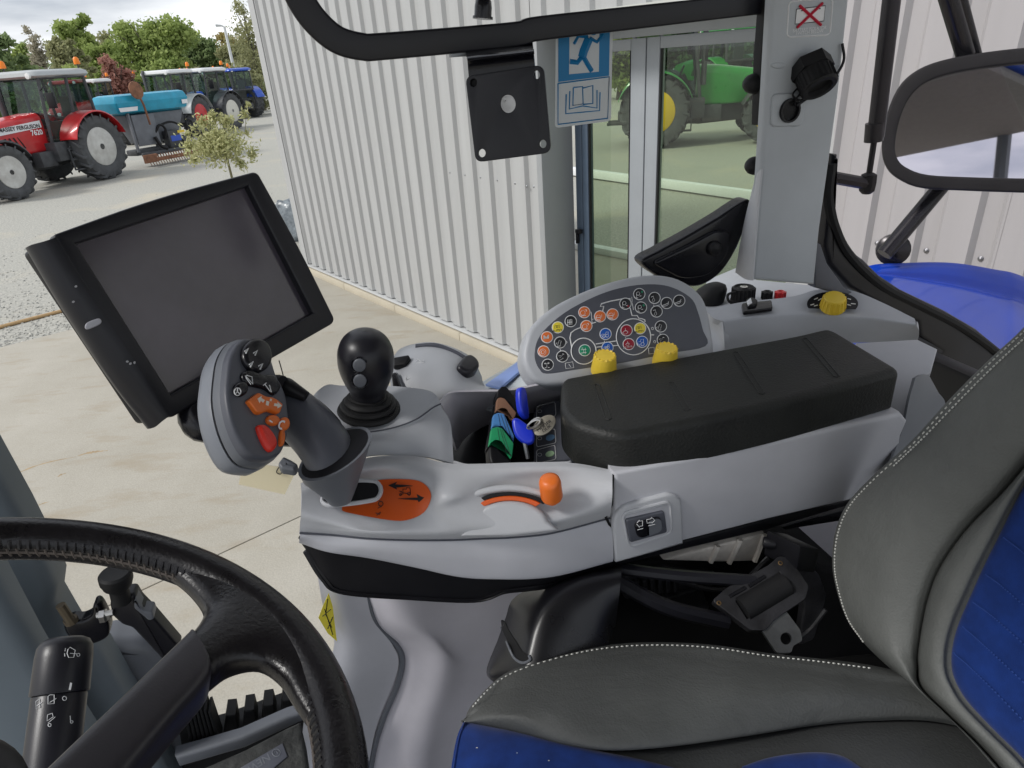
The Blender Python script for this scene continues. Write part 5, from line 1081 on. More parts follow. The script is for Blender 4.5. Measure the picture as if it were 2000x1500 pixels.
g = G(); g.patch([hd2([(972, 1338), (950, 1312), (972, 1250), (988, 1205), (1004, 1168), (1062, 1136), (1130, 1112), (1214, 1098)], .83, .87), hd2([(980, 1342), (962, 1318), (985, 1255), (1003, 1210), (1022, 1174), (1074, 1142), (1135, 1119), (1214, 1106)], .80, .845), hd2([(1002, 1352), (1012, 1305), (1022, 1262), (1036, 1218), (1056, 1182), (1096, 1150), (1146, 1130), (1213, 1118)], .758, .812), hd2([(1022, 1355), (1036, 1312), (1048, 1270), (1062, 1230), (1082, 1196), (1118, 1165), (1160, 1146), (1212, 1136)], .745, .80), hd2([(1060, 1355), (1080, 1320), (1096, 1285), (1112, 1252), (1132, 1222), (1158, 1196), (1184, 1178), (1209, 1168)], .742, .797), hd2([(1140, 1355), (1152, 1335), (1162, 1312), (1172, 1290), (1182, 1270), (1190, 1252), (1196, 1236), (1202, 1222)], .75, .80)], 44, 44, .005)
SCV = OnMesh(g, TZ); hsg = g.build('suspension_cover', mat('shiny_black_cover', (.006, .006, .008), .30, var=.2, vs=9, bump=.12, bs=700, spec=.5), seat, smooth=80)
so_ = rp_([(978, 1210), (986, 1212), (1020, 1272), (1034, 1280), (1035, 1290), (1020, 1294), (1006, 1284), (982, 1232)], 5)
g = G(); g.decal(SCV, so_, 6, .0008); g.build('slot', flat('slot_black', (.003, .003, .004), .8), hsg)
g = G(); g.tube([SCV(x, y, .0012) for x, y in ((979, 1226), (992, 1256), (1005, 1284), (1022, 1295), (1036, 1289), (1034, 1280))], .0016, 6, sm=18); g.build('slot_rim', M['slatel'], hsg)
g = G(); c = D(1184, 1179, .805); g.lathe(c, (CAM - c).normalized(), [(.0075, -.003), (.0075, .003), (.006, .0045), (.0045, .002), (0, .002)], 14); g.build('screw_head', M['blackg'], hsg)
g = G(); pl_ = SP(.612)
g.slab(pl_, [(1296, 1094), (1345, 1080), (1400, 1066), (1494, 1042), (1497, 1046), (1480, 1096), (1425, 1098), (1390, 1098)], -.012, 0, .003)
for a, b in (((1402, 1066), (1388, 1098)), ((1446, 1054), (1424, 1100)), ((1494, 1044), (1474, 1096))): g.tube([pl_(*a, .002), pl_(*b, .002)], .004, 6)
g.build('cast_bracket', mat('pale_cast_metal', (.74, .69, .62), .6, .1, var=.15, vs=40, bump=.5, bs=250), seat)
g = G(); g.tube([D(1490, 1058, .885), D(1516, 1062, .88)], .008, 10); g.box(D(1545, 1078, .885), (.05, .05, .042), T(.8, .2, -.5).normalized(), T(-.3, .9, -.1).normalized(), TZ); g.build('belt_anchor', M['black'], seat, bevel=.004)
g = G(); g.slab(SP(.70), [(1480, 1040), (1690, 985), (1700, 1010), (1640, 1016), (1600, 1012), (1580, 1026), (1530, 1034), (1524, 1052), (1480, 1060)], -.05, 0, .003); g.build('dark_fringe', M['black'], seat)
g = G(); g.slab(SP(.74), [(1560, 1085), (1610, 1125), (1632, 1118), (1660, 1150), (1700, 1260), (1560, 1300)], -.05, 0, .01); g.build('rear_cover', M['black'], seat)
M['worn'] = mat('worn_black_metal', (.022, .022, .025), .4, var=.5, vs=25, bump=.3, bs=200)
for nm, o_, sv, th_ in (('bracket_plate', [(1215, 1128), (1300, 1110), (1400, 1118), (1390, 1150), (1290, 1160), (1220, 1172)], .622, .01), ('bracket_plate', [(1540, 1100), (1600, 1120), (1616, 1165), (1590, 1250), (1560, 1262), (1572, 1180)], .60, .012), ('hinge_block', [(1300, 1170), (1372, 1150), (1388, 1190), (1330, 1214)], .615, .02)):
    g = G(); g.slab(SP(sv), rp_(o_, 8), -th_, 0, .003); g.build(nm, M['worn'], seat)
for k in range(6):
    g = G(); x = 1236 + k * 15; g.slab(SP(.62), [(x, 1132 - k * 2), (x + 8, 1130 - k * 2), (x + 10, 1156 - k), (x + 2, 1158 - k)], -.003, .006, .002); g.build('rib', M['worn'], seat)
g = G(); g.tube([S(1612, 1190, .60), S(1580, 1230, .60), S(1540, 1262, .595), S(1510, 1300, .59)], .004, 6, sm=14); g.build('cable', M['worn'], seat); g = G(); g.tube([S(1300, 1125, .60), S(1380, 1150, .598), S(1440, 1145, .60), S(1500, 1090, .61)], .0035, 6, sm=16); g.build('cable', M['worn'], seat)
# seat belt reel / buckle
bk = thing('belt_reel', 'black seat belt reel bracket with steel tongue beside the seat', 'belt reel', D(1480, 1180, .86))
bpn = P3(D(1392, 1180, .845), D(1520, 1090, .875), D(1510, 1200, .835))
plate('bracket', bpn, rp_([(1391, 1176), (1418, 1152), (1500, 1108), (1520, 1090), (1540, 1096), (1575, 1148), (1568, 1172), (1508, 1212), (1492, 1232), (1464, 1232)], 6), [[(1432, 1176), (1520, 1118), (1546, 1158), (1456, 1214)]], .012, M['worn'], bk, bevel=.001)
g = G(); a = bpn(1448, 1192, .0); b = bpn(1532, 1142, .0); g.tube([a, b], .017, 18); g.build('webbing_roll', M['rubber'], bk)
g = G(); g.slab(bpn, [(1432, 1176), (1520, 1118), (1546, 1158), (1456, 1214)], -.03, -.02); g.tube([bpn(1424, 1166, .006), bpn(1456, 1148, .006)], .003, 6); g.tube([bpn(1462, 1146, .006), bpn(1494, 1126, .006)], .003, 6); g.build('reel_back', M['black'], bk)
plate('tongue', bpn, rp_([(1484, 1228), (1534, 1194), (1562, 1232), (1566, 1252), (1548, 1262), (1544, 1276), (1516, 1276)], 5), [ell(1534, 1248, 11, 12)], .005, M['steel'], bk)
for x, y in ((1404, 1178), (1524, 1100)):
    g = G(); g.lathe(bpn(x, y, .007), bpn.n, [(.003, 0), (.003, .0008), (.002, .001), (.0016, -.002), (0, -.002)], 12); g.build('rivet', mat('brass_rivet', (.35, .23, .11), .45, .9), bk)

g = G()
for x, y, a in ((932, 1462, 3), (1072, 1487, 2), (1010, 1472, 1.0)):
    p = VEL(x, y, .0008); g.tube([p - CR * a * .0003, p + CU * a * .0002, p + CR * a * .0003], .0004, 5)
tag(g.build('lint', M['thread'], seat), kind='stuff')
# ================================================================== ARMREST CONSOLE
con = thing('armrest_console', 'pale grey armrest console beside the seat carrying levers, stickers and switches', 'console', T(.3, .62, 2.0))
ZR = lambda pts: [Z(*p) for p in pts]
r0 = [(587, 944, 2.078), (640, 918, 2.080), (710, 896, 2.078), (755, 890, 2.076), (815, 891, 2.073), (880, 905, 2.070), (980, 905, 2.066), (1112, 904, 2.060), (1196, 918, 2.052)]
r05 = [(588, 955, 2.077), (645, 936, 2.078), (714, 916, 2.077), (760, 908, 2.076), (820, 910, 2.074), (884, 922, 2.070), (980, 919, 2.066), (1110, 916, 2.060), (1196, 924, 2.051)]
r1 = [(589, 970, 2.072), (650, 958, 2.064), (720, 945, 2.056), (780, 945, 2.055), (836, 962, 2.059), (885, 965, 2.064), (980, 945, 2.053), (1090, 940, 2.048), (1196, 945, 2.046)]
r2 = [(588, 1002, 2.060), (650, 1014, 2.046), (720, 1022, 2.035), (790, 1018, 2.034), (838, 1004, 2.039), (880, 994, 2.047), (980, 985, 2.040), (1095, 982, 2.029), (1196, 968, 2.034)]
r25 = [(586, 1022, 2.046), (650, 1032, 2.034), (720, 1040, 2.030), (800, 1042, 2.024), (860, 1040, 2.021), (920, 1036, 2.020), (1000, 1031, 2.018), (1090, 1018, 2.016), (1194, 992, 2.014)]
r3 = [(585, 1040, 2.033), (648, 1044, 2.021), (720, 1051, 2.013), (800, 1054, 2.006), (880, 1054, 2.000), (950, 1051, 1.996), (1000, 1049, 1.993), (1080, 1040, 1.988), (1191, 1011, 1.984)]
g = G(); g.patch([ZR(r) for r in (r0, r05, r1, r2, r25, r3)], 90, 50, .003); TRAY = OnMesh(g, TZ); g.build('tray', M['lighter'], con, smooth=80)
r4 = [(584, 1060, 2.012), (640, 1078, 2.002), (720, 1090, 1.985), (810, 1108, 1.966), (900, 1127, 1.948), (980, 1131, 1.940), (1040, 1130, 1.933), (1100, 1122, 1.928), (1197, 1096, 1.924)]
def dn(a, b, t): return [p * (1 - t) + q * t for p, q in zip(a, b)]
A3, A4 = ZR(r3), ZR(r4)
g = G(); g.patch([[p + TZ * .0005 + TS * .002 for p in A3], [p - TS * .003 - TZ * .003 for p in A3], [p - TS * .005 for p in dn(A3, A4, .45)], [p - TS * .001 for p in dn(A3, A4, .97)], [p + TS * .006 - TZ * .002 for p in A4]], 90, 30, .003); g.build('side_skirt', M['lilac'] if False else M['light'], con, smooth=80)
g = G(); g.tube([p - TS * .0012 + TZ * .0002 for p in A3], .0011, 5, sm=60); g.build('seam', M['slate'], con)
# rear half of the side with the rocker plate
sq = SP(.592)
g = G(); g.slab(sq, [(1199, 922), (1340, 897), (1480, 869), (1620, 838), (1762, 807), (1774, 822), (1762, 850), (1745, 960), (1690, 972), (1500, 1016), (1198, 1094)], -.05, 0, .006); g.build('side_panel', M['light'], con)
g = G(); g.tube([sq(1198, 926, -.004), sq(1195, 985, -.004), sq(1183, 1010, -.004), sq(1193, 1030, -.004), sq(1197, 1092, -.004)], .0018, 5); g.build('panel_gap', M['black'], con)
g = G(); g.slab(sq, rp_([(1194, 1010), (1212, 984), (1306, 959), (1328, 970), (1331, 1058), (1199, 1095)], [16, 18, 22, 14, 2, 2]), -.002, .0055, .0035); swp = g.build('switch_plate', M['lighter'], con)
g = G(); g.slab(sq, rp_([(1214, 1002), (1308, 978), (1312, 1040), (1228, 1068)], 14), .0056, .0061); g.build('recess', M['light'], swp)
o_ = rp_([(1214, 1002), (1308, 978), (1312, 1040), (1228, 1068)], 14)
g = G(); g.tube([sq(x, y, .0056) for x, y in o_], .0022, 6, closed=True); g.build('recess_lip', M['lighter'], swp)
g = G(); g.slab(sq, rp_([(1216, 1007), (1291, 990), (1297, 1032), (1224, 1052)], 6), .006, .0095, .002); rk = g.build('rocker_frame', M['slate'], swp)
g = G(); g.slab(sq, rp_([(1230, 1012), (1256, 1005), (1257, 1036), (1238, 1041)], [10, 0, 0, 10]), .009, .0135, .003); g.slab(sq, rp_([(1257, 1005), (1282, 998), (1285, 1026), (1258, 1036)], [0, 10, 10, 0]), .009, .0125, .002); g.build('rocker', M['blackg'], swp)
g = G(); g.slab(sq, rp_([(1258, 1006), (1281, 1000), (1284, 1025), (1259, 1035)], [0, 9, 9, 0]), .0126, .0129); g.build('rocker_half', M['slatel'], swp)
g = G(); g.lines(sq, [[(1244, 1021), (1249, 1016), (1249, 1018), (1255, 1017), (1255, 1027), (1249, 1028), (1249, 1030), (1244, 1024)], [(1245, 1035), (1256, 1032)]], 1.3, .0138); g.lines(sq, [[(1263, 1015), (1272, 1013), (1272, 1010), (1279, 1016), (1273, 1022), (1273, 1020), (1264, 1022), (1263, 1015)], [(1266, 1027), (1279, 1024)]], 1.3, .0133); g.build('switch_print', M['white'], swp)
# black underside
U4 = [p + TS * .004 for p in A4]; ub = [(598, 1074), (632, 1130), (668, 1156), (800, 1167), (930, 1172), (985, 1154), (1030, 1148), (1075, 1141), (1197, 1112)]
UB = [S(x, y, p.dot(TS) + .012) for (x, y), p in zip(ub, A4)]
g = G(); g.patch([[p + TZ * .004 for p in U4], dn(U4, UB, .5), dn(U4, UB, .93), UB, [p + TS * .05 - TZ * .002 for p in UB]], 60, 24, .004); g.build('underside', M['black'], con, smooth=40)
g = G(); g.slab(SP(.60), [(1190, 1098), (1500, 1018), (1700, 970), (1700, 984), (1640, 998), (1500, 1040), (1340, 1078), (1190, 1115), (1080, 1142), (985, 1152), (985, 1128), (1100, 1122)], -.08, -.004, .004); g.build('underside', M['black'], con)
# arm pad
g = G(); pz = ZP(2.10)
pad = rp_([(1096, 738), (1560, 653), (1620, 638), (1762, 722), (1480, 799), (1206, 853), (1119, 828), (1093, 802)], [14, 60, 22, 14, 120, 40, 22, 16], 6)
g.slab(pz, pad, -.056, .001, .011, seg=5); pd = g.build('arm_pad', M['pad'], con, smooth=50)
for (a, b) in (((1166, 752), (1188, 818)), ((1312, 748), (1342, 800)), ((1437, 689), (1488, 768)), ((1572, 662), (1634, 735))):
    g = G(); A, B = pz(*a, .0012), pz(*b, .0012); dd = (B - A).normalized(); e = TZ.cross(dd)
    for s_ in (-.0035, .0035): g.tube([A + e * s_, B + e * s_], .0009, 5)
    g.tube([A + e * -.0035, A - dd * .003, A + e * .0035], .0009, 5); g.tube([B + e * -.0035, B + dd * .003, B + e * .0035], .0009, 5); g.build('pad_groove', M['pad'], pd)
# joystick mound
ml = [[(608, 778, 2.105), (622, 762, 2.115), (641, 751, 2.118), (668, 753, 2.118), (720, 752, 2.118), (780, 755, 2.116), (830, 761, 2.114), (850, 770, 2.112), (858, 782, 2.106)],
      [(606, 800, 2.104), (622, 792, 2.109), (645, 788, 2.110), (690, 790, 2.110), (730, 790, 2.110), (780, 790, 2.109), (820, 788, 2.108), (845, 784, 2.107), (859, 786, 2.104)],
      [(605, 824, 2.102), (622, 834, 2.103), (645, 842, 2.103), (690, 846, 2.102), (730, 843, 2.101), (775, 834, 2.100), (815, 818, 2.101), (845, 797, 2.102), (861, 789, 2.102)]]
g = G(); g.patch([ZR(r) for r in ml], 60, 24, .003); g.build('joystick_mound', M['mid'], con, smooth=80)
mb = [(600, 935, 2.07), (625, 915, 2.072), (650, 905, 2.073), (700, 895, 2.073), (740, 890, 2.073), (790, 890, 2.072), (830, 892, 2.070), (860, 898, 2.067), (886, 905, 2.06)]
md = [(602, 862, 2.088), (622, 862, 2.09), (648, 866, 2.090), (694, 869, 2.090), (735, 866, 2.090), (783, 858, 2.089), (828, 846, 2.088), (860, 836, 2.085), (880, 828, 2.08)]
B2 = ZR(ml[2])
g = G(); g.patch([[p - TZ * .0005 for p in B2], [p - TZ * .004 - TS * .002 for p in B2], ZR(md), ZR(mb)], 60, 30, .003); g.build('mound_side', M['mid'], con, smooth=80)
g = G(); g.tube([p + TZ * .0003 for p in B2], .0010, 5, sm=50); g.build('seam', M['slate'], con)
# bay with the four coloured levers
g = G(); g.slab(ZP(1.985), [(840, 770), (1210, 740), (1210, 930), (870, 930)], -.01, 0); g.build('bay_floor', M['black'], con)
g = G(); g.patch([[Z(858, 785, 2.104), Z(880, 768, 2.095), Z(930, 765, 2.09), Z(1000, 762, 2.085), Z(1110, 740, 2.085)], [Z(870, 806, 2.085), Z(895, 782, 2.075), Z(940, 777, 2.07), Z(1000, 776, 2.065), Z(1110, 758, 2.06)], [Z(892, 880, 2.0), Z(915, 850, 1.99), Z(955, 832, 1.98), Z(1010, 815, 1.98), Z(1110, 795, 1.98)]], 24, 14, .003); g.build('bay_wall', M['lilac'], con, smooth=80)
g = G(); g.tube([Z(886, 903, 2.066), Z(920, 910, 2.064), Z(1000, 907, 2.062), Z(1100, 905, 2.058), Z(1114, 903, 2.056)], .0022, 8, sm=30); g.build('bay_rim', M['white'] if False else M['lighter'], con)
# oddment panel with key pads in the bay
kp_ = Plane(Z(1080, 850, 2.012), TZ + T(-.15, -.25, 0))
g = G(); g.slab(kp_, [(1042, 806), (1060, 792), (1116, 772), (1122, 898), (1042, 902)], -.03, 0, .003); kb = g.build('key_panel', M['slate'], con)
for y0, colr, xx in ((800, None, 1074), (853, (.18, .36, .60), 1075), (885, (.42, .62, .38), 1074)):
    o_ = rp_([(1048, y0 - 6), (1084, y0 - 16), (1086, y0 + 12), (1048, y0 + 20)], 5)
    g = G(); g.lines(kp_, [o_ + o_[:1]], 1.4, .0006); g.lines(kp_, [ell(1054, y0 + 3, 4, 3) + ell(1054, y0 + 3, 4, 3)[:1]], 1.0, .0006); g.build('key_outline', M['white'], kb)
    g = G(); g.slab(kp_, ell(xx, y0 + 2, 9, 5.5, -15), 0, .0012, .0006); g.build('key_pad', mat('key_%d' % y0, colr or (.09, .10, .12), .5), kb)
def zk(*pts): return [(860 + x * .15, 720 + y * .15) for x, y in pts]
lv = [(zk((735, 390), (745, 290), (800, 240), (860, 250), (960, 390), (1015, 570), (985, 610), (860, 430), (800, 380)), 'black', 'black spool lever, farthest of the row in the console bay', .905),
      (zk((715, 570), (735, 400), (775, 385), (830, 400), (985, 590), (940, 690), (850, 540), (790, 530)), 'brown_c', 'brown topped spool lever between the black and the blue one', .89),
      (zk((665, 785), (685, 610), (750, 585), (825, 600), (955, 890), (945, 970), (790, 760), (720, 745)), 'blue_c', 'light blue topped spool lever in front of the brown one', .87),
      (zk((628, 1010), (660, 790), (740, 770), (800, 790), (948, 985), (925, 1170), (780, 960), (710, 945)), 'green_c', 'green topped spool lever, nearest of the row in the bay', .85)]
for i, (o_, mt, lab, dd_) in enumerate(lv):
    cx_ = sum(p[0] for p in o_) / len(o_); cy_ = sum(p[1] for p in o_) / len(o_); A = D(cx_, cy_, dd_)
    t = thing('spool_lever', lab, 'lever', A, 'spool levers in the console bay'); lp = Plane(A, (CAM - A).normalized() * .75 + TZ * .5 + TR * .35)
    oc = rp_(o_, 3.0, 3)
    g = G(); g.slab(lp, oc, -.004, .003, .0009); g.build('cap', M[mt], t, smooth=50)
    g = G(); g.slab(lp, [(cx_ + (x - cx_) * 1.04, cy_ + (y - cy_) * 1.04 + 1.5) for x, y in oc], -.018, -.0042, .002); g.tube([lp(cx_, cy_, -.012), lp(cx_, cy_, -.012) + V(0, 0, -.08)], .009, 8)
    if i == 3: g.slab(lp, [tuple(p) for p in cr(zk((640, 1015), (680, 955), (740, 965), (930, 1180), (930, 1240), (690, 1240)), 24, True)], -.02, -.003, .004)
    g.build('stem', M['black'], t, smooth=50)
    if i > 1:
        g = G(); top = [o_[1], o_[2], o_[3]]
        for k, (p_, q_) in enumerate(((o_[2], o_[6]), ((o_[2][0] + 5, o_[2][1] + 1), (o_[5][0] - 8, o_[5][1] - 9)), (o_[3], o_[5]))): g.lines(lp, [[(p_[0] + 1, p_[1] + 1), (q_[0] - 1, q_[1] - 3)]], 1.0, .0031)
        g.build('grip_line', M['ink'], t)
# bunch of keys
ky = thing('key_bunch', 'two blue headed keys on a ring with a worn metal tag', 'keys', Z(1030, 830, 2.06))
q1 = Plane(D(1023, 788, .87), (CAM - D(1023, 788, .87)).normalized() + TR * .9)
g = G(); g.slab(q1, cr([(1014, 762), (1020, 756), (1027, 762), (1031, 790), (1033, 814), (1028, 818), (1018, 806), (1014, 785)], 30, True), -.006, .002, .003); g.build('key_head', M['blue_key'], ky)
q2 = Plane(D(1022, 845, .83), (CAM - D(1022, 845, .83)).normalized() + TZ * .3)
g = G(); g.slab(q2, cr([(1000, 822), (1010, 816), (1026, 826), (1040, 838), (1044, 856), (1038, 866), (1024, 866), (1006, 850)], 30, True), -.007, .002, .004); k2 = g.build('key_head', M['blue_key'], ky)
g = G(); g.tube([q2(1024, 862, -.003), q2(1031, 896, -.01)], .0028, 6); g.tube([q2(1027, 866, -.001), q2(1032, 894, -.008)], .0008, 4); g.build('key_blade', M['steel'], k2)
q3 = Plane(D(1062, 832, .835), (CAM - D(1062, 832, .835)).normalized() + TZ * .4)
g = G(); g.slab(q3, ell(1063, 831, 26, 16, -38, 30), -.0015, .0015, .001); tg = g.build('metal_tag', mat('worn_brass_tag', (.40, .37, .31), .38, .8, var=.2, vs=60), ky)
g = G(); X = q3(1080, 818) - q3(1055, 836); 
for j, w_ in enumerate(('-A', 'MODER', 'DUK')): text(w_, q3(1058 + j * 5, 827 + j * 5, .0016), X, TZ + TS * .6, .0045, M['ink'], tg)
g = G(); e = ell(1044, 826, 14, 6, -38, 24); g.tube([q3(x, y, .004) for x, y in e], .0011, 6, closed=True); e = ell(1042, 829, 14, 6, -30, 24); g.tube([q3(x, y, .006) for x, y in e], .0011, 6, closed=True); g.build('split_ring', M['metal'], ky)
# orange range sticker, slot opening, speed slider
def tray_plane(a, b, c, lift=0): return P3(Z(*a), Z(*b), Z(*c))
tp = tray_plane((700, 1000, 2.051), (800, 940, 2.0625), (840, 1000, 2.0425))
st_o = [(738, 938), (800, 936), (830, 946), (843, 969), (830, 999), (800, 1015), (764, 1017), (680, 1002), (668, 994), (678, 986), (725, 980), (744, 962), (748, 950)]
M_ = cr(st_o, 60, True)
tp = TRAY
g = G(); g.decal(tp, [tuple(p) for p in M_], 6, .0009); rs_ = g.build('range_sticker', M['sticker_orange'], con)
g = G(); L_ = .0013
g.slab(tp, [(759, 950), (776, 943), (772, 948), (808, 951), (774, 954), (776, 958)], .0012, .0016); g.slab(tp, [(778, 976), (816, 974), (814, 967), (829, 974), (818, 983), (816, 979)], .0012, .0016)
g.lines(tp, [[(781, 966), (788, 966), (788, 956), (795, 956), (795, 953), (802, 953), (803, 963)], [(780, 960), (786, 961)], [(791, 964), (801, 966)], [(783, 962), (792, 964)], ell(800, 965, 3, 3) + ell(800, 965, 3, 3)[:1], ell(783, 967, 2, 2) + ell(783, 967, 2, 2)[:1], ell(744, 985, 4.5, 4.5) + ell(744, 985, 4.5, 4.5)[:1], [(740, 979), (748, 982)], [(738, 994), (746, 990)], [(734, 1003), (742, 1006), (744, 1001), (736, 1008)]], 1.6, L_); g.build('sticker_print', M['ink'], rs_)
op = tray_plane((650, 985, 2.060), (735, 945, 2.0665), (735, 985, 2.056))
g = G(); ho = rp_([(626, 978), (645, 950), (700, 938), (738, 941), (746, 957), (738, 975), (700, 982), (640, 988)], [12, 20, 30, 14, 12, 14, 30, 12]); g.slab(op, ho, -.002, .0035); g.build('lever_slot', flat('slot_dark', (.006, .006, .008), .8), con)
g = G(); g.tube([op(x, y, .0035) for x, y in ho], .0026, 6, closed=True); g.build('slot_lip', M['lighter'], con)
tp2 = tray_plane((920, 985, 2.0425), (1060, 985, 2.038), (1000, 950, 2.0585))
arcp = lambda cx, cy, r, a0, a1, n=18: [(cx + r * 1.0 * cos(radians(a)), cy - r * .62 * sin(radians(a))) for a in np.linspace(a0, a1, n)]
def band(r1, r2, a0, a1): return arcp(996, 1023, r1, a0, a1) + arcp(996, 1023, r2, a1, a0)
g = G(); g.slab(tp2, band(100, 90, 44, 134), -.001, .0022); g.build('slider_slot', flat('slot_dark2', (.008, .008, .010), .8), con)
g = G(); g.slab(tp2, band(89, 75, 48, 140), -.002, .0045, .001); g.build('speed_scale', M['sticker_orange'], con)
g = G(); g.slab(tp2, arcp(996, 1023, 74, 10, 170, 30) + [(900, 1046), (1000, 1046), (1090, 1034)], -.01, .007, .0055, seg=5); g.build('thumb_arch', M['lighter'], con, smooth=80)
g = G(); P_ = [tp2(x, y, .001) for x, y in arcp(996, 1030, 124, 52, 165, 30)]; g.tube(P_, .004, 8); g.build('slot_ridge', M['lighter'], con, smooth=80)
sl_ = thing('speed_slider', 'orange speed slider peg standing at the end of its curved slot', 'slider', tp2(1078, 965))
g = G(); c = tp2(1078, 972, .001); up = (D(1073, 934, (c - CAM).dot(_f) - .018) - c).normalized(); g.lathe(c, up, [(.0118, 0), (.0128, .003), (.0126, .024), (.0112, .029), (.007, .031), (0, .0315)], 26); g.lathe(c - up * .006, up, [(.007, 0), (.007, .008)], 12); g.build('peg', M['orange'], sl_, smooth=50)
# throttle housing behind the joystick
dk_ = lambda pts: [D(*p) for p in pts]
g = G(); g.patch([dk_([(760, 716, 1.03), (778, 684, 1.03), (812, 671, 1.03), (850, 669, 1.03), (893, 682, 1.03), (924, 702, 1.03), (941, 735, 1.02)]), dk_([(761, 718, .985), (781, 692, .985), (812, 680, .98), (850, 679, .98), (888, 691, .98), (918, 710, .985), (942, 742, .99)]),
    dk_([(762, 742, .955), (782, 724, .945), (812, 714, .94), (848, 714, .94), (882, 725, .94), (912, 741, .95), (946, 752, .97)]), dk_([(765, 776, .945), (784, 766, .93), (812, 759, .925), (845, 761, .922), (876, 768, .922), (908, 770, .93), (956, 762, .955)]), dk_([(768, 806, .94), (786, 803, .93), (812, 800, .925), (842, 800, .92), (868, 799, .935), (905, 790, .955), (962, 768, .985)])], 50, 40, .004)
thr = g.build('throttle_housing', M['mid'], con, smooth=80)
g = G(); g.tube(dk_([(812, 677, .985), (850, 675, .985), (885, 687, .985), (908, 700, .985)]), .0042, 6, sm=24); g.build('throttle_slot', M['slate'], con)
tpl = P3(D(782, 722, .943), D(845, 714, .938), D(812, 755, .923))
g = G(); g.slab(tpl, rp_([(766, 703), (800, 697), (802, 702), (794, 716), (768, 720)], 5), -.004, .006, .002); g.build('thumb_recess', M['black'], con)
g = G(); g.slab(tpl, rp_([(765, 732), (778, 729), (790, 762), (770, 768)], 5), -.002, .005, .002); rk2 = g.build('rocker_bezel', M['slatel'], con)
g = G(); g.slab(tpl, rp_([(767, 735), (776, 732), (786, 761), (771, 765)], 4), .005, .009, .003); g.build('rocker', M['blackg'], rk2)
g = G(); g.lines(tpl, [[(812, 706), (816, 701), (822, 706), (828, 703), (828, 708), (813, 709)], [(792, 742), (796, 733), (800, 739), (792, 742)], [(804, 756), (808, 761)]], 1.2, .001); g.build('housing_print', M['white'], con)
th = thing('throttle_tab', 'black rounded throttle tab at the right end of the grey throttle housing', 'lever', D(913, 716, .97))
g = G(); tq = P3(D(900, 705, .965), D(932, 712, .975), D(910, 735, .945)); g.slab(tq, cr([(892, 718), (905, 700), (918, 697), (932, 708), (933, 722), (916, 733), (900, 728)], 32, True), -.012, .007, .006, seg=5); g.build('tab', M['satin'], th, smooth=70)
# joystick
js = thing('joystick', 'black egg shaped joystick with two grey buttons on a ribbed rubber boot', 'joystick', Z(720, 810, 2.11))
c = Z(721, 800, 2.110); ax = (D(714, 690, .80) - c).normalized()
g = G(); g.lathe(c - ax * .002, ax, [(.0385, 0), (.040, .003), (.0385, .006), (.034, .007), (.0355, .010), (.034, .013), (.029, .014), (.030, .017), (.028, .020), (.0245, .021), (.0245, .024), (.021, .026)], 32, sx=1, sy=1); g.build('boot', M['rubber'], js, smooth=50)
L0 = .025; kn = [(.0215, L0 - .004), (.0225, L0), (.024, L0 + .006), (.029, L0 + .018), (.034, L0 + .034), (.0352, L0 + .047), (.034, L0 + .060), (.029, L0 + .072), (.021, L0 + .080), (.011, L0 + .0845), (0, L0 + .086)]
pr = cr([(a, b, 0) for a, b in kn], 40); prof = [(max(0, p[0]), p[1]) for p in pr]; prof[-1] = (0, prof[-1][1])
side_x = TR - ax * TR.dot(ax)
g = G(); g.lathe(c, ax, prof, 40, xdir=side_x, sx=.97, sy=1.05); g.build('grip', M['satin'], js, smooth=80)
gc = c + ax * (L0 + .042); vd = (CAM - gc); vd = (vd - ax * vd.dot(ax)).normalized(); 
jp = Plane(gc + vd * .0355, (vd + ax * .02))
for y, lft in ((713, .0002), (743, .0006)):
    g = G(); g.slab(jp, ell(702 + (1 if y > 730 else 0), y, 13, 13, 0, 26), -.008 , lft + .002, .002); g.build('button', M['slatel'], js)
    e = ell(702 + (1 if y > 730 else 0), y, 15, 15, 0, 26); g = G(); g.tube([jp(a, b, lft - .001) for a, b in e], .0012, 5, closed=True); g.build('button_ring', M['blackg'], js)
# ------------------------------------------------------------------ multifunction lever
ml_ = thing('drive_lever', 'slate grey multifunction drive lever with disc head of black and orange buttons', 'lever', Z(650, 985, 2.05))
hn = T(.80, -.42, .46).normalized(); hp = Plane(D(492, 785, .655), hn)
face = cr([(440, 729), (446, 695), (461, 669), (479, 663), (506, 672), (524, 699), (536, 735), (549, 760), (557, 788), (560, 840), (548, 882), (530, 897), (512, 900), (479, 888), (452, 840), (438, 780)], 60, True)
g = G(); F_ = [tuple(p) for p in face]
g.slab(hp, F_, -.006, .004, .004, seg=4); hd_o = g.build('head_face', M['slate'], ml_, smooth=60)
fb = [hp(x, y, -.004) for x, y in F_]; cN = sum(fb, Vector((0, 0, 0))) / len(fb)
def scl(k, b): return [cN + (p - cN) * k - hn * b for p in fb]
g = G(); g.loft([scl(1.0, .0), scl(1.035, .006), scl(1.05, .013), scl(1.045, .014)], cap=True); g.build('head_rim', M['slatel'], ml_, smooth=60)
g = G(); g.loft([scl(1.03, .0139), scl(1.03, .0165)]); g.build('head_gap', M['black'], ml_, smooth=60)
g = G(); g.loft([scl(1.05, .0166), scl(1.07, .020), scl(1.07, .030), scl(1.03, .037), scl(.85, .043), scl(.4, .046)]); g.build('head_shell', mat('silver_grey_plastic', (.22, .235, .265), .4), ml_, smooth=60)
def btn(name, px, hi, mt, lo=-.002, rnd=.002, par=None): g = G(); g.slab(hp, px, lo, hi + .004, rnd); return g.build(name, M[mt] if isinstance(mt, str) else mt, par or ml_, smooth=60)
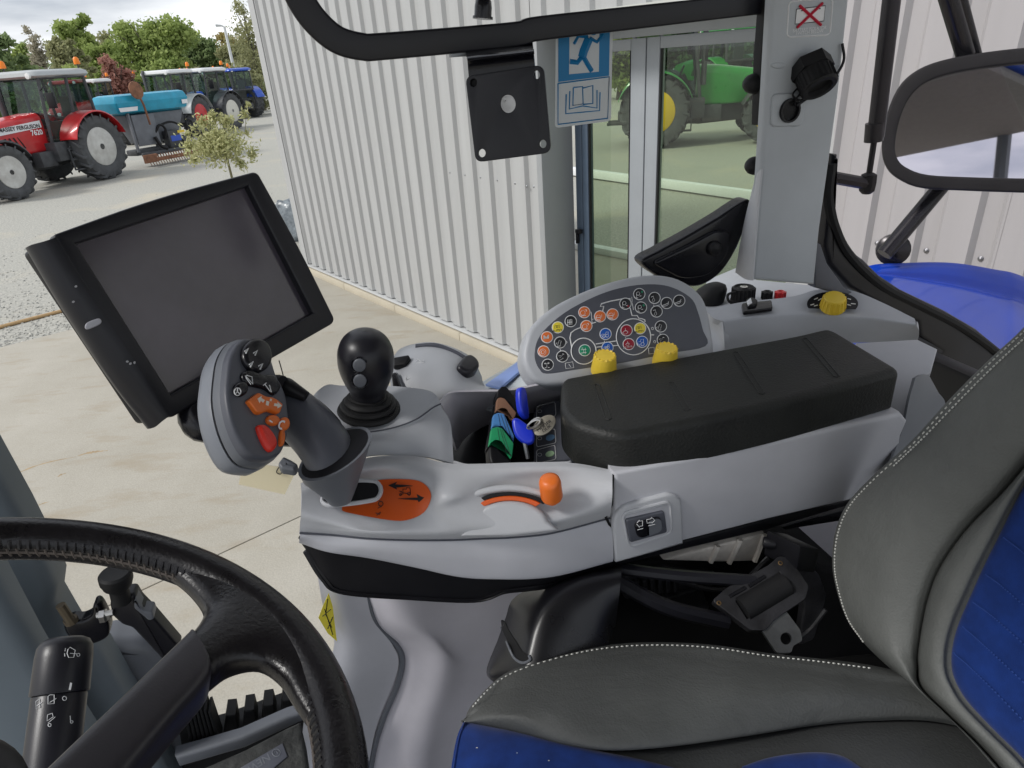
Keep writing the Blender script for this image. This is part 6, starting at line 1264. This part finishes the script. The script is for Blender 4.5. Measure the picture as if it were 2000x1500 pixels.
b1 = btn('button_cluster', ell(492, 700, 28, 33, -12, 32), .007, 'blackg', rnd=.004)
g = G(); g.lines(hp, [[(478, 686), (485, 680), (480, 690)], [(495, 690), (503, 684), (498, 694)], [(487, 712), (494, 706), (489, 717)], [(505, 715), (513, 710), (508, 721)]], 3.2, .0114); g.build('button_print', M['white'], b1)
b2 = btn('button_pair', [tuple(p) for p in cr([(465, 733), (478, 727), (492, 732), (505, 738), (520, 736), (532, 748), (538, 762), (527, 776), (510, 765), (492, 760), (472, 755), (464, 745)], 36, True)], .005, 'blackg', rnd=.003)
g = G(); g.lines(hp, [[(479, 734), (494, 750), (492, 736), (482, 733)], [(480, 737), (490, 751)], [(517, 750), (528, 765)], [(514, 753), (520, 748)], [(526, 752), (530, 766)]], 2.2, .0094); g.build('button_print', M['white'], b2)
b3 = btn('button', ell(461, 765, 12.5, 14, 0, 24), .006, 'blackg', rnd=.003)
g = G(); e = ell(464, 765, 6.5, 7.5, 0, 16); g.lines(hp, [e + e[:1], [(464, 765), (464, 758)], [(464, 765), (459, 770)], [(464, 765), (469, 770)]], 2, .0104); g.build('button_print', M['white'], b3)
b4 = btn('shift_rocker', rp_([(472, 788), (492, 773), (508, 781), (520, 782), (528, 786), (541, 796), (537, 806), (534, 814), (514, 807), (498, 814), (490, 812)], 4), .006, 'orange', rnd=.002)
g = G(); g.slab(hp, [(489, 786), (497, 781), (496, 785), (503, 789), (500, 794), (495, 790), (493, 795)], .0100, .0105); g.slab(hp, [(522, 795), (529, 796), (528, 792), (537, 800), (528, 805), (528, 801), (521, 800)], .0100, .0105); g.slab(hp, [(506, 790), (512, 792), (510, 800), (505, 798)], .0100, .0105); g.slab(hp, [(514, 786), (517, 787), (516, 791), (513, 790)], .0100, .0105); g.build('button_print', flat('cream_print', (.75, .70, .62)), b4)
b5 = btn('button', ell(525, 825, 13, 10, 15, 24), .004, 'orange'); g = G(); g.lines(hp, [[(526, 821), (532, 825)]], 3, .0083); g.build('button_print', M['white'], b5)
b6 = btn('button', ell(547, 832, 10, 13, 0, 24), .004, 'orange'); X = hp(555, 832) - hp(540, 832); text('C', hp(549, 831, .0083), X, TZ, .009, M['white'], b6, bold=.03)
btn('red_button', [tuple(p) for p in cr([(493, 840), (500, 834), (512, 838), (526, 855), (531, 872), (524, 885), (514, 884), (502, 866)], 36, True)], .006, 'red_btn', rnd=.0045)
btn('button', [tuple(p) for p in cr([(540, 845), (547, 844), (549, 860), (545, 874), (538, 873), (538, 858)], 24, True)], .003, 'orange')
X = hp(512, 823) - hp(498, 823)
# stem
g = G(); g.tube([D(515, 785, .745), D(560, 796, .745), D(600, 830, .738), D(632, 868, .728), D(650, 905, .722), D(660, 940, .72)], [.024, .0275, .029, .0290, .0275, .024], 28, sm=26); g.build('stem', M['slate'], ml_, smooth=80)
g = G(); g.tube([D(560, 764, .755), D(612, 796, .75), D(648, 832, .74), D(672, 868, .735)], [.006, .011, .011, .006], 12, sm=16); g.build('stem_seam', M['black'], ml_, smooth=60)
g = G(); g.tube([D(532, 742, .72), D(560, 755, .72), D(598, 775, .72)], [.006, .010, .006], 10, sm=12); g.tube([D(540, 745, .715), D(552, 748, .71)], .008, 8); g.build('rear_trigger', M['black'], ml_, smooth=60)
a0_ = (CR * .37 - CU * .79 + _f * .47).normalized(); a1_ = (D(664, 985, .738) - D(657, 940, .730)).normalized()
def crings(sp):
    out = []
    for (x, y, d_, r_, t_) in sp:
        c = D(x, y, d_); n_ = (a0_ * (1 - t_) + a1_ * t_).normalized(); X = (CR - n_ * CR.dot(n_)).normalized(); Y = n_.cross(X); out.append([c + (X * cos(q) + Y * sin(q)) * r_ for q in np.linspace(0, 2 * pi, 40, endpoint=False)])
    return out
g = G(); g.loft(crings([(654, 884, .715, .0400, 0), (654, 884, .715, .0440, 0), (655, 888, .717, .0432, 0), (654, 912, .722, .0365, .3), (656, 934, .727, .0285, .6), (660, 952, .731, .0220, .8), (663, 968, .734, .0160, 1), (665, 980, .738, .0120, 1), (665, 982, .76, .0100, 1), (667, 978, .80, .0095, 1)]), cap=False); g.build('collar', M['slatel'], ml_, smooth=50)
g = G(); g.loft(crings([(654, 884, .715, .0402, 0), (655, 895, .720, .034, .2), (656, 915, .724, .026, .4)]), cap=True); g.build('collar_inside', M['black'], ml_, smooth=50)
g = G(); fpq = Plane(D(560, 905, .73), (CAM - D(560, 905, .73)) + TZ); g.slab(fpq, rp_([(553, 890), (570, 898), (582, 906), (574, 918), (548, 914), (542, 905)], 4), -.012, 0, .003); g.build('lever_foot', M['slatel'], ml_)
# card tag hanging from the lever
tg = thing('card_tag', 'blank cream card label hanging on a thin string below the drive lever', 'label', D(520, 930, .74))
cp_ = P3(D(475, 903, .735), D(580, 918, .75), D(467, 946, .74))
g = G(); g.slab(cp_, [(475, 902), (580, 917), (556, 966), (466, 946)], -.0008, 0); g.build('card', M['paper'], tg)
g = G(); g.tube([cp_(545, 912, .001), cp_(540, 922, .002), cp_(548, 926, .002), cp_(553, 916, .002), D(560, 905, .725)], .0006, 5, sm=16); g.tube([D(545, 704, .72), D(551, 725, .72), D(556, 745, .72)], .0006, 4); g.build('string', M['ink'], tg)

# ------------------------------------------------------------------ button panel behind the armrest
dp = thing('button_panel', 'half round slate button panel with colour coded round keys and tractor outline drawing', 'control panel', T(.3, .80, 2.08))
pn = (-TS * .80 + TZ * .60).normalized(); bpnl = Plane(T(.36, .785, 2.085), pn)
outp = cr([(1024, 671), (1033, 644), (1060, 615), (1100, 588), (1167, 559), (1233, 541), (1281, 537), (1324, 545), (1361, 569), (1380, 600), (1390, 650), (1394, 690), (1390, 730), (1300, 745), (1200, 752), (1095, 754), (1063, 753), (1041, 744), (1025, 720), (1020, 695)], 80, True)
g = G(); g.slab(bpnl, [tuple(p) for p in outp], -.035, .004, .008, seg=5); g.build('surround', M['mid'], dp, smooth=60)
innp = cr([(1043, 688), (1049, 665), (1068, 640), (1108, 608), (1167, 578), (1220, 562), (1273, 557), (1313, 564), (1348, 585), (1361, 612), (1370, 645), (1376, 677), (1300, 692), (1207, 711), (1130, 722), (1068, 731), (1052, 722), (1044, 705)], 80, True)
g = G(); g.slab(bpnl, [tuple(p) for p in innp], .0, .0046, .0006); g.build('face', M['slate'], dp, smooth=0)
LF = .0048
def zq(x, y): return 980 + x * .26667, 500 + y * .26667
KC = {'o': (.72, .17, .04), 'y': (.80, .66, .06), 'k': (.02, .02, .024), 'b': (.012, .10, .45), 'r': (.30, .012, .03), 'g': (.01, .24, .13)}
KM = {k: mat('key_' + n, c, .4, var=.03) for (k, c), n in zip(KC.items(), ('orange', 'yellow', 'black', 'blue', 'crimson', 'green'))}
e16 = lambda r, ox=0, oy=0: ell(ox, oy, r, r, 0, 14) + [(ox + r, oy)]
GL = {'engine': [e16(4.5, -1, -1), [(-4, 5), (5, 4)], [(3, -6), (6, -6), (6, -3)]], 'engine1': [e16(4.5, -1, 0), [(-5, 0), (3, 0)], [(5, -5), (5, 0)], [(-3, 6), (3, 6)]], 'gear': [e16(3), e16(6)], 'foot': [[(-4, 5), (3, 5)], [(-3, 3), (0, -6), (4, -4), (2, 3)], [(-6, 1), (-4, -2)]], 'hook': [[(-5, -3), (3, -4), (-3, 1), (4, 2), (-4, 6)], [(5, -5), (2, -6)]], 'axle': [[(-5, -4), (-1, -4)], [(-3, -6), (-3, -2)], [(1, -4), (5, -4)], [(3, -6), (3, -2)], [(-4, 4), (-1, 4)], [(2, 4), (5, 4)], [(0, -4), (0, 4)]],
      'suspend': [[(-3, 5), (-3, -1)], e16(3.2, 0, -3), [(-5, 5), (0, 5)], [(3, 2), (6, 2)]], 'arm': [[(0, -6), (1, -2), (3, 3), (0, 6), (-2, 3), (0, -1)], [(-4, -4), (-1, -5)]], 'armh': [[(-6, 2), (-1, 1), (5, -1), (6, -4)], [(-6, 2), (-4, 4), (3, 3), (6, 0)]], 'track': [[(-4, -5), (-1, -5), (-1, 5), (-4, 5), (-4, -5)], [(1, -5), (4, -5), (4, 5), (1, 5), (1, -5)], [(-4, 0), (4, 0)]], 'tractor': [[(-6, 2), (-6, -2), (-1, -2), (0, -6), (5, -6), (5, 1)], e16(2, -4, 4), e16(3, 3, 3)], 'pull': [[(-7, 0), (-3, -3), (-3, 3), (-7, 0)], e16(2, -1, 3), e16(2.8, 5, 2), [(-2, -1), (2, -1), (3, -5), (7, -5), (7, -1)]], 'cross': [[(-5, 2), (-2, -1), (2, -1), (5, 2), (2, 5), (-2, 5), (-5, 2)], [(0, -6), (0, -1)]], 'diff': [[(-5, -3), (5, -3)], [(-5, 3), (5, 3)], [(0, -3), (0, 3)], [(3, -6), (3, 6)], [(-4, -6), (-1, -6)]], 'pto': [[(-6, 4), (-6, -4), (6, -4), (6, 4)], e16(2.4)]}
KEYS = [(597, 420, 'o', 'engine'), (612, 520, 'o', 'engine'), (712, 450, 'o', 'engine1'), (803, 435, 'o', 'engine1'), (325, 602, 'o', 'M'), (300, 705, 'o', 'gear'), (404, 530, 'y', 'AUTO'), (1004, 537, 'y', 'AUTO'), (498, 485, 'k', 'track'), (420, 640, 'k', 'foot'), (436, 742, 'k', 'hook'), (330, 802, 'k', 'axle'), (998, 287, 'k', 'suspend'), (897, 357, 'k', 'suspend'), (1010, 385, 'k', 'suspend'), (1109, 315, 'k', 'arm'), (1124, 414, 'k', 'arm'), (1198, 352, 'k', 'armh'), (1289, 335, 'k', 'armh'), (1155, 523, 'k', 'foot'), (1170, 620, 'k', 'hook'), (752, 578, 'b', 'pull'), (766, 678, 'b', 'pullAUTO'), (1019, 635, 'b', 'tractor'), (905, 552, 'r', 'cross'), (921, 652, 'r', 'crossAUTO'), (600, 697, 'g', 'diff')]
PXX = (bpnl(1250, 650) - bpnl(1200, 657)).normalized()
for (x, y, k, gl) in KEYS:
    cx, cy = zq(x, y)
    g = G(); g.slab(bpnl, ell(cx, cy, 11.8, 11.6, 0, 22), LF - .0006, LF + .0003); ko = g.build('key', M['white'], dp, smooth=0)
    g = G(); g.slab(bpnl, ell(cx, cy, 10.4, 10.2, 0, 22), LF, LF + .0008, .0004); g.build('key_face', KM[k], ko)
    pr_ = M['ink'] if k == 'y' else M['white']; lf = LF + .0010
    if gl == 'M': text('M', bpnl(cx, cy, lf), PXX, TZ, .0085, pr_, ko, 'key_print', bold=.02)
    else:
        if 'AUTO' in gl: text('AUTO', bpnl(cx, cy + 4.5, lf), PXX, TZ, .0036, pr_, ko, 'key_print', bold=.015)
        base = gl.replace('AUTO', '') or 'pto'; sc_ = 1.0 if 'AUTO' not in gl else .7; oy = -3 if 'AUTO' in gl else 0
        g = G(); g.lines(bpnl, [[(cx + a * sc_ * 1.05, cy + oy + b * sc_ * 1.05 - a * .12) for a, b in pl] for pl in GL[base]], 1.25, lf - .0002, 3); g.build('key_print', pr_, ko)
        if k == 'k' and gl == 'suspend':
            g = G(); g.slab(bpnl, ell(cx + 5, cy + (5 if x < 1000 and y > 300 else -4), 2.2, 2.2, 0, 10), lf - .0003, lf); g.build('key_dot', KM['r'] if y == 357 else KM['g'], ko)
g = G(); zl = lambda pts: [zq(*p) for p in pts]
c1 = [zq(600 + 92 * cos(t), 697 + 95 * sin(t)) for t in np.linspace(0, 2 * pi, 32)]; c2 = [zq(965 + 126 * cos(t), 592 + 132 * sin(t)) for t in np.linspace(0, 2 * pi, 40)]
g.lines(bpnl, [c1, c2, zl([(512, 665), (500, 600), (508, 562), (535, 542), (575, 525)]), zl([(650, 497), (690, 485)]), zl([(738, 408), (747, 368), (722, 370), (730, 350), (800, 330), (880, 315), (942, 312), (940, 335)]), zl([(940, 380), (955, 436), (992, 436), (1003, 455), (1030, 460), (1048, 468), (1050, 482)]), zl([(688, 645), (842, 622)]), zl([(694, 668), (855, 655)]), zl([(1090, 578), (1115, 578)])], 2.2, LF)
g.build('tractor_drawing', M['white'], dp)
g = G(); g.lines(bpnl, [zl([(640, 410), (655, 410), (662, 495), (655, 510)]), zl([(660, 465), (672, 462)]), zl([(752, 440), (764, 438)]), zl([(940, 340), (955, 335), (952, 300)]), zl([(955, 340), (965, 395)]), zl([(1112, 357), (1116, 372)]), zl([(1116, 368), (1160, 358)]), zl([(1238, 345), (1250, 342)]), zl([(905, 595), (915, 610)]), zl([(1158, 565), (1163, 578)]), zl([(428, 682), (432, 700)]), zl([(750, 620), (756, 636)]), zl([(465, 785), (520, 775), (528, 818), (470, 825), (465, 785)]), zl([(490, 790), (505, 812)]), zl([(1075, 675), (1115, 668), (1118, 712), (1078, 718), (1075, 675)])] + [[zq(a + 8 * cos(t), b + 9 * sin(t)) for t in np.linspace(0, 6.283, 10)] for a, b in ((470, 632), (486, 732), (1104, 531), (1120, 628))], 1.1, LF)
g.build('link_print', M['white'], dp)
for (x, y, hgt) in ((1178, 712, .034), (1297, 700, .034)):
    c = bpnl(x + 2, y - 2, .004); a_ = (pn * .25 + TZ * .95).normalized(); c = D(x + 1, y + (13 if x < 1200 else 10), (c - CAM).dot(_f) - .012); knob(c, a_, .0182, .027, dp, 0)
    g = G(); xx = TR - a_ * TR.dot(a_); xx.normalize(); yy = a_.cross(xx)
    for k in range(14): t = 2 * pi * k / 14; e = xx * cos(t) + yy * sin(t); g.tube([c + e * .0143 + a_ * .0255, c + e * .0125 + a_ * .0275], .0022, 6)
    g.build('knob_notch', M['yellow'], dp)
# pale window ledge between console and panel
g = G(); g.patch([[Z(900, 770, 2.0), Z(960, 735, 1.99), Z(1000, 712, 1.99), Z(1030, 690, 1.995)], [Z(935, 790, 2.03), Z(985, 752, 2.02), Z(1030, 735, 2.03), Z(1075, 735, 2.04)], [Z(960, 800, 2.04), Z(1010, 775, 2.04), Z(1060, 768, 2.045), Z(1120, 760, 2.05)]], 16, 10, .004); g.build('window_ledge', mat('pale_ledge', (.50, .54, .56), .45), cab, smooth=80)
g = G(); g.slab(P3(Z(955, 745, 2.02), Z(1020, 702, 2.015), Z(985, 752, 2.036)), [(948, 750), (1016, 703), (1028, 713), (976, 757)], -.004, 0, .001); g.build('ledge_strip', mat('pale_blue_film', (.22, .34, .72), .35), cab)

# ------------------------------------------------------------------ monitor
mo_ = thing('monitor', 'black framed flat display monitor switched off on an arm in front of the side window', 'monitor', D(340, 600, .8))
k = .675; mp_ = P3(D(52, 480, k), D(495, 343, k * 1.327), D(290, 838, k * 1.11))
fr = rp_([(105, 466), (300, 395), (495, 342), (575, 485), (646, 628), (480, 722), (328, 812), (215, 640)], [6, 400, 8, 400, 10, 400, 6, 400], 8)
scr = [(135, 476), (481, 361), (611, 615), (326, 778)]
plate('bezel', mp_, fr, [rp_(scr, 3)], .010, M['satin'], mo_, bevel=.003)
g = G(); g.slab(mp_, rp_([(70, 476), (495, 346), (642, 628), (300, 826)], 14), -.040, -.006, .004); g.build('back_shell', M['black'], mo_)
g = G(); g.slab(mp_, scr, -.006, -.0035); g.build('screen', M['screen'], mo_, smooth=0)
g = G(); g.slab(mp_, [(482, 360), (501, 378), (624, 616), (611, 618)], -.0030, .0015, .001); g.build('inner_ledge', M['slate'], mo_)
g = G(); e0 = [(50, 484), (110, 585), (180, 692), (235, 770), (289, 838)]; e1 = [(62, 478), (122, 578), (192, 684), (247, 760), (303, 834)]; e2 = [(84, 472), (140, 565), (210, 668), (266, 748), (318, 822)]; e3 = [(108, 464), (160, 552), (228, 652), (284, 735), (332, 812)]
g.patch([[mp_(x, y, -.045) for x, y in e0], [mp_(x, y, -.022) for x, y in e0], [mp_(x, y, -.006) for x, y in e1], [mp_(x, y, .004) for x, y in e2], [mp_(x, y, .008) for x, y in e3], [mp_(x + 6, y - 4, .0065) for x, y in e3]], 24, 24, 0); g.build('grip_edge', M['satin'], mo_, smooth=80)
g = G(); gp = P3(mp_(150, 640, .001), mp_(210, 640, .010), mp_(200, 690, .004)); o_ = [tuple(p) for p in cr([(166, 636), (172, 629), (192, 622), (198, 627), (194, 634), (174, 643), (167, 642)], 28, True)]; g.slab(gp, o_, -.002, .003, .0012); g.build('ridge_button', M['white'] if False else mat('pale_key', (.42, .42, .46), .4), mo_)
g = G()
for x, y in ((148, 560), (143, 590), (248, 706), (254, 710), (262, 708)): g.slab(gp, [tuple(p) for p in ell(x, y, 2.2, 3, rng.uniform(0, 90), 6)], .004, .0052)
g.build('scuff_mark', flat('scuff', (.4, .4, .42), .8), mo_)
g = G(); g.tube([mp_(400, 700, -.05), D(385, 815, .80), D(430, 836, .80), D(520, 845, .80), D(600, 850, .84)], [.022, .022, .018, .016, .016], 14, sm=24); g.build('monitor_arm', M['blackg'], mo_, smooth=80)
# ------------------------------------------------------------------ steering wheel and stalk
sw = thing('steering_wheel', 'black leather steering wheel with stitched rim and flat spoke at the lower left', 'steering wheel', T(-.223, .259, 2.229))
tl = radians(19.9); wn = (TR * sin(tl) + TZ * cos(tl)).normalized(); cw = T(-.210, .236, 2.242); wu = (TR * cos(tl) - TZ * sin(tl)); wp = Plane(cw, wn)
Rm, rt = .1792, .0134
g = G(); g.tube([cw + (wu * cos(a) + TS * sin(a)) * Rm for a in np.linspace(0, 2 * pi, 120, endpoint=False)], rt, 24, closed=True); rim_ = g.build('rim', M['leather'], sw, smooth=80)
g = G(); rs2 = G(); n_ = 210
def rimp(a, b, rr=rt): e = wu * cos(a) + TS * sin(a); return cw + e * (Rm - rr * cos(b)) + wn * rr * sin(b)
for i in range(n_):
    a = 2 * pi * i / n_; d_ = 2 * pi / n_
    g.tube([rimp(a, radians(-14)), rimp(a + d_ * .25, radians(-2), rt * 1.03), rimp(a + d_ * .5, radians(10), rt * 1.0)], .0008, 5)
    rs2.tube([rimp(a + d_ * .1, radians(8), rt * .97), rimp(a + d_ * .2, radians(18), rt * .985), rimp(a + d_ * .3, radians(32), rt * .955)], .0014, 6)
g.tube([rimp(a, radians(-2), rt * 1.0) for a in np.linspace(0, 2 * pi, 160, endpoint=False)], .0010, 5, closed=True)
tag(g.build('stitching', M['threadd'], rim_), kind='stuff'); tag(rs2.build('pucker', M['leather'], rim_), kind='stuff')
LL = [(250, 1092), (300, 1106), (345, 1132), (380, 1165), (398, 1196), (388, 1226), (366, 1256)]
RR = [(690, 1470), (620, 1430), (580, 1378), (548, 1328), (505, 1300), (450, 1308), (408, 1338)]
LW = cr([wp(*p) for p in LL], 30); RW = cr([wp(*p) for p in RR], 30); rings = []
for i in range(30):
    a, b = Vector(LW[i]), Vector(RW[i]); c_ = (a + b) / 2; h_ = (b - a) / 2; th_ = .0126 - .001 * i / 29
    ow = (c_ - cw); ow = (ow - h_.normalized() * ow.dot(h_.normalized())).normalized(); bu = .050 * (1 - i / 29) ** 1.4
    rings.append([c_ + h_ * (abs(cos(q)) ** .62 * (1 if cos(q) > 0 else -1)) + ow * bu * (1 - min(1, abs(cos(q)) ** 1.24)) + wn * (th_ * abs(sin(q)) ** .75 * (1 if sin(q) > 0 else -1) - .001) for q in np.linspace(0, 2 * pi, 36, endpoint=False)])
for rg in rings:
    for i_, p in enumerate(rg):
        q_ = p - cw; hz_ = q_.dot(wn); e_ = q_ - wn * hz_
        if e_.length > Rm + .004: rg[i_] = cw + e_ * ((Rm + .004) / e_.length) + wn * (hz_ * .6)
g = G(); g.loft(rings); g.build('spoke_wrap', M['leather'], sw, smooth=80)
LL = [(366, 1254), (360, 1260), (250, 1368), (112, 1502), (-40, 1650)]; RR = [(402, 1300), (408, 1342), (345, 1420), (280, 1500), (140, 1680)]
LW = cr([wp(*p) for p in LL], 24); RW = cr([wp(*p) for p in RR], 24); rings = []
for i in range(24):
    a, b = Vector(LW[i]), Vector(RW[i]); c_ = (a + b) / 2; h_ = (b - a) / 2; k_ = min(1, .55 + .3 * i)
    rings.append([c_ + h_ * (abs(cos(q)) ** .45 * (1 if cos(q) > 0 else -1)) * (.9 + .1 * k_) + wn * (.0135 * k_ * abs(sin(q)) ** .5 * (1 if sin(q) > 0 else -1) - .001) for q in np.linspace(0, 2 * pi, 40, endpoint=False)])
g = G(); g.loft(rings); g.build('spoke', M['spoke'], sw, smooth=60)
g = G(); g.lathe(cw - wn * .03, wn, [(.042, 0), (.046, .010), (.044, .020), (.036, .026), (0, .028)], 40); g.build('hub', M['satin'], sw)
stq = thing('wiper_stalk', 'black cylindrical control stalk with white wiper symbols under the steering wheel', 'stalk', D(110, 1400, .6))
p0, p1 = D(130, 1244, .610), D(92, 1560, .560); ax = (p1 - p0).normalized(); off_ = (CAM - p0).normalized() * -.0235
p0 = p0 + off_; ln = (p1 + off_ - p0).length
g = G(); g.lathe(p0, ax, [(0, 0), (.014, .0005), (.0195, .003), (.0228, .009), (.0236, .018), (.0238, .0485), (.0236, .0495)], 40); g.build('end_cap', M['satin'], stq, smooth=50)
g = G(); g.lathe(p0, ax, [(.0215, .0497), (.0222, .0515), (.0220, ln + .03)], 40); g.build('shaft', M['satin'], stq, smooth=50)
cy1, cy2 = Cyl(p0, ax, .0238), Cyl(p0, ax, .0221)
prt = flat('soft_white_print', (.62, .63, .64))
g = G(); g.lines(cy1, [[(133, 1268), (137, 1264), (147, 1270), (144, 1284), (134, 1284), (131, 1276), (133, 1268)], [(137, 1276), (150, 1277)], [(128, 1266), (127, 1272)], [(126, 1276), (127, 1282)], e16(3, 153, 1279)], 1.5, .0004); g.slab(Plane(cy1(137, 1338), CAM - cy1(137, 1338)), [(137, 1333), (141, 1334), (138, 1348), (134, 1347)], -.001, .0008)
g.build('symbol_print', prt, stq)
g = G(); g.lines(cy2, [[(94, 1360), (98, 1357), (106, 1357), (106, 1374), (94, 1375), (94, 1360)], [(97, 1372), (110, 1364)], e16(4, 126, 1364), [(70, 1370), (78, 1365), (79, 1382), (71, 1385), (70, 1370)], [(72, 1378), (82, 1372)], [(93, 1396), (102, 1393), (104, 1400), (92, 1408), (93, 1396)], [(94, 1412), (108, 1400)], e16(3, 97, 1416), [(137, 1398), (138, 1412)], e16(2.5, 140, 1410)], 1.5, .0004); g.build('symbol_print', prt, stq)
